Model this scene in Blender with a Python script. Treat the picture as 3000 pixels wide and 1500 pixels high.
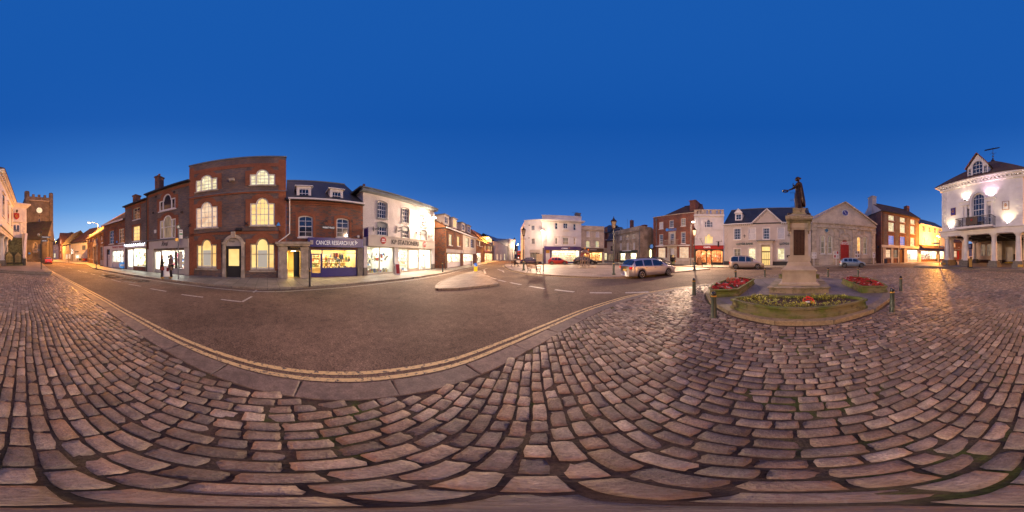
import bpy, bmesh, math, random
from math import sin, cos, tan, pi, atan2, radians, sqrt
from mathutils import Vector, Matrix, noise
from mathutils.geometry import tessellate_polygon
random.seed(11)
for o in list(bpy.data.objects): bpy.data.objects.remove(o)
sc = bpy.context.scene
COL = sc.collection
H = 1.7
# ---------------- camera
cd = bpy.data.cameras.new('camera'); cam = bpy.data.objects.new('camera', cd); COL.objects.link(cam)
cam.location = (0, 0, H); cam.rotation_euler = (pi/2, 0, 0)
cd.type = 'PANO'; cd.clip_start = .02; cd.clip_end = 2000
for t in (cd, getattr(cd, 'cycles', None)):
    try: t.panorama_type = 'EQUIRECTANGULAR'
    except Exception: pass
sc.camera = cam
sc.render.engine = 'CYCLES'
sc.cycles.use_denoising = True
sc.cycles.max_bounces = 6; sc.cycles.diffuse_bounces = 3; sc.cycles.glossy_bounces = 3
sc.cycles.transparent_max_bounces = 12
sc.cycles.sample_clamp_indirect = 6
sc.view_settings.view_transform = 'Standard'; sc.view_settings.look = 'None'
sc.view_settings.exposure = 0.0; sc.view_settings.gamma = 1
# ---------------- dusk sky
w = bpy.data.worlds.new('World'); sc.world = w; w.use_nodes = True
nt = w.node_tree; nt.nodes.clear(); N = nt.nodes.new; LK = nt.links.new
def ramp(nt, pts, interp='EASE'):
    r = nt.nodes.new('ShaderNodeValToRGB'); r.color_ramp.interpolation = interp
    e = r.color_ramp.elements
    while len(e) < len(pts): e.new(.5)
    for i, (p, c) in enumerate(pts):
        e[i].position = p; e[i].color = (*c, 1) if len(c) == 3 else c
    return r
def mth(nt, op, a, b=None, clamp=False):
    m = nt.nodes.new('ShaderNodeMath'); m.operation = op; m.use_clamp = clamp
    for i, v in enumerate((a, b)):
        if v is None: continue
        if isinstance(v, (int, float)): m.inputs[i].default_value = v
        else: nt.links.new(v, m.inputs[i])
    return m.outputs[0]
tc = N('ShaderNodeTexCoord'); sx = N('ShaderNodeSeparateXYZ')
nm = N('ShaderNodeVectorMath'); nm.operation = 'NORMALIZE'; LK(tc.outputs['Generated'], nm.inputs[0]); LK(nm.outputs[0], sx.inputs[0])
GA = radians(-128)      # where the sun has set
base = ramp(nt, [(0, (.125,.28,.66)), (.15, (.06,.19,.565)), (.4, (.017,.112,.44)), (.72, (.0075,.088,.395)), (1, (.0095,.099,.42))], 'LINEAR')
glow = ramp(nt, [(0, (.56,.58,.36)), (.12, (.31,.41,.36)), (.28, (.11,.23,.30)), (.5, (.03,.09,.17)), (.75, (.008,.025,.06)), (1, (0, 0, 0))], 'LINEAR')
LK(sx.outputs[2], base.inputs[0]); LK(sx.outputs[2], glow.inputs[0])
dx = mth(nt, 'MULTIPLY', sx.outputs[0], sin(GA)); dy = mth(nt, 'MULTIPLY', sx.outputs[1], cos(GA))
dot = mth(nt, 'ADD', dx, dy); hf = mth(nt, 'MULTIPLY_ADD', dot, .5); nt.nodes[-1].inputs[2].default_value = .5
hf = mth(nt, 'POWER', hf, 3.0)
mx = N('ShaderNodeMix'); mx.data_type = 'RGBA'; mx.blend_type = 'ADD'; mx.inputs[0].default_value = 1
sc_ = N('ShaderNodeVectorMath'); sc_.operation = 'SCALE'; LK(glow.outputs[0], sc_.inputs[0]); LK(hf, sc_.inputs[3])
LK(base.outputs[0], mx.inputs[6]); LK(sc_.outputs[0], mx.inputs[7])
bg = N('ShaderNodeBackground'); LK(mx.outputs[2], bg.inputs[0]); bg.inputs[1].default_value = 1.0
ow = N('ShaderNodeOutputWorld'); LK(bg.outputs[0], ow.inputs[0])
# added warm fill for the ground: one wide, weak sun lamp, sunset side
sd = bpy.data.lights.new('warm_fill', 'SUN'); sd.energy = .76; sd.angle = radians(55); sd.color = (1, .53, .24)
so = bpy.data.objects.new('warm_fill', sd); COL.objects.link(so)
so.rotation_euler = Vector((-sin(GA)*.6, -cos(GA)*.6, -1)).to_track_quat('-Z', 'Y').to_euler()
# ---------------- measuring the photograph: bearing / elevation of a point, and places on the ground
PX = math.tau/3000
def az(px): return (px-1500)*PX
def el(py): return (750-py)*PX
def P(px, d, z=0): return Vector((d*sin(az(px)), d*cos(az(px)), z))
def G(px, py, z=0): return P(px, (H-z)/tan(-el(py)), z)
def ZT(py, d): return H+d*tan(el(py))
# ---------------- objects
def thing(name, label, cat, loc=(0, 0, 0), rotz=0, group=None):
    o = bpy.data.objects.new(name, None); COL.objects.link(o)
    o.empty_display_size = .1; o.location = loc; o.rotation_euler = (0, 0, rotz)
    return tag(o, label, cat, group)
def tag(o, label=None, cat=None, group=None, kind=None):
    for k, v in (('label', label), ('category', cat), ('group', group), ('kind', kind)):
        if v: o[k] = v
    return o
def copy_tree(o, parent=None):
    c = o.copy(); COL.objects.link(c)
    if parent: c.parent = parent
    for ch in [x for x in o.children]: copy_tree(ch, c)
    return c
class MB:
    """collects shapes and links them as ONE mesh object"""
    def __init__(s): s.v = []; s.f = []; s.m = []; s.sm = []
    def add(s, vs, fs, mi=0, sm=False):
        n = len(s.v); s.v += [tuple(v) for v in vs]
        for f in fs: s.f.append([i+n for i in f]); s.m.append(mi); s.sm.append(sm)
        return s
    def box(s, x0, x1, y0, y1, z0, z1, mi=0):
        return s.add([(x0,y0,z0),(x1,y0,z0),(x1,y1,z0),(x0,y1,z0),(x0,y0,z1),(x1,y0,z1),(x1,y1,z1),(x0,y1,z1)],
            [(0,3,2,1),(4,5,6,7),(0,1,5,4),(1,2,6,5),(2,3,7,6),(3,0,4,7)], mi)
    def beam(s, a, b, wd, th=None, mi=0):
        a = Vector(a); b = Vector(b); th = th or wd; d = (b-a).normalized()
        u = d.cross(Vector((0, 0, 1)));
        if u.length < .01: u = Vector((1, 0, 0))
        u.normalize(); v = u.cross(d); u = u*wd/2; v = v*th/2
        return s.add([a-u-v, a+u-v, a+u+v, a-u+v, b-u-v, b+u-v, b+u+v, b-u+v],
            [(0,3,2,1),(4,5,6,7),(0,1,5,4),(1,2,6,5),(2,3,7,6),(3,0,4,7)], mi)
    def tube(s, pts, rs, n=8, mi=0, sm=True, cap=True):
        pts = [Vector(p) for p in pts]
        if not isinstance(rs, (list, tuple)): rs = [rs]*len(pts)
        vs = []; up = None
        for i, p in enumerate(pts):
            d = (pts[min(i+1, len(pts)-1)]-pts[max(i-1, 0)]).normalized()
            if up is None: up = Vector((0, 0, 1)) if abs(d.z) < .9 else Vector((1, 0, 0))
            u = d.cross(up).normalized(); v = u.cross(d).normalized(); up = v
            for k in range(n):
                a = math.tau*k/n; vs.append(p+(u*cos(a)+v*sin(a))*rs[i])
        fs = [(i*n+k, i*n+(k+1) % n, (i+1)*n+(k+1) % n, (i+1)*n+k) for i in range(len(pts)-1) for k in range(n)]
        s.add(vs, fs, mi, sm)
        if cap: s.add(vs[:n], [list(range(n))[::-1]], mi); s.add(vs[-n:], [list(range(n))], mi)
        return s
    def lathe(s, prof, c=(0, 0), n=16, mi=0, sm=True, sx=1, sy=1):
        vs = []; n_ = n
        for r, z in prof:
            for k in range(n_):
                a = math.tau*k/n_; vs.append((c[0]+r*cos(a)*sx, c[1]+r*sin(a)*sy, z))
        fs = [(i*n_+k, i*n_+(k+1) % n_, (i+1)*n_+(k+1) % n_, (i+1)*n_+k) for i in range(len(prof)-1) for k in range(n_)]
        s.add(vs, fs, mi, sm)
        s.add(vs[-n_:], [list(range(n_))], mi); return s.add(vs[:n_], [list(range(n_))[::-1]], mi)
    def sphere(s, c, r, n=12, mi=0, sc3=(1, 1, 1)):
        vs = []; m = n//2
        for i in range(m+1):
            t = pi*i/m
            for k in range(n):
                a = math.tau*k/n
                vs.append((c[0]+r*sc3[0]*sin(t)*cos(a), c[1]+r*sc3[1]*sin(t)*sin(a), c[2]+r*sc3[2]*cos(t)))
        fs = [(i*n+k, (i+1)*n+k, (i+1)*n+(k+1) % n, i*n+(k+1) % n) for i in range(m) for k in range(n)]
        return s.add(vs, fs, mi, True)
    def torus(s, c, R, r, n=20, m=8, mi=0, axis='z', sq=1):
        vs = []
        for i in range(n):
            a = math.tau*i/n
            for k in range(m):
                b = math.tau*k/m; x = (R+r*cos(b))*cos(a); y = (R+r*cos(b))*sin(a)*sq; z = r*sin(b)
                vs.append((c[0]+x, c[1]+y, c[2]+z) if axis == 'z' else (c[0]+x, c[1]+z, c[2]+y))
        return s.add(vs, [(i*m+k, i*m+(k+1) % m, ((i+1) % n)*m+(k+1) % m, ((i+1) % n)*m+k) for i in range(n) for k in range(m)], mi, True)
    def prism(s, poly, z0, z1, mi=0, side=None):
        """horizontal polygon (x,y) raised from z0 to z1"""
        n = len(poly); vs = [(p[0], p[1], z0) for p in poly]+[(p[0], p[1], z1) for p in poly]
        tr = tessellate_polygon([[Vector((p[0], p[1], 0)) for p in poly]])
        s.add(vs, [(a+n, b+n, c+n) for a, b, c in tr], mi)
        s.add(vs, [(c, b, a) for a, b, c in tr], mi)
        return s.add(vs, [(i, (i+1) % n, (i+1) % n+n, i+n) for i in range(n)], mi if side is None else side)
    def slab(s, poly, y0, y1, mi=0):
        """upright polygon (x,z) with thickness from y0 to y1"""
        n = len(poly); vs = [(p[0], y0, p[1]) for p in poly]+[(p[0], y1, p[1]) for p in poly]
        tr = tessellate_polygon([[Vector((p[0], p[1], 0)) for p in poly]])
        s.add(vs, [(a, b, c) for a, b, c in tr]+[(a+n, b+n, c+n) for a, b, c in tr], mi)
        return s.add(vs, [(i, (i+1) % n, (i+1) % n+n, i+n) for i in range(n)], mi)
    def ring(s, out, inn, y0, y1, mi=0):
        n = len(out); vs = [(p[0], y0, p[1]) for p in out]+[(p[0], y0, p[1]) for p in inn]+[(p[0], y1, p[1]) for p in out]+[(p[0], y1, p[1]) for p in inn]
        fs = []
        for i in range(n):
            j = (i+1) % n
            fs += [(i, j, j+n, i+n), (i, j, j+2*n, i+2*n), (i+n, j+n, j+3*n, i+3*n)]
        return s.add(vs, fs, mi)
    def build(s, name, mats, parent=None, fix=True):
        me = bpy.data.meshes.new(name); me.from_pydata(s.v, [], s.f)
        if not isinstance(mats, (list, tuple)): mats = [mats]
        for m in mats: me.materials.append(m)
        for p, mi, sm in zip(me.polygons, s.m, s.sm): p.material_index = mi; p.use_smooth = sm
        if fix:
            bm = bmesh.new(); bm.from_mesh(me); bmesh.ops.recalc_face_normals(bm, faces=bm.faces); bm.to_mesh(me); bm.free()
        me.update(); o = bpy.data.objects.new(name, me); COL.objects.link(o)
        if parent: o.parent = parent
        return o
# ---------------- materials
def nodes(name):
    m = bpy.data.materials.new(name); m.use_nodes = True; return m, m.node_tree, m.node_tree.nodes['Principled BSDF']
def noise_t(nt, scale, detail=4, co=None, rough=.6):
    n = nt.nodes.new('ShaderNodeTexNoise'); n.inputs['Scale'].default_value = scale; n.inputs['Detail'].default_value = detail
    n.inputs['Roughness'].default_value = rough
    if co is None: co = nt.nodes.new('ShaderNodeTexCoord').outputs['Object']
    nt.links.new(co, n.inputs['Vector']); return n.outputs['Fac']
def mixc(nt, f, a, b, blend='MIX'):
    m = nt.nodes.new('ShaderNodeMix'); m.data_type = 'RGBA'; m.blend_type = blend
    for i, v in ((0, f), (6, a), (7, b)):
        if isinstance(v, (int, float)): m.inputs[i].default_value = v
        elif isinstance(v, tuple): m.inputs[i].default_value = (*v, 1)
        else: nt.links.new(v, m.inputs[i])
    return m.outputs[2]
def bump(nt, bs, h, strength=.4, dist=.02):
    b = nt.nodes.new('ShaderNodeBump'); b.inputs['Strength'].default_value = strength; b.inputs['Distance'].default_value = dist
    nt.links.new(h, b.inputs['Height']); nt.links.new(b.outputs[0], bs.inputs['Normal'])
def mat(name, col, rough=.7, metal=0., var=.25, scale=3., bmp=0., emit=None, es=0., spec=None, coat=0.):
    m, nt, bs = nodes(name)
    bs.inputs['Roughness'].default_value = rough; bs.inputs['Metallic'].default_value = metal
    if spec is not None: bs.inputs['Specular IOR Level'].default_value = spec
    if coat: bs.inputs['Coat Weight'].default_value = coat; bs.inputs['Coat Roughness'].default_value = .08
    if var:
        f = noise_t(nt, scale, 5); r = ramp(nt, [(.3, (0, 0, 0)), (.7, (1, 1, 1))]); nt.links.new(f, r.inputs[0])
        c = mixc(nt, r.outputs[0], tuple(x*(1-var) for x in col), tuple(min(1, x*(1+var*.6)) for x in col))
        nt.links.new(c, bs.inputs['Base Color'])
        if bmp: bump(nt, bs, noise_t(nt, scale*6, 5), bmp, .01)
    else: bs.inputs['Base Color'].default_value = (*col, 1)
    if emit: bs.inputs['Emission Color'].default_value = (*emit, 1); bs.inputs['Emission Strength'].default_value = es; m.cycles.emission_sampling = 'NONE'
    return m
def planar(nt, mode='wall', rot=0, scale=1):
    t = nt.nodes.new('ShaderNodeTexCoord'); s = nt.nodes.new('ShaderNodeSeparateXYZ'); nt.links.new(t.outputs['Object'], s.inputs[0])
    c = nt.nodes.new('ShaderNodeCombineXYZ')
    if mode == 'wall':
        nt.links.new(mth(nt, 'ADD', s.outputs[0], s.outputs[1]), c.inputs[0]); nt.links.new(s.outputs[2], c.inputs[1])
    else:
        nt.links.new(s.outputs[0], c.inputs[0]); nt.links.new(s.outputs[1], c.inputs[1])
    mp = nt.nodes.new('ShaderNodeMapping'); nt.links.new(c.outputs[0], mp.inputs[0]); mp.inputs['Rotation'].default_value = (0, 0, rot)
    mp.inputs['Scale'].default_value = (scale, scale, scale)
    return mp.outputs[0]
def blocks(name, c1, c2, mortar, bw=.225, bh=.075, ms=.01, rough=.85, stain=.35, mode='wall', rot=0, c3=None, f3=.5, bstr=.5, off=.5, sscale=.6, moss=None):
    """courses of brick, stone, tiles or paving"""
    m, nt, bs = nodes(name); co = planar(nt, mode, rot)
    b = nt.nodes.new('ShaderNodeTexBrick'); nt.links.new(co, b.inputs['Vector'])
    b.inputs['Scale'].default_value = 1; b.inputs['Brick Width'].default_value = bw; b.inputs['Row Height'].default_value = bh
    b.inputs['Mortar Size'].default_value = ms; b.inputs['Mortar Smooth'].default_value = .1; b.offset = off
    b.inputs['Color1'].default_value = (*c1, 1); b.inputs['Color2'].default_value = (*c2, 1); b.inputs['Mortar'].default_value = (*mortar, 1)
    c = b.outputs['Color']
    if c3:
        v = nt.nodes.new('ShaderNodeTexWhiteNoise'); v.noise_dimensions = '2D'
        sn = nt.nodes.new('ShaderNodeVectorMath'); sn.operation = 'SNAP'; sn.inputs[1].default_value = (bw*1.0, bh, 1)
        nt.links.new(co, sn.inputs[0]); nt.links.new(sn.outputs[0], v.inputs['Vector'])
        g = mth(nt, 'LESS_THAN', v.outputs['Value'], f3)
        inv = mth(nt, 'SUBTRACT', 1, b.outputs['Fac']); c = mixc(nt, mth(nt, 'MULTIPLY', g, inv), c, c3)
    f = noise_t(nt, sscale, 7); r = ramp(nt, [(.32, (1-stain,)*3), (.68, (1+stain*.25,)*3)]); nt.links.new(f, r.inputs[0])
    c = mixc(nt, 1., c, r.outputs[0], 'MULTIPLY')
    f2 = noise_t(nt, 14, 3); r2 = ramp(nt, [(.3, (.82,)*3), (.7, (1.1,)*3)]); nt.links.new(f2, r2.inputs[0])
    c = mixc(nt, 1., c, r2.outputs[0], 'MULTIPLY')
    if moss:
        f3_ = noise_t(nt, 1.6, 8); r3 = ramp(nt, [(.5, (0, 0, 0)), (.66, (1, 1, 1))]); nt.links.new(f3_, r3.inputs[0])
        c = mixc(nt, r3.outputs[0], c, moss)
    nt.links.new(c, bs.inputs['Base Color']); bs.inputs['Roughness'].default_value = rough
    h = mth(nt, 'MULTIPLY_ADD', b.outputs['Fac'], -1.); nt.links.new(f2, nt.nodes[-1].inputs[2])
    bump(nt, bs, h, bstr, .012); return m
def emi(name, col, s, var=0, scale=1.5, col2=None, stretch=(1, 1, 1)):
    m, nt, bs = nodes(name); bs.inputs['Base Color'].default_value = (.05, .05, .05, 1); bs.inputs['Roughness'].default_value = .15
    bs.inputs['Emission Strength'].default_value = s
    if var:
        t = nt.nodes.new('ShaderNodeTexCoord'); mp = nt.nodes.new('ShaderNodeMapping'); mp.inputs['Scale'].default_value = stretch
        nt.links.new(t.outputs['Object'], mp.inputs[0])
        f = noise_t(nt, scale, 3, mp.outputs[0]); r = ramp(nt, [(.35, (0, 0, 0)), (.62, (1, 1, 1))]); nt.links.new(f, r.inputs[0])
        nt.links.new(mixc(nt, r.outputs[0], col2 or tuple(c*(1-var) for c in col), col), bs.inputs['Emission Color'])
    else: bs.inputs['Emission Color'].default_value = (*col, 1)
    try: m.cycles.emission_sampling = 'NONE'
    except Exception: pass
    return m
def clear_glass(name, tint=(1, 1, 1)):
    m = bpy.data.materials.new(name); m.use_nodes = True; nt = m.node_tree; nt.nodes.clear()
    t = nt.nodes.new('ShaderNodeBsdfTransparent'); t.inputs[0].default_value = (*tint, 1)
    g = nt.nodes.new('ShaderNodeBsdfGlossy'); g.inputs['Roughness'].default_value = .02
    lw = nt.nodes.new('ShaderNodeLayerWeight'); lw.inputs[0].default_value = .5; fa = mth(nt, 'MULTIPLY_ADD', mth(nt, 'POWER', lw.outputs['Facing'], 4.), .5); nt.nodes[-1].inputs[2].default_value = .04
    mx = nt.nodes.new('ShaderNodeMixShader'); nt.links.new(fa, mx.inputs[0]); nt.links.new(t.outputs[0], mx.inputs[1]); nt.links.new(g.outputs[0], mx.inputs[2])
    o = nt.nodes.new('ShaderNodeOutputMaterial'); nt.links.new(mx.outputs[0], o.inputs[0]); return m
K = {}
K['white'] = mat('white_paint', (.69,.68,.68), .5, var=.12, scale=.7, bmp=.05)
K['cream'] = mat('cream_render', (.62,.56,.46), .75, var=.14, scale=.6, bmp=.1)
K['whitewash'] = blocks('whitewashed_brick', (.52,.50,.52), (.56,.54,.56), (.45,.43,.45), stain=.14, bstr=.6)
K['greige'] = mat('pale_grey_render', (.52,.47,.43), .8, var=.12, scale=.5, bmp=.1)
K['trim'] = mat('white_joinery', (.76,.74,.72), .45, var=.06)
K['trimgrey'] = mat('grey_joinery', (.14,.17,.19), .5, var=.1)
K['flint'] = blocks('vitrified_brick', (.20,.135,.12), (.26,.155,.11), (.22,.18,.15), c3=(.13,.105,.115), f3=.45, stain=.35, bstr=.8)
K['flint2'] = blocks('mottled_grey_brick', (.20,.15,.13), (.26,.17,.12), (.24,.2,.17), c3=(.13,.115,.12), f3=.45, stain=.35, bstr=.8)
K['red'] = blocks('red_rubbed_brick', (.38,.115,.045), (.31,.085,.035), (.25,.15,.09), stain=.3, bstr=.6)
K['redwall'] = blocks('red_brick', (.33,.09,.045), (.26,.07,.04), (.25,.16,.12), c3=(.15,.08,.07), f3=.25, stain=.35, bstr=.6)
K['redmix'] = blocks('red_and_grey_brick', (.34,.10,.045), (.25,.09,.05), (.22,.15,.11), c3=(.12,.085,.085), f3=.38, stain=.4, bstr=.7)
K['orange'] = blocks('orange_brick', (.38,.17,.07), (.32,.13,.06), (.28,.18,.1), stain=.3)
K['ashlar'] = blocks('weathered_ashlar', (.66,.58,.46), (.60,.52,.42), (.42,.36,.28), bw=.7, bh=.3, ms=.01, stain=.26, bstr=.3)
K['ashlar2'] = blocks('brown_ashlar', (.52,.43,.32), (.46,.38,.28), (.3,.24,.18), bw=.7, bh=.3, ms=.01, stain=.5, bstr=.3)
K['stone'] = mat('carved_stone', (.50,.43,.33), .85, var=.35, scale=2.2, bmp=.25)
K['flintwall'] = blocks('flint_rubble', (.18,.145,.115), (.12,.10,.08), (.24,.20,.15), bw=.22, bh=.14, ms=.03, c3=(.20,.165,.12), f3=.25, stain=.4)
K['slate'] = blocks('slate_roof', (.035,.038,.05), (.05,.052,.065), (.018,.018,.022), bw=.3, bh=.16, ms=.012, stain=.4, rough=.55)
K['tile'] = blocks('clay_tile_roof', (.15,.055,.035), (.11,.045,.03), (.04,.02,.015), bw=.18, bh=.12, ms=.014, stain=.45, moss=(.07,.07,.035))
K['mosstile'] = blocks('mossy_tile_roof', (.09,.06,.03), (.07,.055,.03), (.03,.02,.012), bw=.2, bh=.13, ms=.014, stain=.4, moss=(.055,.07,.02))
K['lead'] = mat('lead', (.16,.17,.19), .5, var=.2)
K['iron'] = mat('black_iron', (.02,.02,.022), .45, var=.2)
K['green'] = mat('dark_green_paint', (.045,.07,.055), .4, var=.2)
K['wood'] = mat('brown_wood', (.20,.09,.04), .6, var=.4, scale=6)
K['glass'] = mat('window_glass', (.022,.03,.045), .06, var=0, spec=1.0, coat=1.)
K['blind'] = mat('drawn_white_blind', (.60,.60,.62), .35, var=.15, scale=5, coat=.6)
K['clear'] = clear_glass('clear_glass')
K['lityellow'] = emi('lit_room_yellow', (1, .72, .26), 1.15, .4, .6, (.95, .55, .17))
K['litwarm'] = emi('lit_room_warm', (1, .70, .44), 1.0, .4, 1.6, (.78, .46, .26))
K['litwhite'] = emi('lit_room_white', (1, .90, .55), 1.15, .4, 2.2, (.62, .5, .25))
K['litamber'] = emi('lit_room_amber', (1, .62, .2), 1.2, .5, 1.6, (.8, .35, .1))
K['litpink'] = emi('curtained_room', (.62, .42, .26), .45, .5, 1.5, (.16, .12, .1), (3, 3, .4))
K['litblue'] = emi('blue_blind_room', (.30, .38, .95), .8, .3, 1.0)
K['stained'] = emi('coloured_glass_room', (1, .6, .15), 1.0, .5, 9, (.25, .6, .5))
# ---------------- buildings: walls measured from the photograph, each in its own frame (x along the front, y into the house)
def shape(kind, u0, u1, z0, z1, o=0, zs=None, cw=.5, n=12):
    u0 -= o; u1 += o; z0 -= o; z1 += o
    if kind == 'rect': return [(u0, z0), (u1, z0), (u1, z1), (u0, z1)]
    if kind == 'seg':
        c = (u0+u1)/2; h = (u1-u0)/2; r = .18*h*2; zb = z1-r
        return [(u0, z0), (u1, z0)]+[(c+h*cos(pi*i/n), zb+r*sin(pi*i/n)) for i in range(n+1)]
    if kind == 'arch':
        c = (u0+u1)/2; h = (u1-u0)/2; rz = min(h, z1-z0-.01); zb = z1-rz
        return [(u0, z0), (u1, z0)]+[(c+h*cos(pi*i/n), zb+rz*sin(pi*i/n)) for i in range(n+1)]
    if kind == 'goth':
        c = (u0+u1)/2; h = (u1-u0)/2; zb = z1-2*h*.8
        return [(u0, z0), (u1, z0), (u1, zb), (c+h*.75, zb+(z1-zb)*.55), (c+h*.35, zb+(z1-zb)*.87), (c, z1), (c-h*.35, zb+(z1-zb)*.87), (c-h*.75, zb+(z1-zb)*.55), (u0, zb)]
    if kind == 'ven':
        c = (u0+u1)/2; h = (u1-u0)*cw/2 + (o*(1-cw)); zs = zs+o; rz = z1-zs
        return [(u0, z0), (u1, z0), (u1, zs)]+[(c+h*cos(pi*i/n), zs+rz*sin(pi*i/n)) for i in range(n+1)]+[(u0, zs)]
def span(poly, ax, val):
    r = []
    for i in range(len(poly)):
        a = poly[i]; b = poly[(i+1) % len(poly)]
        if (a[ax]-val)*(b[ax]-val) < 0: r.append(a[1-ax]+(b[1-ax]-a[1-ax])*(val-a[ax])/(b[ax]-a[ax]))
    return (min(r), max(r)) if r else None
def text_mesh(body, width=None, height=None, depth=.02, shear=0., bold=0., spacing=1):
    c = bpy.data.curves.new('lettering', 'FONT'); c.body = body; c.extrude = .04; c.shear = shear; c.offset = bold; c.space_character = spacing
    c.align_x = 'CENTER'; c.resolution_u = 3
    o = bpy.data.objects.new('t', c); me = bpy.data.meshes.new_from_object(o); bpy.data.objects.remove(o)
    xs = [v.co.x for v in me.vertices]; ys = [v.co.y for v in me.vertices]
    w0 = max(xs)-min(xs); h0 = max(ys)-min(ys); cx = (max(xs)+min(xs))/2; cy = (max(ys)+min(ys))/2
    sy = (height/h0) if height else (width/w0); sx_ = (width/w0) if width else sy
    return [((v.co.x-cx)*sx_, -v.co.z/.04*depth/2, (v.co.y-cy)*sy) for v in me.vertices], [list(p.vertices) for p in me.polygons]
LW = 22.
LCOL = {'lampwhite': (1, .88, .62), 'lampcool': (.95, 1, .86), 'lampwarm': (1, .68, .34), 'lampyellow': (1, .78, .36)}
class Bld:
    def __init__(s, name, label, cat, pa, da, pb, db, group=None, root=None):
        a = P(pa, da); b = P(pb, db); s.L = (b-a).length; s.rot = atan2(b.y-a.y, b.x-a.x); s.a = a
        s.root = root or thing(name, label, cat, (a.x, a.y, 0), s.rot, group)
        s.off = Matrix.Rotation(0, 4, 'Z')
        R = Matrix.Rotation(-s.rot, 3, 'Z'); s.R = R
        s.c = R @ (Vector((0, 0, H))-Vector((a.x, a.y, 0))); s.holes = []; s.pts = []
    def uv(s, px, py, dep=0.):
        d = s.R @ Vector((sin(az(px)), cos(az(px)), tan(el(py)))); t = (dep-s.c.y)/d.y
        return (s.c.x+t*d.x, H+t*d.z)
    def U(s, px, dep=0.): return s.uv(px, 750, dep)[0]
    def Zc(s, px, py, dep=0.): return s.uv(px, py, dep)[1]
    def rect(s, r, dep=0.):
        px0, px1, t, b = r; c = (px0+px1)/2
        return (s.U(px0, dep), s.U(px1, dep), s.Zc(c, b, dep), s.Zc(c, t, dep))
    def world(s, u, y, z):
        v = Matrix.Rotation(s.rot, 3, 'Z') @ Vector((u, y, 0)); return Vector((s.a.x+v.x, s.a.y+v.y, z))
    def win(s, r, kind='rect', cols=2, rows=4, pane='glass', frame='trim', fw=.07, sill='trim', sur=None, sw=.22, py_s=None, cw=.5, dep=.14, hole=True, head=None, name='window', bar=.028, meet=True, proud=0., uz=None):
        u0, u1, z0, z1 = uz or s.rect(r); zs = None
        if kind == 'ven': zs = s.Zc((r[0]+r[1])/2, py_s) if py_s and not uz else z0+(z1-z0)*.75
        S = lambda o: shape(kind, u0, u1, z0, z1, o, zs, cw)
        if hole: s.holes.append(S(0))
        f = MB(); f.ring(S(0), S(-fw), dep-.05-proud, dep+.02)
        inn = S(-fw*.5); th = bar
        if kind == 'ven':
            c = (u0+u1)/2; h = (u1-u0)*cw/2
            for x in (c-h, c+h): f.box(x-.05, x+.05, dep-.06, dep+.015, z0+.01, zs)
            for k in range(1, cols):
                x = c-h+2*h*k/cols; sp = span(inn, 0, x); f.box(x-th/2, x+th/2, dep-.025, dep+.005, sp[0], sp[1])
        else:
            for k in range(1, cols):
                x = u0+(u1-u0)*k/cols; sp = span(inn, 0, x+1e-4)
                if sp: f.box(x-th/2, x+th/2, dep-.025, dep+.005, sp[0], sp[1])
        for k in range(1, rows):
            z = z0+(z1-z0)*k/rows; sp = span(inn, 1, z+1e-4); t2 = th*(1.9 if meet and k == rows//2 else 1)
            if sp: f.box(sp[0], sp[1], dep-.03, dep+.003, z-t2/2, z+t2/2)
        w_ = f.build(name, K[frame], s.root)
        pp = S(-fw*.4); q = MB(); q.slab(pp, dep, dep+.03); q.build('pane', K[pane], w_)
        if sill:
            b = MB(); b.box(u0-.08, u1+.08, -.1, dep+.01, z0-.10, z0-.002); b.build('sill', K[sill], w_)
        if sur:
            b = MB(); oo = S(sw); ii = S(0)
            oo = [(x, max(z, z0)) for x, z in oo]; b.ring(oo, ii, -.035, .02); b.build('surround', K[sur], w_)
        if head:
            b = MB(); b.box(u0-.2, u1+.2, -.16, .02, z1+.12, z1+.24); b.box(u0-.12, u1+.12, -.09, .02, z1+.02, z1+.118); b.build('hood', K[head], w_)
        return w_
    def wall(s, ztop, mat_, D=8., zb=-.1, rev=.2, outer=None, x0=0, x1=None, name='wall', extra=None):
        x1 = s.L if x1 is None else x1
        out = outer or [(x0, zb), (x1, zb), (x1, ztop), (x0, ztop)]
        polys = [out]+[h for h in s.holes]
        tr = tessellate_polygon([[Vector((p[0], p[1], 0)) for p in q] for q in polys])
        flat = [p for q in polys for p in q]
        b = MB(); b.add([(p[0], 0, p[1]) for p in flat], [tuple(t) for t in tr])
        n = len(out)
        b.add([(p[0], 0, p[1]) for p in out]+[(p[0], D, p[1]) for p in out], [(i, (i+1) % n, (i+1) % n+n, i+n) for i in range(n) if i != 0 or zb > 0]+[[i+n for i in range(n)]])
        for h in s.holes:
            m = len(h); b.add([(p[0], 0, p[1]) for p in h]+[(p[0], rev, p[1]) for p in h], [(i, (i+1) % m, (i+1) % m+m, i+m) for i in range(m)])
        s.holes = []
        return b.build(name, K[mat_] if isinstance(mat_, str) else mat_, s.root, fix=False)
    def roof(s, ze, zr, D=8., mat_='slate', over=.35, hl=0, hr=0, gm='redwall', x0=0, x1=None, ry=.5, y0=0, name='roof', eav=.0, side=.12):
        x1 = s.L if x1 is None else x1; o = side; sl = (zr-ze)/(D*ry)
        A = (x0-o*(hl == 0)-over*(hl > 0), y0-over, ze-over*sl*eav); B_ = (x1+o*(hr == 0)+over*(hr > 0), y0-over, ze-over*sl*eav)
        C = (B_[0], y0+D+over, A[2]); Dd = (A[0], y0+D+over, A[2])
        R0 = ((x0+hl) if hl else A[0], y0+D*ry, zr); R1 = ((x1-hr) if hr else B_[0], y0+D*ry, zr)
        b = MB(); vs = [A, B_, C, Dd, R0, R1]
        vs += [(v[0], v[1], v[2]-.14) for v in (A, B_, C, Dd)]
        b.add(vs, [(0, 1, 5, 4), (2, 3, 4, 5)], 0)
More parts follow.
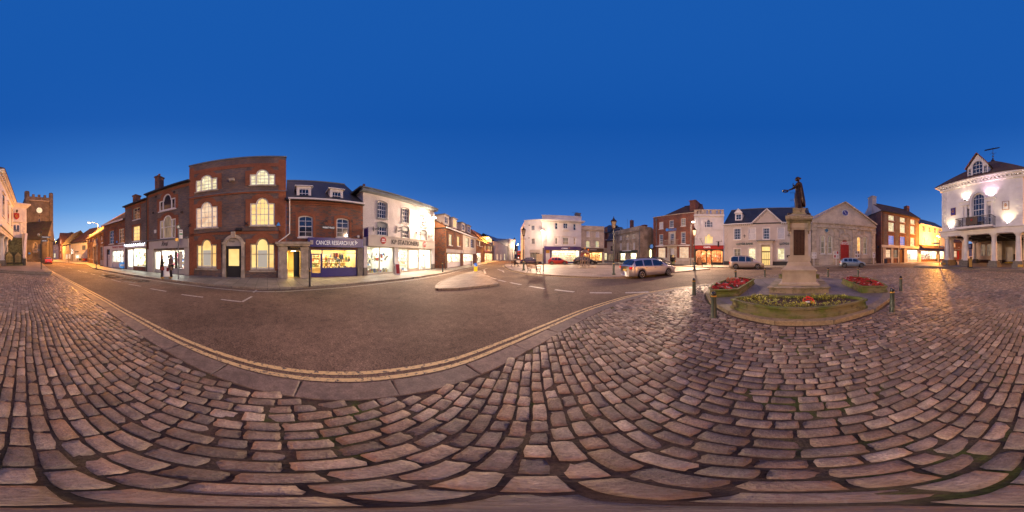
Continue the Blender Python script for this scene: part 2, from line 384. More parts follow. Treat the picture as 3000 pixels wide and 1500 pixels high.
        b.add(vs, [(3, 0, 4)], 0 if hl else 1); b.add(vs, [(1, 2, 5)], 0 if hr else 1)
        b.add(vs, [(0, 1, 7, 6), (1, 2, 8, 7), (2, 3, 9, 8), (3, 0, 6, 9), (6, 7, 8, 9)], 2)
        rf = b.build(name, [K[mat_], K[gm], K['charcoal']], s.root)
        r2 = MB(); r2.tube([Vector(R0)+Vector((0, 0, .02)), Vector(R1)+Vector((0, 0, .02))], .09, 6); r2.build('ridge', K['lead' if mat_ == 'slate' else mat_], rf)
        return rf
    def chimney(s, r, y=3., w=.9, mat_='redwall', pots=2, zb=None, parent=None):
        u0, u1, z0, z1 = s.rect(r, y); b = MB(); b.box(u0, u1, y-w/2, y+w/2, zb if zb is not None else z0-.6, z1-.18); b.box(u0-.07, u1+.07, y-w/2-.07, y+w/2+.07, z1-.178, z1)
        c = b.build('chimney', K[mat_], parent or s.root)
        for k in range(pots):
            x = u0+(u1-u0)*(k+.5)/pots; p = MB(); p.lathe([(.13, z1+.002), (.11, z1+.35), (.14, z1+.36), (.13, z1+.42)], (x, y), 8); 
            if not parent: p.build('chimney_pot', K['red'], c)
        return c
    def dormer(s, r, y=.6, depth=2.2, kind='hip', pane='glass', cols=2, rows=4, cm='trim', rm='slate', hgt=.45):
        u0, u1, z0, z1 = s.rect(r, y); b = MB(); g = .16
        b.box(u0, u0+g, y+.01, y+depth, z0-.1, z1-.002); b.box(u1-g, u1, y+.01, y+depth, z0-.1, z1-.002); b.box(u0+g, u1-g, y+.2, y+depth, z0-.1, z1-.004)
        b.box(u0+g, u1-g, y+.011, y+.2, z1-.18, z1-.003); b.box(u0+g, u1-g, y+.01, y+.2, z0-.1, z0+.1)
        e = .14; c = (u0+u1)/2; zz = z1
        if kind == 'flat': b.box(u0-e, u1+e, y-.15, y+depth, zz, zz+.12, 1)
        elif kind == 'hip':
            vs = [(u0-e, y-.15, zz), (u1+e, y-.15, zz), (u1+e, y+depth, zz), (u0-e, y+depth, zz), (c, y+.55, zz+hgt), (c, y+depth+.8, zz+hgt)]
            b.box(u0-e, u1+e, y-.15, y+depth, zz, zz+.07, 0); vs = [(a, b_, z+.072) for a, b_, z in vs]
            b.add(vs, [(0, 1, 4), (1, 2, 5, 4), (3, 0, 4, 5), (2, 3, 5)], 1)
        else:
            vs = [(u0-e, y-.15, zz), (u1+e, y-.15, zz), (c, y-.15, zz+hgt), (u0-e, y+depth, zz), (u1+e, y+depth, zz), (c, y+depth, zz+hgt)]
            b.add(vs, [(0, 1, 2)], 0); b.add(vs, [(1, 4, 5, 2), (3, 0, 2, 5)], 1)
            b.beam(vs[0], vs[2], .1, .1, 0); b.beam(vs[1], vs[2], .1, .1, 0)
        d = b.build('dormer', [K[cm], K[rm]], s.root)
        w_ = MB(); a0, a1, q0, q1 = u0+g, u1-g, z0+.1, z1-.18
        w_.slab(shape('rect', a0, a1, q0, q1), y+.12, y+.15, 1)
        w_.ring(shape('rect', a0, a1, q0, q1), shape('rect', a0, a1, q0, q1, -.06), y+.04, y+.119, 0)
        for k in range(1, cols): x = a0+(a1-a0)*k/cols; w_.box(x-.015, x+.015, y+.07, y+.118, q0+.05, q1-.05)
        for k in range(1, rows): z = q0+(q1-q0)*k/rows; w_.box(a0+.05, a1-.05, y+.075, y+.117, z-.015, z+.015)
        w_.build('window', [K['trim'], K[pane]], d); return d
    def letters(s, body, r, y=-.12, m='iron', parent=None, name='lettering', **kw):
        u0, u1, z0, z1 = s.rect(r, y); vs, fs = text_mesh(body, u1-u0, z1-z0, **kw)
        c = ((u0+u1)/2, (z0+z1)/2); b = MB(); b.add([(v[0]+c[0], v[1]+y, v[2]+c[1]) for v in vs], fs)
        return b.build(name, K[m] if isinstance(m, str) else m, parent or s.root)
    def boxp(s, name, r, y0, y1, m, parent=None, dep=None):
        u0, u1, z0, z1 = s.rect(r, y0 if dep is None else dep); b = MB(); b.box(u0, u1, y0, y1, z0, z1)
        return b.build(name, K[m] if isinstance(m, str) else m, parent or s.root)
    def shop(s, r, divs=(), door=None, stall=.5, fm='trim', sm=None, ceil='lampwhite', stock=60, pal='mixed', depth=2.8, label=None, transom=.0, wallm='roomwhite', zf=.12, arch=None, rows=1, doorbelow=None, glow=1.):
        """glazed shop front with a lit room, shelves and stock behind it"""
        u0, u1, _, z1 = s.rect(r); z0 = zf
        if arch:
            for a in arch: s.holes.append(a)
        else: s.holes.append([(u0, z0), (u1, z0), (u1, z1), (u0, z1)])
        f = MB(); fw = .07; us = [s.U(p) for p in divs]; dr = (s.U(door[0]), s.U(door[1])) if door else None
        f.box(u0, u1, .05, .16, z1-fw, z1); f.box(u0, u0+fw, .05, .16, z0, z1-fw); f.box(u1-fw, u1, .05, .16, z0, z1-fw)
        if transom: f.box(u0+fw, u1-fw, .06, .15, z1-transom-.04, z1-transom)
        for x in us: f.box(x-.035, x+.035, .055, .155, z0, z1-fw)
        for k in range(1, rows): z = z0+stall+(z1-z0-stall)*k/rows; f.box(u0+fw, u1-fw, .07, .14, z-.02, z+.02)
        segs = [(u0+fw, u1-fw)] if not dr else [(u0+fw, dr[0]), (dr[1], u1-fw)]
        for a, b_ in segs:
            if b_-a > .1 and stall: f.box(a, b_, .04, .17, z0, z0+stall, 1); f.box(a, b_, .0, .18, z0+stall+.002, z0+stall+.05, 0)
        sf = f.build('shopfront', [K[fm], K[sm or fm]], s.root)
        if dr:
            d = MB(); a, b_ = dr; zt = z1-fw-transom
            d.ring(shape('rect', a, b_, z0, zt), shape('rect', a, b_, z0+.12, zt, -.09), .06, .14); d.box(a+.09, b_-.09, .07, .13, z0+.05, z0+.3 if doorbelow is None else z0+doorbelow)
            dd = d.build('door', K[fm], s.root); h = MB(); h.box(b_-.07, b_-.03, .0, .06, z0+.95, z0+1.2); h.build('handle', K['lead'], dd)
        g = MB(); g.box(u0+fw, u1-fw, .1, .106, z0+stall*.0+.02, z1-fw); g.build('glass', K['clear'], sf)
        rm = MB(); e = .01
        a, b_, c, d_ = u0+e, u1-e, .2, .2+depth
        zt = z1+.12
        rm.add([(a, c, z0), (b_, c, z0), (b_, d_, z0), (a, d_, z0), (a, c, zt), (b_, c, zt), (b_, d_, zt), (a, d_, zt)],
               [(3, 2, 6, 7), (0, 3, 7, 4), (2, 1, 5, 6)], 0)
        rm.add([(a, c, z0), (b_, c, z0), (b_, d_, z0), (a, d_, z0)], [(0, 1, 2, 3)], 1)
        rm.add([(a, c, zt), (b_, c, zt), (b_, d_, zt), (a, d_, zt)], [(0, 1, 2, 3)], 0)
        # shelves
        hs = [z0+.5+.45*i for i in range(int((z1-z0-.5)/.45))]
        for z in hs: rm.box(a+.1, b_-.1, d_-.4, d_-.02, z, z+.03, 0)
        rm.build('shop_interior', [K[wallm], K['roomfloor']], s.root)
        lt = MB(); nL = max(1, int((b_-a)/1.6))
        for k in range(nL):
            x = a+(b_-a)*(k+.5)/nL; lt.box(x-.5*min(1, (b_-a)/nL*.8), x+.5*min(1, (b_-a)/nL*.8), c+.5, c+.75, zt-.06, zt-.01); lt.box(x-.4*min(1, (b_-a)/nL*.8), x+.4*min(1, (b_-a)/nL*.8), c+1.6, c+1.8, zt-.06, zt-.01)
        lt.build('ceiling_light', K[ceil], s.root)
        ld = bpy.data.lights.new('shop_lighting', 'AREA'); ld.shape = 'RECTANGLE'; ld.size = (b_-a)*.9; ld.size_y = depth*.7; ld.energy = LW*(b_-a)*depth*glow; ld.color = LCOL[ceil]
        lo = bpy.data.objects.new('shop_lighting', ld); COL.objects.link(lo); lo.location = s.world((a+b_)/2, c+depth*.5, zt-.07); lo.rotation_euler = (0, 0, s.rot)
        if stock:
            cols = PAL[pal]; st = MB()
            for i in range(int(stock*1.8)):
                back = random.random() < .5 and hs
                if back:
                    x = random.uniform(a+.15, b_-.35); z = random.choice(hs)+.032; ww = random.uniform(.06, .22); hh = random.uniform(.08, .36); y = d_-.36
                    st.box(x, x+ww, y, y+.2, z, z+hh, random.randrange(len(cols)))
                else:
                    x = random.uniform(a+.15, b_-.3); y = random.uniform(c+.15, c+.9); ww = random.uniform(.05, .2)
                    if dr and dr[0]-.3 < x < dr[1]: continue
                    zz = z0+stall*.6; hh = random.uniform(.1, .42)
                    if random.random() < .35: zz = random.uniform(z0+1.0, z1-.6); hh = random.uniform(.12, .38)
                    st.box(x, x+ww, y, y+.05+.1*random.random(), zz, min(z1-.1, zz+hh), random.randrange(len(cols)))
            o = st.build('shop_stock', [stockm(c_) for c_ in cols]); o.location = s.root.location; o.rotation_euler = s.root.rotation_euler
            tag(o, label, 'shop stock', None, 'stuff')
        return sf
    def quoins(s, x, z0, z1, m='stone', side=1, w=.32, h=.3, th=.04, mat2=None):
        b = MB(); z = z0; k = 0
        while z+h < z1:
            ww = w*(1.0 if k % 2 else .62); b.box(min(x, x+side*ww), max(x, x+side*ww), -th, .02, z+.012, z+h-.012); z += h; k += 1
        return b.build('quoins', K[m], s.root)
_sm = {}
def stockm(c):
    if c not in _sm: _sm[c] = mat('goods_%d' % len(_sm), c, .6, var=.3, scale=9)
    return _sm[c]
PAL = {'mixed': [(.7,.66,.55), (.42,.10,.07), (.10,.16,.32), (.6,.45,.2), (.16,.24,.15), (.1,.07,.05), (.55,.36,.32), (.35,.25,.16), (.2,.13,.09)],
       'clothes': [(.8,.8,.8), (.6,.1,.2), (.1,.15,.35), (.7,.5,.4), (.75,.75,.7), (.7,.25,.4), (.08,.08,.1)],
       'plants': [(.8,.8,.75), (.12,.3,.08), (.2,.4,.12), (.7,.7,.3), (.8,.8,.8), (.4,.5,.2), (.75,.5,.5)],
       'warm': [(.55,.2,.08), (.7,.5,.3), (.4,.05,.04), (.75,.7,.6), (.25,.12,.06)],
       'paper': [(.8,.8,.8), (.8,.8,.72), (.75,.72,.6), (.2,.3,.5), (.6,.14,.1), (.7,.62,.2), (.5,.55,.6), (.3,.3,.28), (.5,.4,.3)]}
K['roomwhite'] = mat('shop_wall_white', (.80,.77,.68), .7, var=.05)
K['roomcream'] = mat('shop_wall_cream', (.75,.62,.40), .7, var=.05)
K['roomred'] = mat('cafe_wall_red', (.62,.34,.20), .7, var=.1)
K['roomfloor'] = mat('shop_floor', (.35,.27,.2), .5, var=.2)
K['lampwhite'] = emi('shop_lamp_white', (1, .93, .72), 26)
K['lampcool'] = emi('shop_lamp_cool', (.95, 1, .92), 30)
K['lampwarm'] = emi('shop_lamp_warm', (1, .72, .36), 26)
K['lampyellow'] = emi('shop_lamp_yellow', (1, .80, .34), 22)
K['navy'] = mat('navy_blue_paint', (.03,.025,.22), .35, var=.1)
K['purple'] = mat('purple_fascia', (.05,.03,.16), .35, var=.1)
K['redpaint'] = mat('red_paint', (.38,.02,.015), .4, var=.15)
K['darkbrown'] = mat('dark_brown_paint', (.05,.022,.012), .45, var=.2)
K['palefascia'] = mat('pale_grey_fascia', (.50,.47,.42), .5, var=.05)
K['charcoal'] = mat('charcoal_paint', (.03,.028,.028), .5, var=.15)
K['letterw'] = mat('white_letters', (.85,.85,.85), .4, var=0, emit=(1, 1, 1), es=.25)
K['letterb'] = mat('blue_letters', (.02,.16,.45), .4, var=0, emit=(.05, .35, 1), es=.18)
K['letterg'] = mat('dark_green_letters', (.01,.07,.05), .4, var=0)
K['gold'] = mat('gold_letters', (.5,.3,.06), .4, var=0, metal=.4)
K['greystone'] = mat('grey_stone_cladding', (.16,.145,.13), .55, var=.3, scale=5)
K['mossstone'] = mat('mossy_stone', (.24,.22,.09), .9, var=.5, scale=3, bmp=.5)
# ---------------- ground
def cat(pts, n=6, closed=False):
    r = []; m = len(pts)
    g = (lambda i: pts[i % m]) if closed else (lambda i: pts[max(0, min(m-1, i))])
    for i in range(m if closed else m-1):
        p0, p1, p2, p3 = g(i-1), g(i), g(i+1), g(i+2)
        for k in range(n):
            t = k/n
            r.append(tuple(.5*((2*p1[j])+(-p0[j]+p2[j])*t+(2*p0[j]-5*p1[j]+4*p2[j]-p3[j])*t*t+(-p0[j]+3*p1[j]-3*p2[j]+p3[j])*t**3) for j in (0, 1)))
    if not closed: r.append(tuple(pts[-1][:2]))
    return r
def gp(l, z=0): return [tuple(G(a, b, z)[:2]) for a, b in l]
def inside(p, poly):
    x, y = p; c = False; j = len(poly)-1
    for i in range(len(poly)):
        xi, yi = poly[i]; xj, yj = poly[j]
        if (yi > y) != (yj > y) and x < (xj-xi)*(y-yi)/(yj-yi)+xi: c = not c
        j = i
    return c
def offset(pl, d):
    """polyline moved sideways by d (to its left)"""
    r = []
    for i in range(len(pl)):
        a = Vector(pl[max(0, i-1)]); b = Vector(pl[min(len(pl)-1, i+1)]); t = (b-a).normalized(); r.append((pl[i][0]-t.y*d, pl[i][1]+t.x*d))
    return r
def resample(pl, step):
    r = [Vector(pl[0])]; acc = 0; last = Vector(pl[0])
    for q in pl[1:]:
        q = Vector(q); 
        while (q-last).length >= step: last = last+(q-last).normalized()*step; r.append(last.copy())
    r.append(Vector(pl[-1])); return [tuple(v) for v in r]
def band(b, pl, d0, d1, z, mi=0, z0=None):
    A = offset(pl, d0); B_ = offset(pl, d1); n = len(pl)
    b.add([(x, y, z) for x, y in A]+[(x, y, z) for x, y in B_], [(i, i+1, i+1+n, i+n) for i in range(n-1)], mi)
    if z0 is not None:
        for Q in (A, B_): b.add([(x, y, z) for x, y in Q]+[(x, y, z0) for x, y in Q], [(i, i+1, i+1+n, i+n) for i in range(n-1)], mi)
def kerbstones(name, pl, w0, w1, zb, zt, step=.9, m='kerb', gap=.012, jit=.006):
    b = MB(); pl = resample(pl, step)
    for i in range(len(pl)-1):
        a = Vector(pl[i]); c = Vector(pl[i+1]); t = (c-a)
        if t.length < .15: continue
        t.normalize(); nn = Vector((-t.y, t.x)); a = a+t*gap; c = c-t*gap; z = zt+random.uniform(-jit, jit); e = .012
        lo = [a+nn*w0, c+nn*w0, c+nn*w1, a+nn*w1]; cen = sum(lo, Vector((0, 0)))/4
        up = [v+(cen-v).normalized()*e*1.4 for v in lo]
        vs = [(v.x, v.y, zb) for v in lo]+[(v.x, v.y, z-e) for v in lo]+[(v.x, v.y, z) for v in up]
        b.add(vs, [(0, 1, 5, 4), (1, 2, 6, 5), (2, 3, 7, 6), (3, 0, 4, 7), (4, 5, 9, 8), (5, 6, 10, 9), (6, 7, 11, 10), (7, 4, 8, 11), (8, 9, 10, 11)])
    o = b.build(name, K[m]); tag(o, kind='structure'); return o
def island_mat(name, cols, rough=.55, sc_=9, bmp=.5, dist=.01, rr=(.26, .62)):
    m, nt, bs = nodes(name); g = nt.nodes.new('ShaderNodeNewGeometry')
    r = ramp(nt, cols, 'LINEAR'); nt.links.new(g.outputs['Random Per Island'], r.inputs[0])
    f = noise_t(nt, sc_, 7, rough=.7); r2 = ramp(nt, [(.28, (.62,)*3), (.72, (1.22,)*3)]); nt.links.new(f, r2.inputs[0])
    c = mixc(nt, 1., r.outputs[0], r2.outputs[0], 'MULTIPLY')
    f4 = noise_t(nt, .45, 3); r4 = ramp(nt, [(.3, (.78, .8, .84)), (.7, (1.12, 1.08, 1.02))]); nt.links.new(f4, r4.inputs[0])
    c = mixc(nt, 1., c, r4.outputs[0], 'MULTIPLY')
    f3 = noise_t(nt, 60, 3); r3 = ramp(nt, [(.3, (.78,)*3), (.7, (1.15,)*3)]); nt.links.new(f3, r3.inputs[0])
    nt.links.new(mixc(nt, 1., c, r3.outputs[0], 'MULTIPLY'), bs.inputs['Base Color'])
    rg = nt.nodes.new('ShaderNodeMapRange'); nt.links.new(f, rg.inputs[0]); rg.inputs[3].default_value = rr[0]; rg.inputs[4].default_value = rr[1]
    nt.links.new(rg.outputs[0], bs.inputs['Roughness'])
    a = mth(nt, 'ADD', f, f3); bump(nt, bs, a, bmp, dist); return m
K['sett'] = island_mat('granite_setts', [(0, (.17,.13,.095)), (.18, (.32,.24,.17)), (.35, (.20,.165,.135)), (.5, (.42,.33,.245)), (.62, (.25,.205,.165)), (.76, (.33,.225,.15)), (.88, (.56,.455,.34)), (1, (.15,.13,.11))], bmp=1.0, dist=.014)
K['kerb'] = island_mat('kerb_stone', [(0, (.21,.165,.13)), (.5, (.26,.20,.155)), (1, (.18,.15,.12))], bmp=.4, rr=(.45, .8))
K['kerbpale'] = island_mat('pale_kerb_stone', [(0, (.30,.26,.20)), (.5, (.36,.30,.23)), (1, (.27,.24,.19))], bmp=.4, rr=(.5, .8))
def asphalt(name, c=(.155,.108,.074)):
    m, nt, bs = nodes(name)
    v = nt.nodes.new('ShaderNodeTexVoronoi'); v.inputs['Scale'].default_value = 75
    t = nt.nodes.new('ShaderNodeTexCoord'); nt.links.new(t.outputs['Object'], v.inputs['Vector'])
    r = ramp(nt, [(0, tuple(x*.55 for x in c)), (.35, c), (.8, tuple(x*1.35 for x in c)), (1, tuple(x*2 for x in c))]); sv = nt.nodes.new('ShaderNodeSeparateColor'); nt.links.new(v.outputs['Color'], sv.inputs[0]); nt.links.new(sv.outputs[0], r.inputs[0])
    f = noise_t(nt, .35, 6); r2 = ramp(nt, [(.3, (.66,)*3), (.7, (1.25,)*3)]); nt.links.new(f, r2.inputs[0])
    f5 = noise_t(nt, 5, 6); r5 = ramp(nt, [(.3, (.8,)*3), (.7, (1.12,)*3)]); nt.links.new(f5, r5.inputs[0])
    c_ = mixc(nt, 1., mixc(nt, 1., r.outputs[0], r2.outputs[0], 'MULTIPLY'), r5.outputs[0], 'MULTIPLY')
    # cracks
    vc = nt.nodes.new('ShaderNodeTexVoronoi'); vc.feature = 'DISTANCE_TO_EDGE'; vc.inputs['Scale'].default_value = .35
    wn = nt.nodes.new('ShaderNodeTexNoise'); wn.inputs['Scale'].default_value = 2.5; nt.links.new(t.outputs['Object'], wn.inputs['Vector'])
    wv = nt.nodes.new('ShaderNodeVectorMath'); wv.operation = 'ADD'; nt.links.new(t.outputs['Object'], wv.inputs[0]); nt.links.new(wn.outputs['Color'], wv.inputs[1]); nt.links.new(wv.outputs[0], vc.inputs['Vector'])
    cr = ramp(nt, [(0, (.45,)*3), (.012, (1,)*3)], 'LINEAR'); nt.links.new(vc.outputs['Distance'], cr.inputs[0])
    c_ = mixc(nt, .6, c_, mixc(nt, 1., c_, cr.outputs[0], 'MULTIPLY'))
    nt.links.new(c_, bs.inputs['Base Color']); bs.inputs['Roughness'].default_value = .8; bs.inputs['Specular IOR Level'].default_value = .3
    bump(nt, bs, v.outputs['Distance'], .55, .006); return m
K['asphalt'] = asphalt('asphalt')
K['paving'] = blocks('york_stone_paving', (.36,.31,.245), (.30,.26,.21), (.10,.085,.07), bw=.95, bh=.62, ms=.012, stain=.35, mode='floor', bstr=.35, rot=radians(4), rough=.6)
K['plaza'] = blocks('plaza_paving', (.40,.31,.24), (.34,.27,.21), (.15,.11,.09), bw=.5, bh=.4, ms=.008, stain=.35, mode='floor', bstr=.25, rot=radians(30), rough=.6)
K['deck'] = blocks('platform_paving', (.30,.255,.215), (.25,.215,.185), (.12,.1,.08), bw=.9, bh=.6, ms=.01, stain=.35, mode='floor', bstr=.3, rot=radians(-12), rough=.6)
def worn_paint(name, col):
    m, nt, bs = nodes(name); f = noise_t(nt, 16, 8, rough=.75); r = ramp(nt, [(.41, (0, 0, 0)), (.47, (1, 1, 1))], 'LINEAR'); nt.links.new(f, r.inputs[0])
    f2 = noise_t(nt, 2, 3); c2 = mixc(nt, f2, tuple(x*.75 for x in col), col)
    nt.links.new(mixc(nt, r.outputs[0], (.11,.095,.08), c2), bs.inputs['Base Color']); bs.inputs['Roughness'].default_value = .6
    bump(nt, bs, f, .4, .006); return m
K['yellowline'] = worn_paint('worn_yellow_paint', (.80,.60,.27)); K['whiteline'] = worn_paint('worn_white_paint', (.6,.56,.5))
K['joint'] = None
m, nt, bs = nodes('sett_joints'); f = noise_t(nt, 1.1, 8, rough=.7); r = ramp(nt, [(.36, (.05,.034,.026)), (.47, (.085,.058,.042)), (.56, (.09,.07,.04)), (.62, (.08,.095,.02)), (.8, (.11,.14,.025))]); nt.links.new(f, r.inputs[0])
f2 = noise_t(nt, 45, 5, rough=.8); r2 = ramp(nt, [(.3, (.55,)*3), (.7, (1.5,)*3)]); nt.links.new(f2, r2.inputs[0])
nt.links.new(mixc(nt, 1., r.outputs[0], r2.outputs[0], 'MULTIPLY'), bs.inputs['Base Color']); bs.inputs['Roughness'].default_value = .95; bump(nt, bs, f2, .9, .02); K['joint'] = m

b = MB(); n = 96; RG = 900
b.add([(0, 0, 0)]+[(RG*cos(math.tau*i/n), RG*sin(math.tau*i/n), 0) for i in range(n)], [(0, i+1, (i+1) % n+1) for i in range(n)])
tag(b.build('road', K['asphalt']), kind='structure')

# edge between carriageway and setts (the double yellow lines run along it)
near_px = [(118, 772), (128, 783), (230, 842), (349, 914), (466, 983), (596, 1046), (745, 1096), (894, 1121), (1048, 1126), (1197, 1110), (1339, 1080), (1497, 1016), (1630, 955), (1747, 904), (1863, 868), (1968, 849), (2026, 840), (2078, 833)]
edge = cat(gp(near_px), 8)
# memorial
MPX = 2341; MD = 7.95; MR = 4.35
MC = P(MPX, MD); 
edge_tail = cat([tuple(G(2078, 833)[:2]), tuple((MC+Vector((sin(az(MPX)-.95)*4.9, cos(az(MPX)-.95)*4.9, 0)))[:2]), tuple(G(2241, 808)[:2]), tuple(G(2320, 802)[:2]), tuple(G(2406, 800)[:2]), tuple(G(2500, 793)[:2]), tuple(G(2600, 786.5)[:2]), tuple(G(2680, 784)[:2])], 6)
plat_front = gp([(2678, 784.3), (2700, 785.4), (2760, 787), (2850, 791), (2925, 795), (3000, 799.5)])+gp([(60, 803), (110, 806), (150, 807)])
plat_front = cat(plat_front, 4)
plat_poly = plat_front+gp([(152, 803), (143, 795), (126, 781), (118, 770)])+[tuple(P(110, 60)[:2]), tuple(P(2935, 60)[:2]), tuple(P(2800, 38)[:2]), tuple(P(2700, 30)[:2])]
cob = edge+edge_tail[1:]+plat_front+gp([(152, 802), (143, 794), (128, 783)])
b = MB(); b.prism(cob, -.05, .0195); tag(b.build('sett_bed', K['joint']), kind='structure')
A8 = radians(8); rd = Vector((sin(A8), cos(A8))); pr = Vector((cos(A8), -sin(A8)))
setts = MB(); cobp = cob
KW = .33
edge_in = offset(edge, -KW)      # inner side of the flush kerb
allow = edge_in+edge_tail[1:]+offset(plat_front, 0)+gp([(152, 802), (143, 794)])
GR = [-1, -.945, -.5, 0, .5, .945, 1]; GS = [-1, -.88, -.3, .3, .88, 1]
xmin = min(p[0] for p in cob)-1; xmax = max(p[0] for p in cob)+1; ymin = min(p[1] for p in cob)-1; ymax = max(p[1] for p in cob)+1
nset = 0; v = -32.; row = 0
while v < 32:
    pit = .122+.012*noise.noise(Vector((v*3.1, 0, 0))); row += 1; u = -40+random.random()*.2
    while u < 40:
        ln = random.choice((.16, .19, .21, .23, .25, .27))*random.uniform(.92, 1.08)
        wob = .05*noise.noise(Vector((u*.35, v*.2, 5)))+.02*noise.noise(Vector((u*1.4, v*1.1, 9)))
        c2 = rd*(u+ln/2)+pr*(v+pit/2+wob); u += ln
        x, y = c2
        if not (xmin < x < xmax and ymin < y < ymax): continue
        if abs(x) > 27 or x*x+y*y > 28*28: continue
        if (c2-MC.xy).length < MR+.1: continue
        if not inside((x, y), allow): continue
        r = c2.length; gap = .0035*random.uniform(.7, 2.6); a = ln/2-gap; bb = pit/2-gap*.9
        tz = .038+random.uniform(-.010, .009); rot = random.uniform(-.05, .05); t1 = random.uniform(-.012, .012)/a; t2 = random.uniform(-.008, .008)/bb
        dr = rd*cos(rot)+pr*sin(rot); dp = pr*cos(rot)-rd*sin(rot); nset += 1; sk = random.uniform(-.12, .12)
        if r < 4.6:
            vs = []; seed = random.uniform(0, 900)
            for s_ in GR:
                for t_ in GS:
                    k = 1-.10*(abs(s_)**3)*(abs(t_)**3)
                    nx = noise.noise(Vector((s_*1.3+seed, t_*1.2, 0)))*.13; ny = noise.noise(Vector((s_*1.3, t_*1.2+seed, 3)))*.13
                    q = c2+dr*(a*(s_*k+nx+sk*t_*.35*bb/a))+dp*(bb*(t_*k+ny))
                    edge_ = abs(s_) == 1 or abs(t_) == 1
                    z = -.02 if edge_ else tz-.006*(abs(s_) > .9 or abs(t_) > .8)+.009*noise.noise(Vector((s_*1.5+seed, t_*1.5, 7)))+t1*s_*a+t2*t_*bb
                    if edge_: pass
                    vs.append((q.x, q.y, z))
            nt_ = len(GS); setts.add(vs, [(i*nt_+j, (i+1)*nt_+j, (i+1)*nt_+j+1, i*nt_+j+1) for i in range(len(GR)-1) for j in range(nt_-1)], 0, True)
        else:
            O = [(-1, -.8), (-.88, -1), (.88, -1), (1, -.8), (1, .8), (.88, 1), (-.88, 1), (-1, .8)]
            lo = [c2+dr*(a*(s_+random.uniform(-.03, .03)))+dp*(bb*(t_+random.uniform(-.06, .06))) for s_, t_ in O]
            vs = [(q.x, q.y, -.01) for q in lo]+[(q.x, q.y, tz-.012) for q in lo]+[((q.x-x)*.93+x, (q.y-y)*.88+y, tz+t1*((q-c2).dot(dr))+t2*((q-c2).dot(dp))) for q in lo]
            setts.add(vs, [(i, (i+1) % 8, (i+1) % 8+8, i+8) for i in range(8)]+[(i+8, (i+1) % 8+8, (i+1) % 8+16, i+16) for i in range(8)]+[list(range(16, 24))], 0, False)
    v += pit
so_ = setts.build('cobbled_setts', K['sett'], fix=True); tag(so_, kind='structure')
kerbstones('flush_kerb', edge, 0., -KW+.015, -.02, .04, .95)
e2 = resample(edge, .25)
b = MB(); band(b, e2, .05, .13, .006); band(b, e2, .205, .285, .006); tag(b.build('double_yellow_lines', K['yellowline']), kind='structure')
e3 = resample(edge_tail[:10], .3)
kerbstones('flush_kerb', edge_tail, 0., -.14, -.02, .045, .6)
b = MB(); e4 = resample(edge_tail[20:], .4); band(b, e4, .05, .13, .006); tag(b.build('edge_line', K['whiteline']), kind='structure')

# raised platform of the hall: two steps high
b = MB(); b.prism(plat_poly, -.05, .298); tag(b.build('platform', K['deck']), kind='structure')
kerbstones('platform_kerb', plat_front, -.32, -.0, -.02, .15, 1.1)
kerbstones('platform_kerb', offset(plat_front, .004), -.0, .36, .155, .306, 1.2)
pe = gp([(152, 803), (143, 795), (126, 781), (118, 770)])
b = MB(); band(b, resample(offset(cat(gp([(158, 806), (143, 793), (128, 781), (119, 771)]), 5), 0), .4), -.16, -.08, .008); band(b, resample(cat(gp([(158, 806), (143, 793), (128, 781), (119, 771)]), 5), .4), -.32, -.24, .008); tag(b.build('double_yellow_lines', K['yellowline']), kind='structure')

# pavement on the shop side
kl = cat(gp([(272, 786.7), (300, 792.5), (334, 799), (407, 811.5), (480, 821.5), (548, 830), (620, 838), (700, 845), (760, 848.5), (830, 848), (905.6, 844), (1017, 836.5), (1110, 827), (1210, 816.5), (1253, 809.5), (1300, 801.5), (1345, 791), (1389, 782), (1430, 772), (1453, 767.5)]), 5)
back = [tuple(P(1480, 80)[:2]), tuple(P(1380, 80)[:2]), tuple(P(1100, 60)[:2]), tuple(P(750, 40)[:2]), tuple(P(400, 60)[:2]), tuple(P(262, 60)[:2]), tuple(P(250, 45)[:2]), tuple(P(254, 30)[:2])]
b = MB(); b.prism(kl+back, -.05, .098); tag(b.build('pavement', K['paving']), kind='structure')
kerbstones('pavement_kerb', kl, -.0, .16, -.02, .104, .9, 'kerbpale')
b = MB(); band(b, resample(kl[4:-8], .4), -.52, -.42, .006); tag(b.build('bay_line', K['whiteline']), kind='structure')
# far left pavement by the white corner house and the stone bank
b = MB(); b.prism(gp([(118, 766), (150, 766.5), (180, 769), (209, 772), (222, 774.5), (255, 775.5), (262, 773)])+[tuple(P(262, 60)[:2]), tuple(P(200, 120)[:2]), tuple(P(140, 160)[:2])], -.05, .097); tag(b.build('pavement', K['paving']), kind='structure')

# traffic island
isl = cat(gp([(1275, 847.5), (1281, 835), (1310, 820), (1345, 808), (1385, 797.5), (1400, 795.5), (1411, 797), (1422, 808), (1440, 821), (1457, 831), (1459, 836), (1440, 839.5), (1400, 844), (1350, 849), (1300, 851.5), (1280, 851)]), 4, True)
b = MB(); b.prism(isl, -.05, .108); tag(b.build('traffic_island', K['paving']), kind='structure')
kerbstones('island_kerb', isl+[isl[0]], .0, -.15, -.02, .115, .8, 'kerbpale')
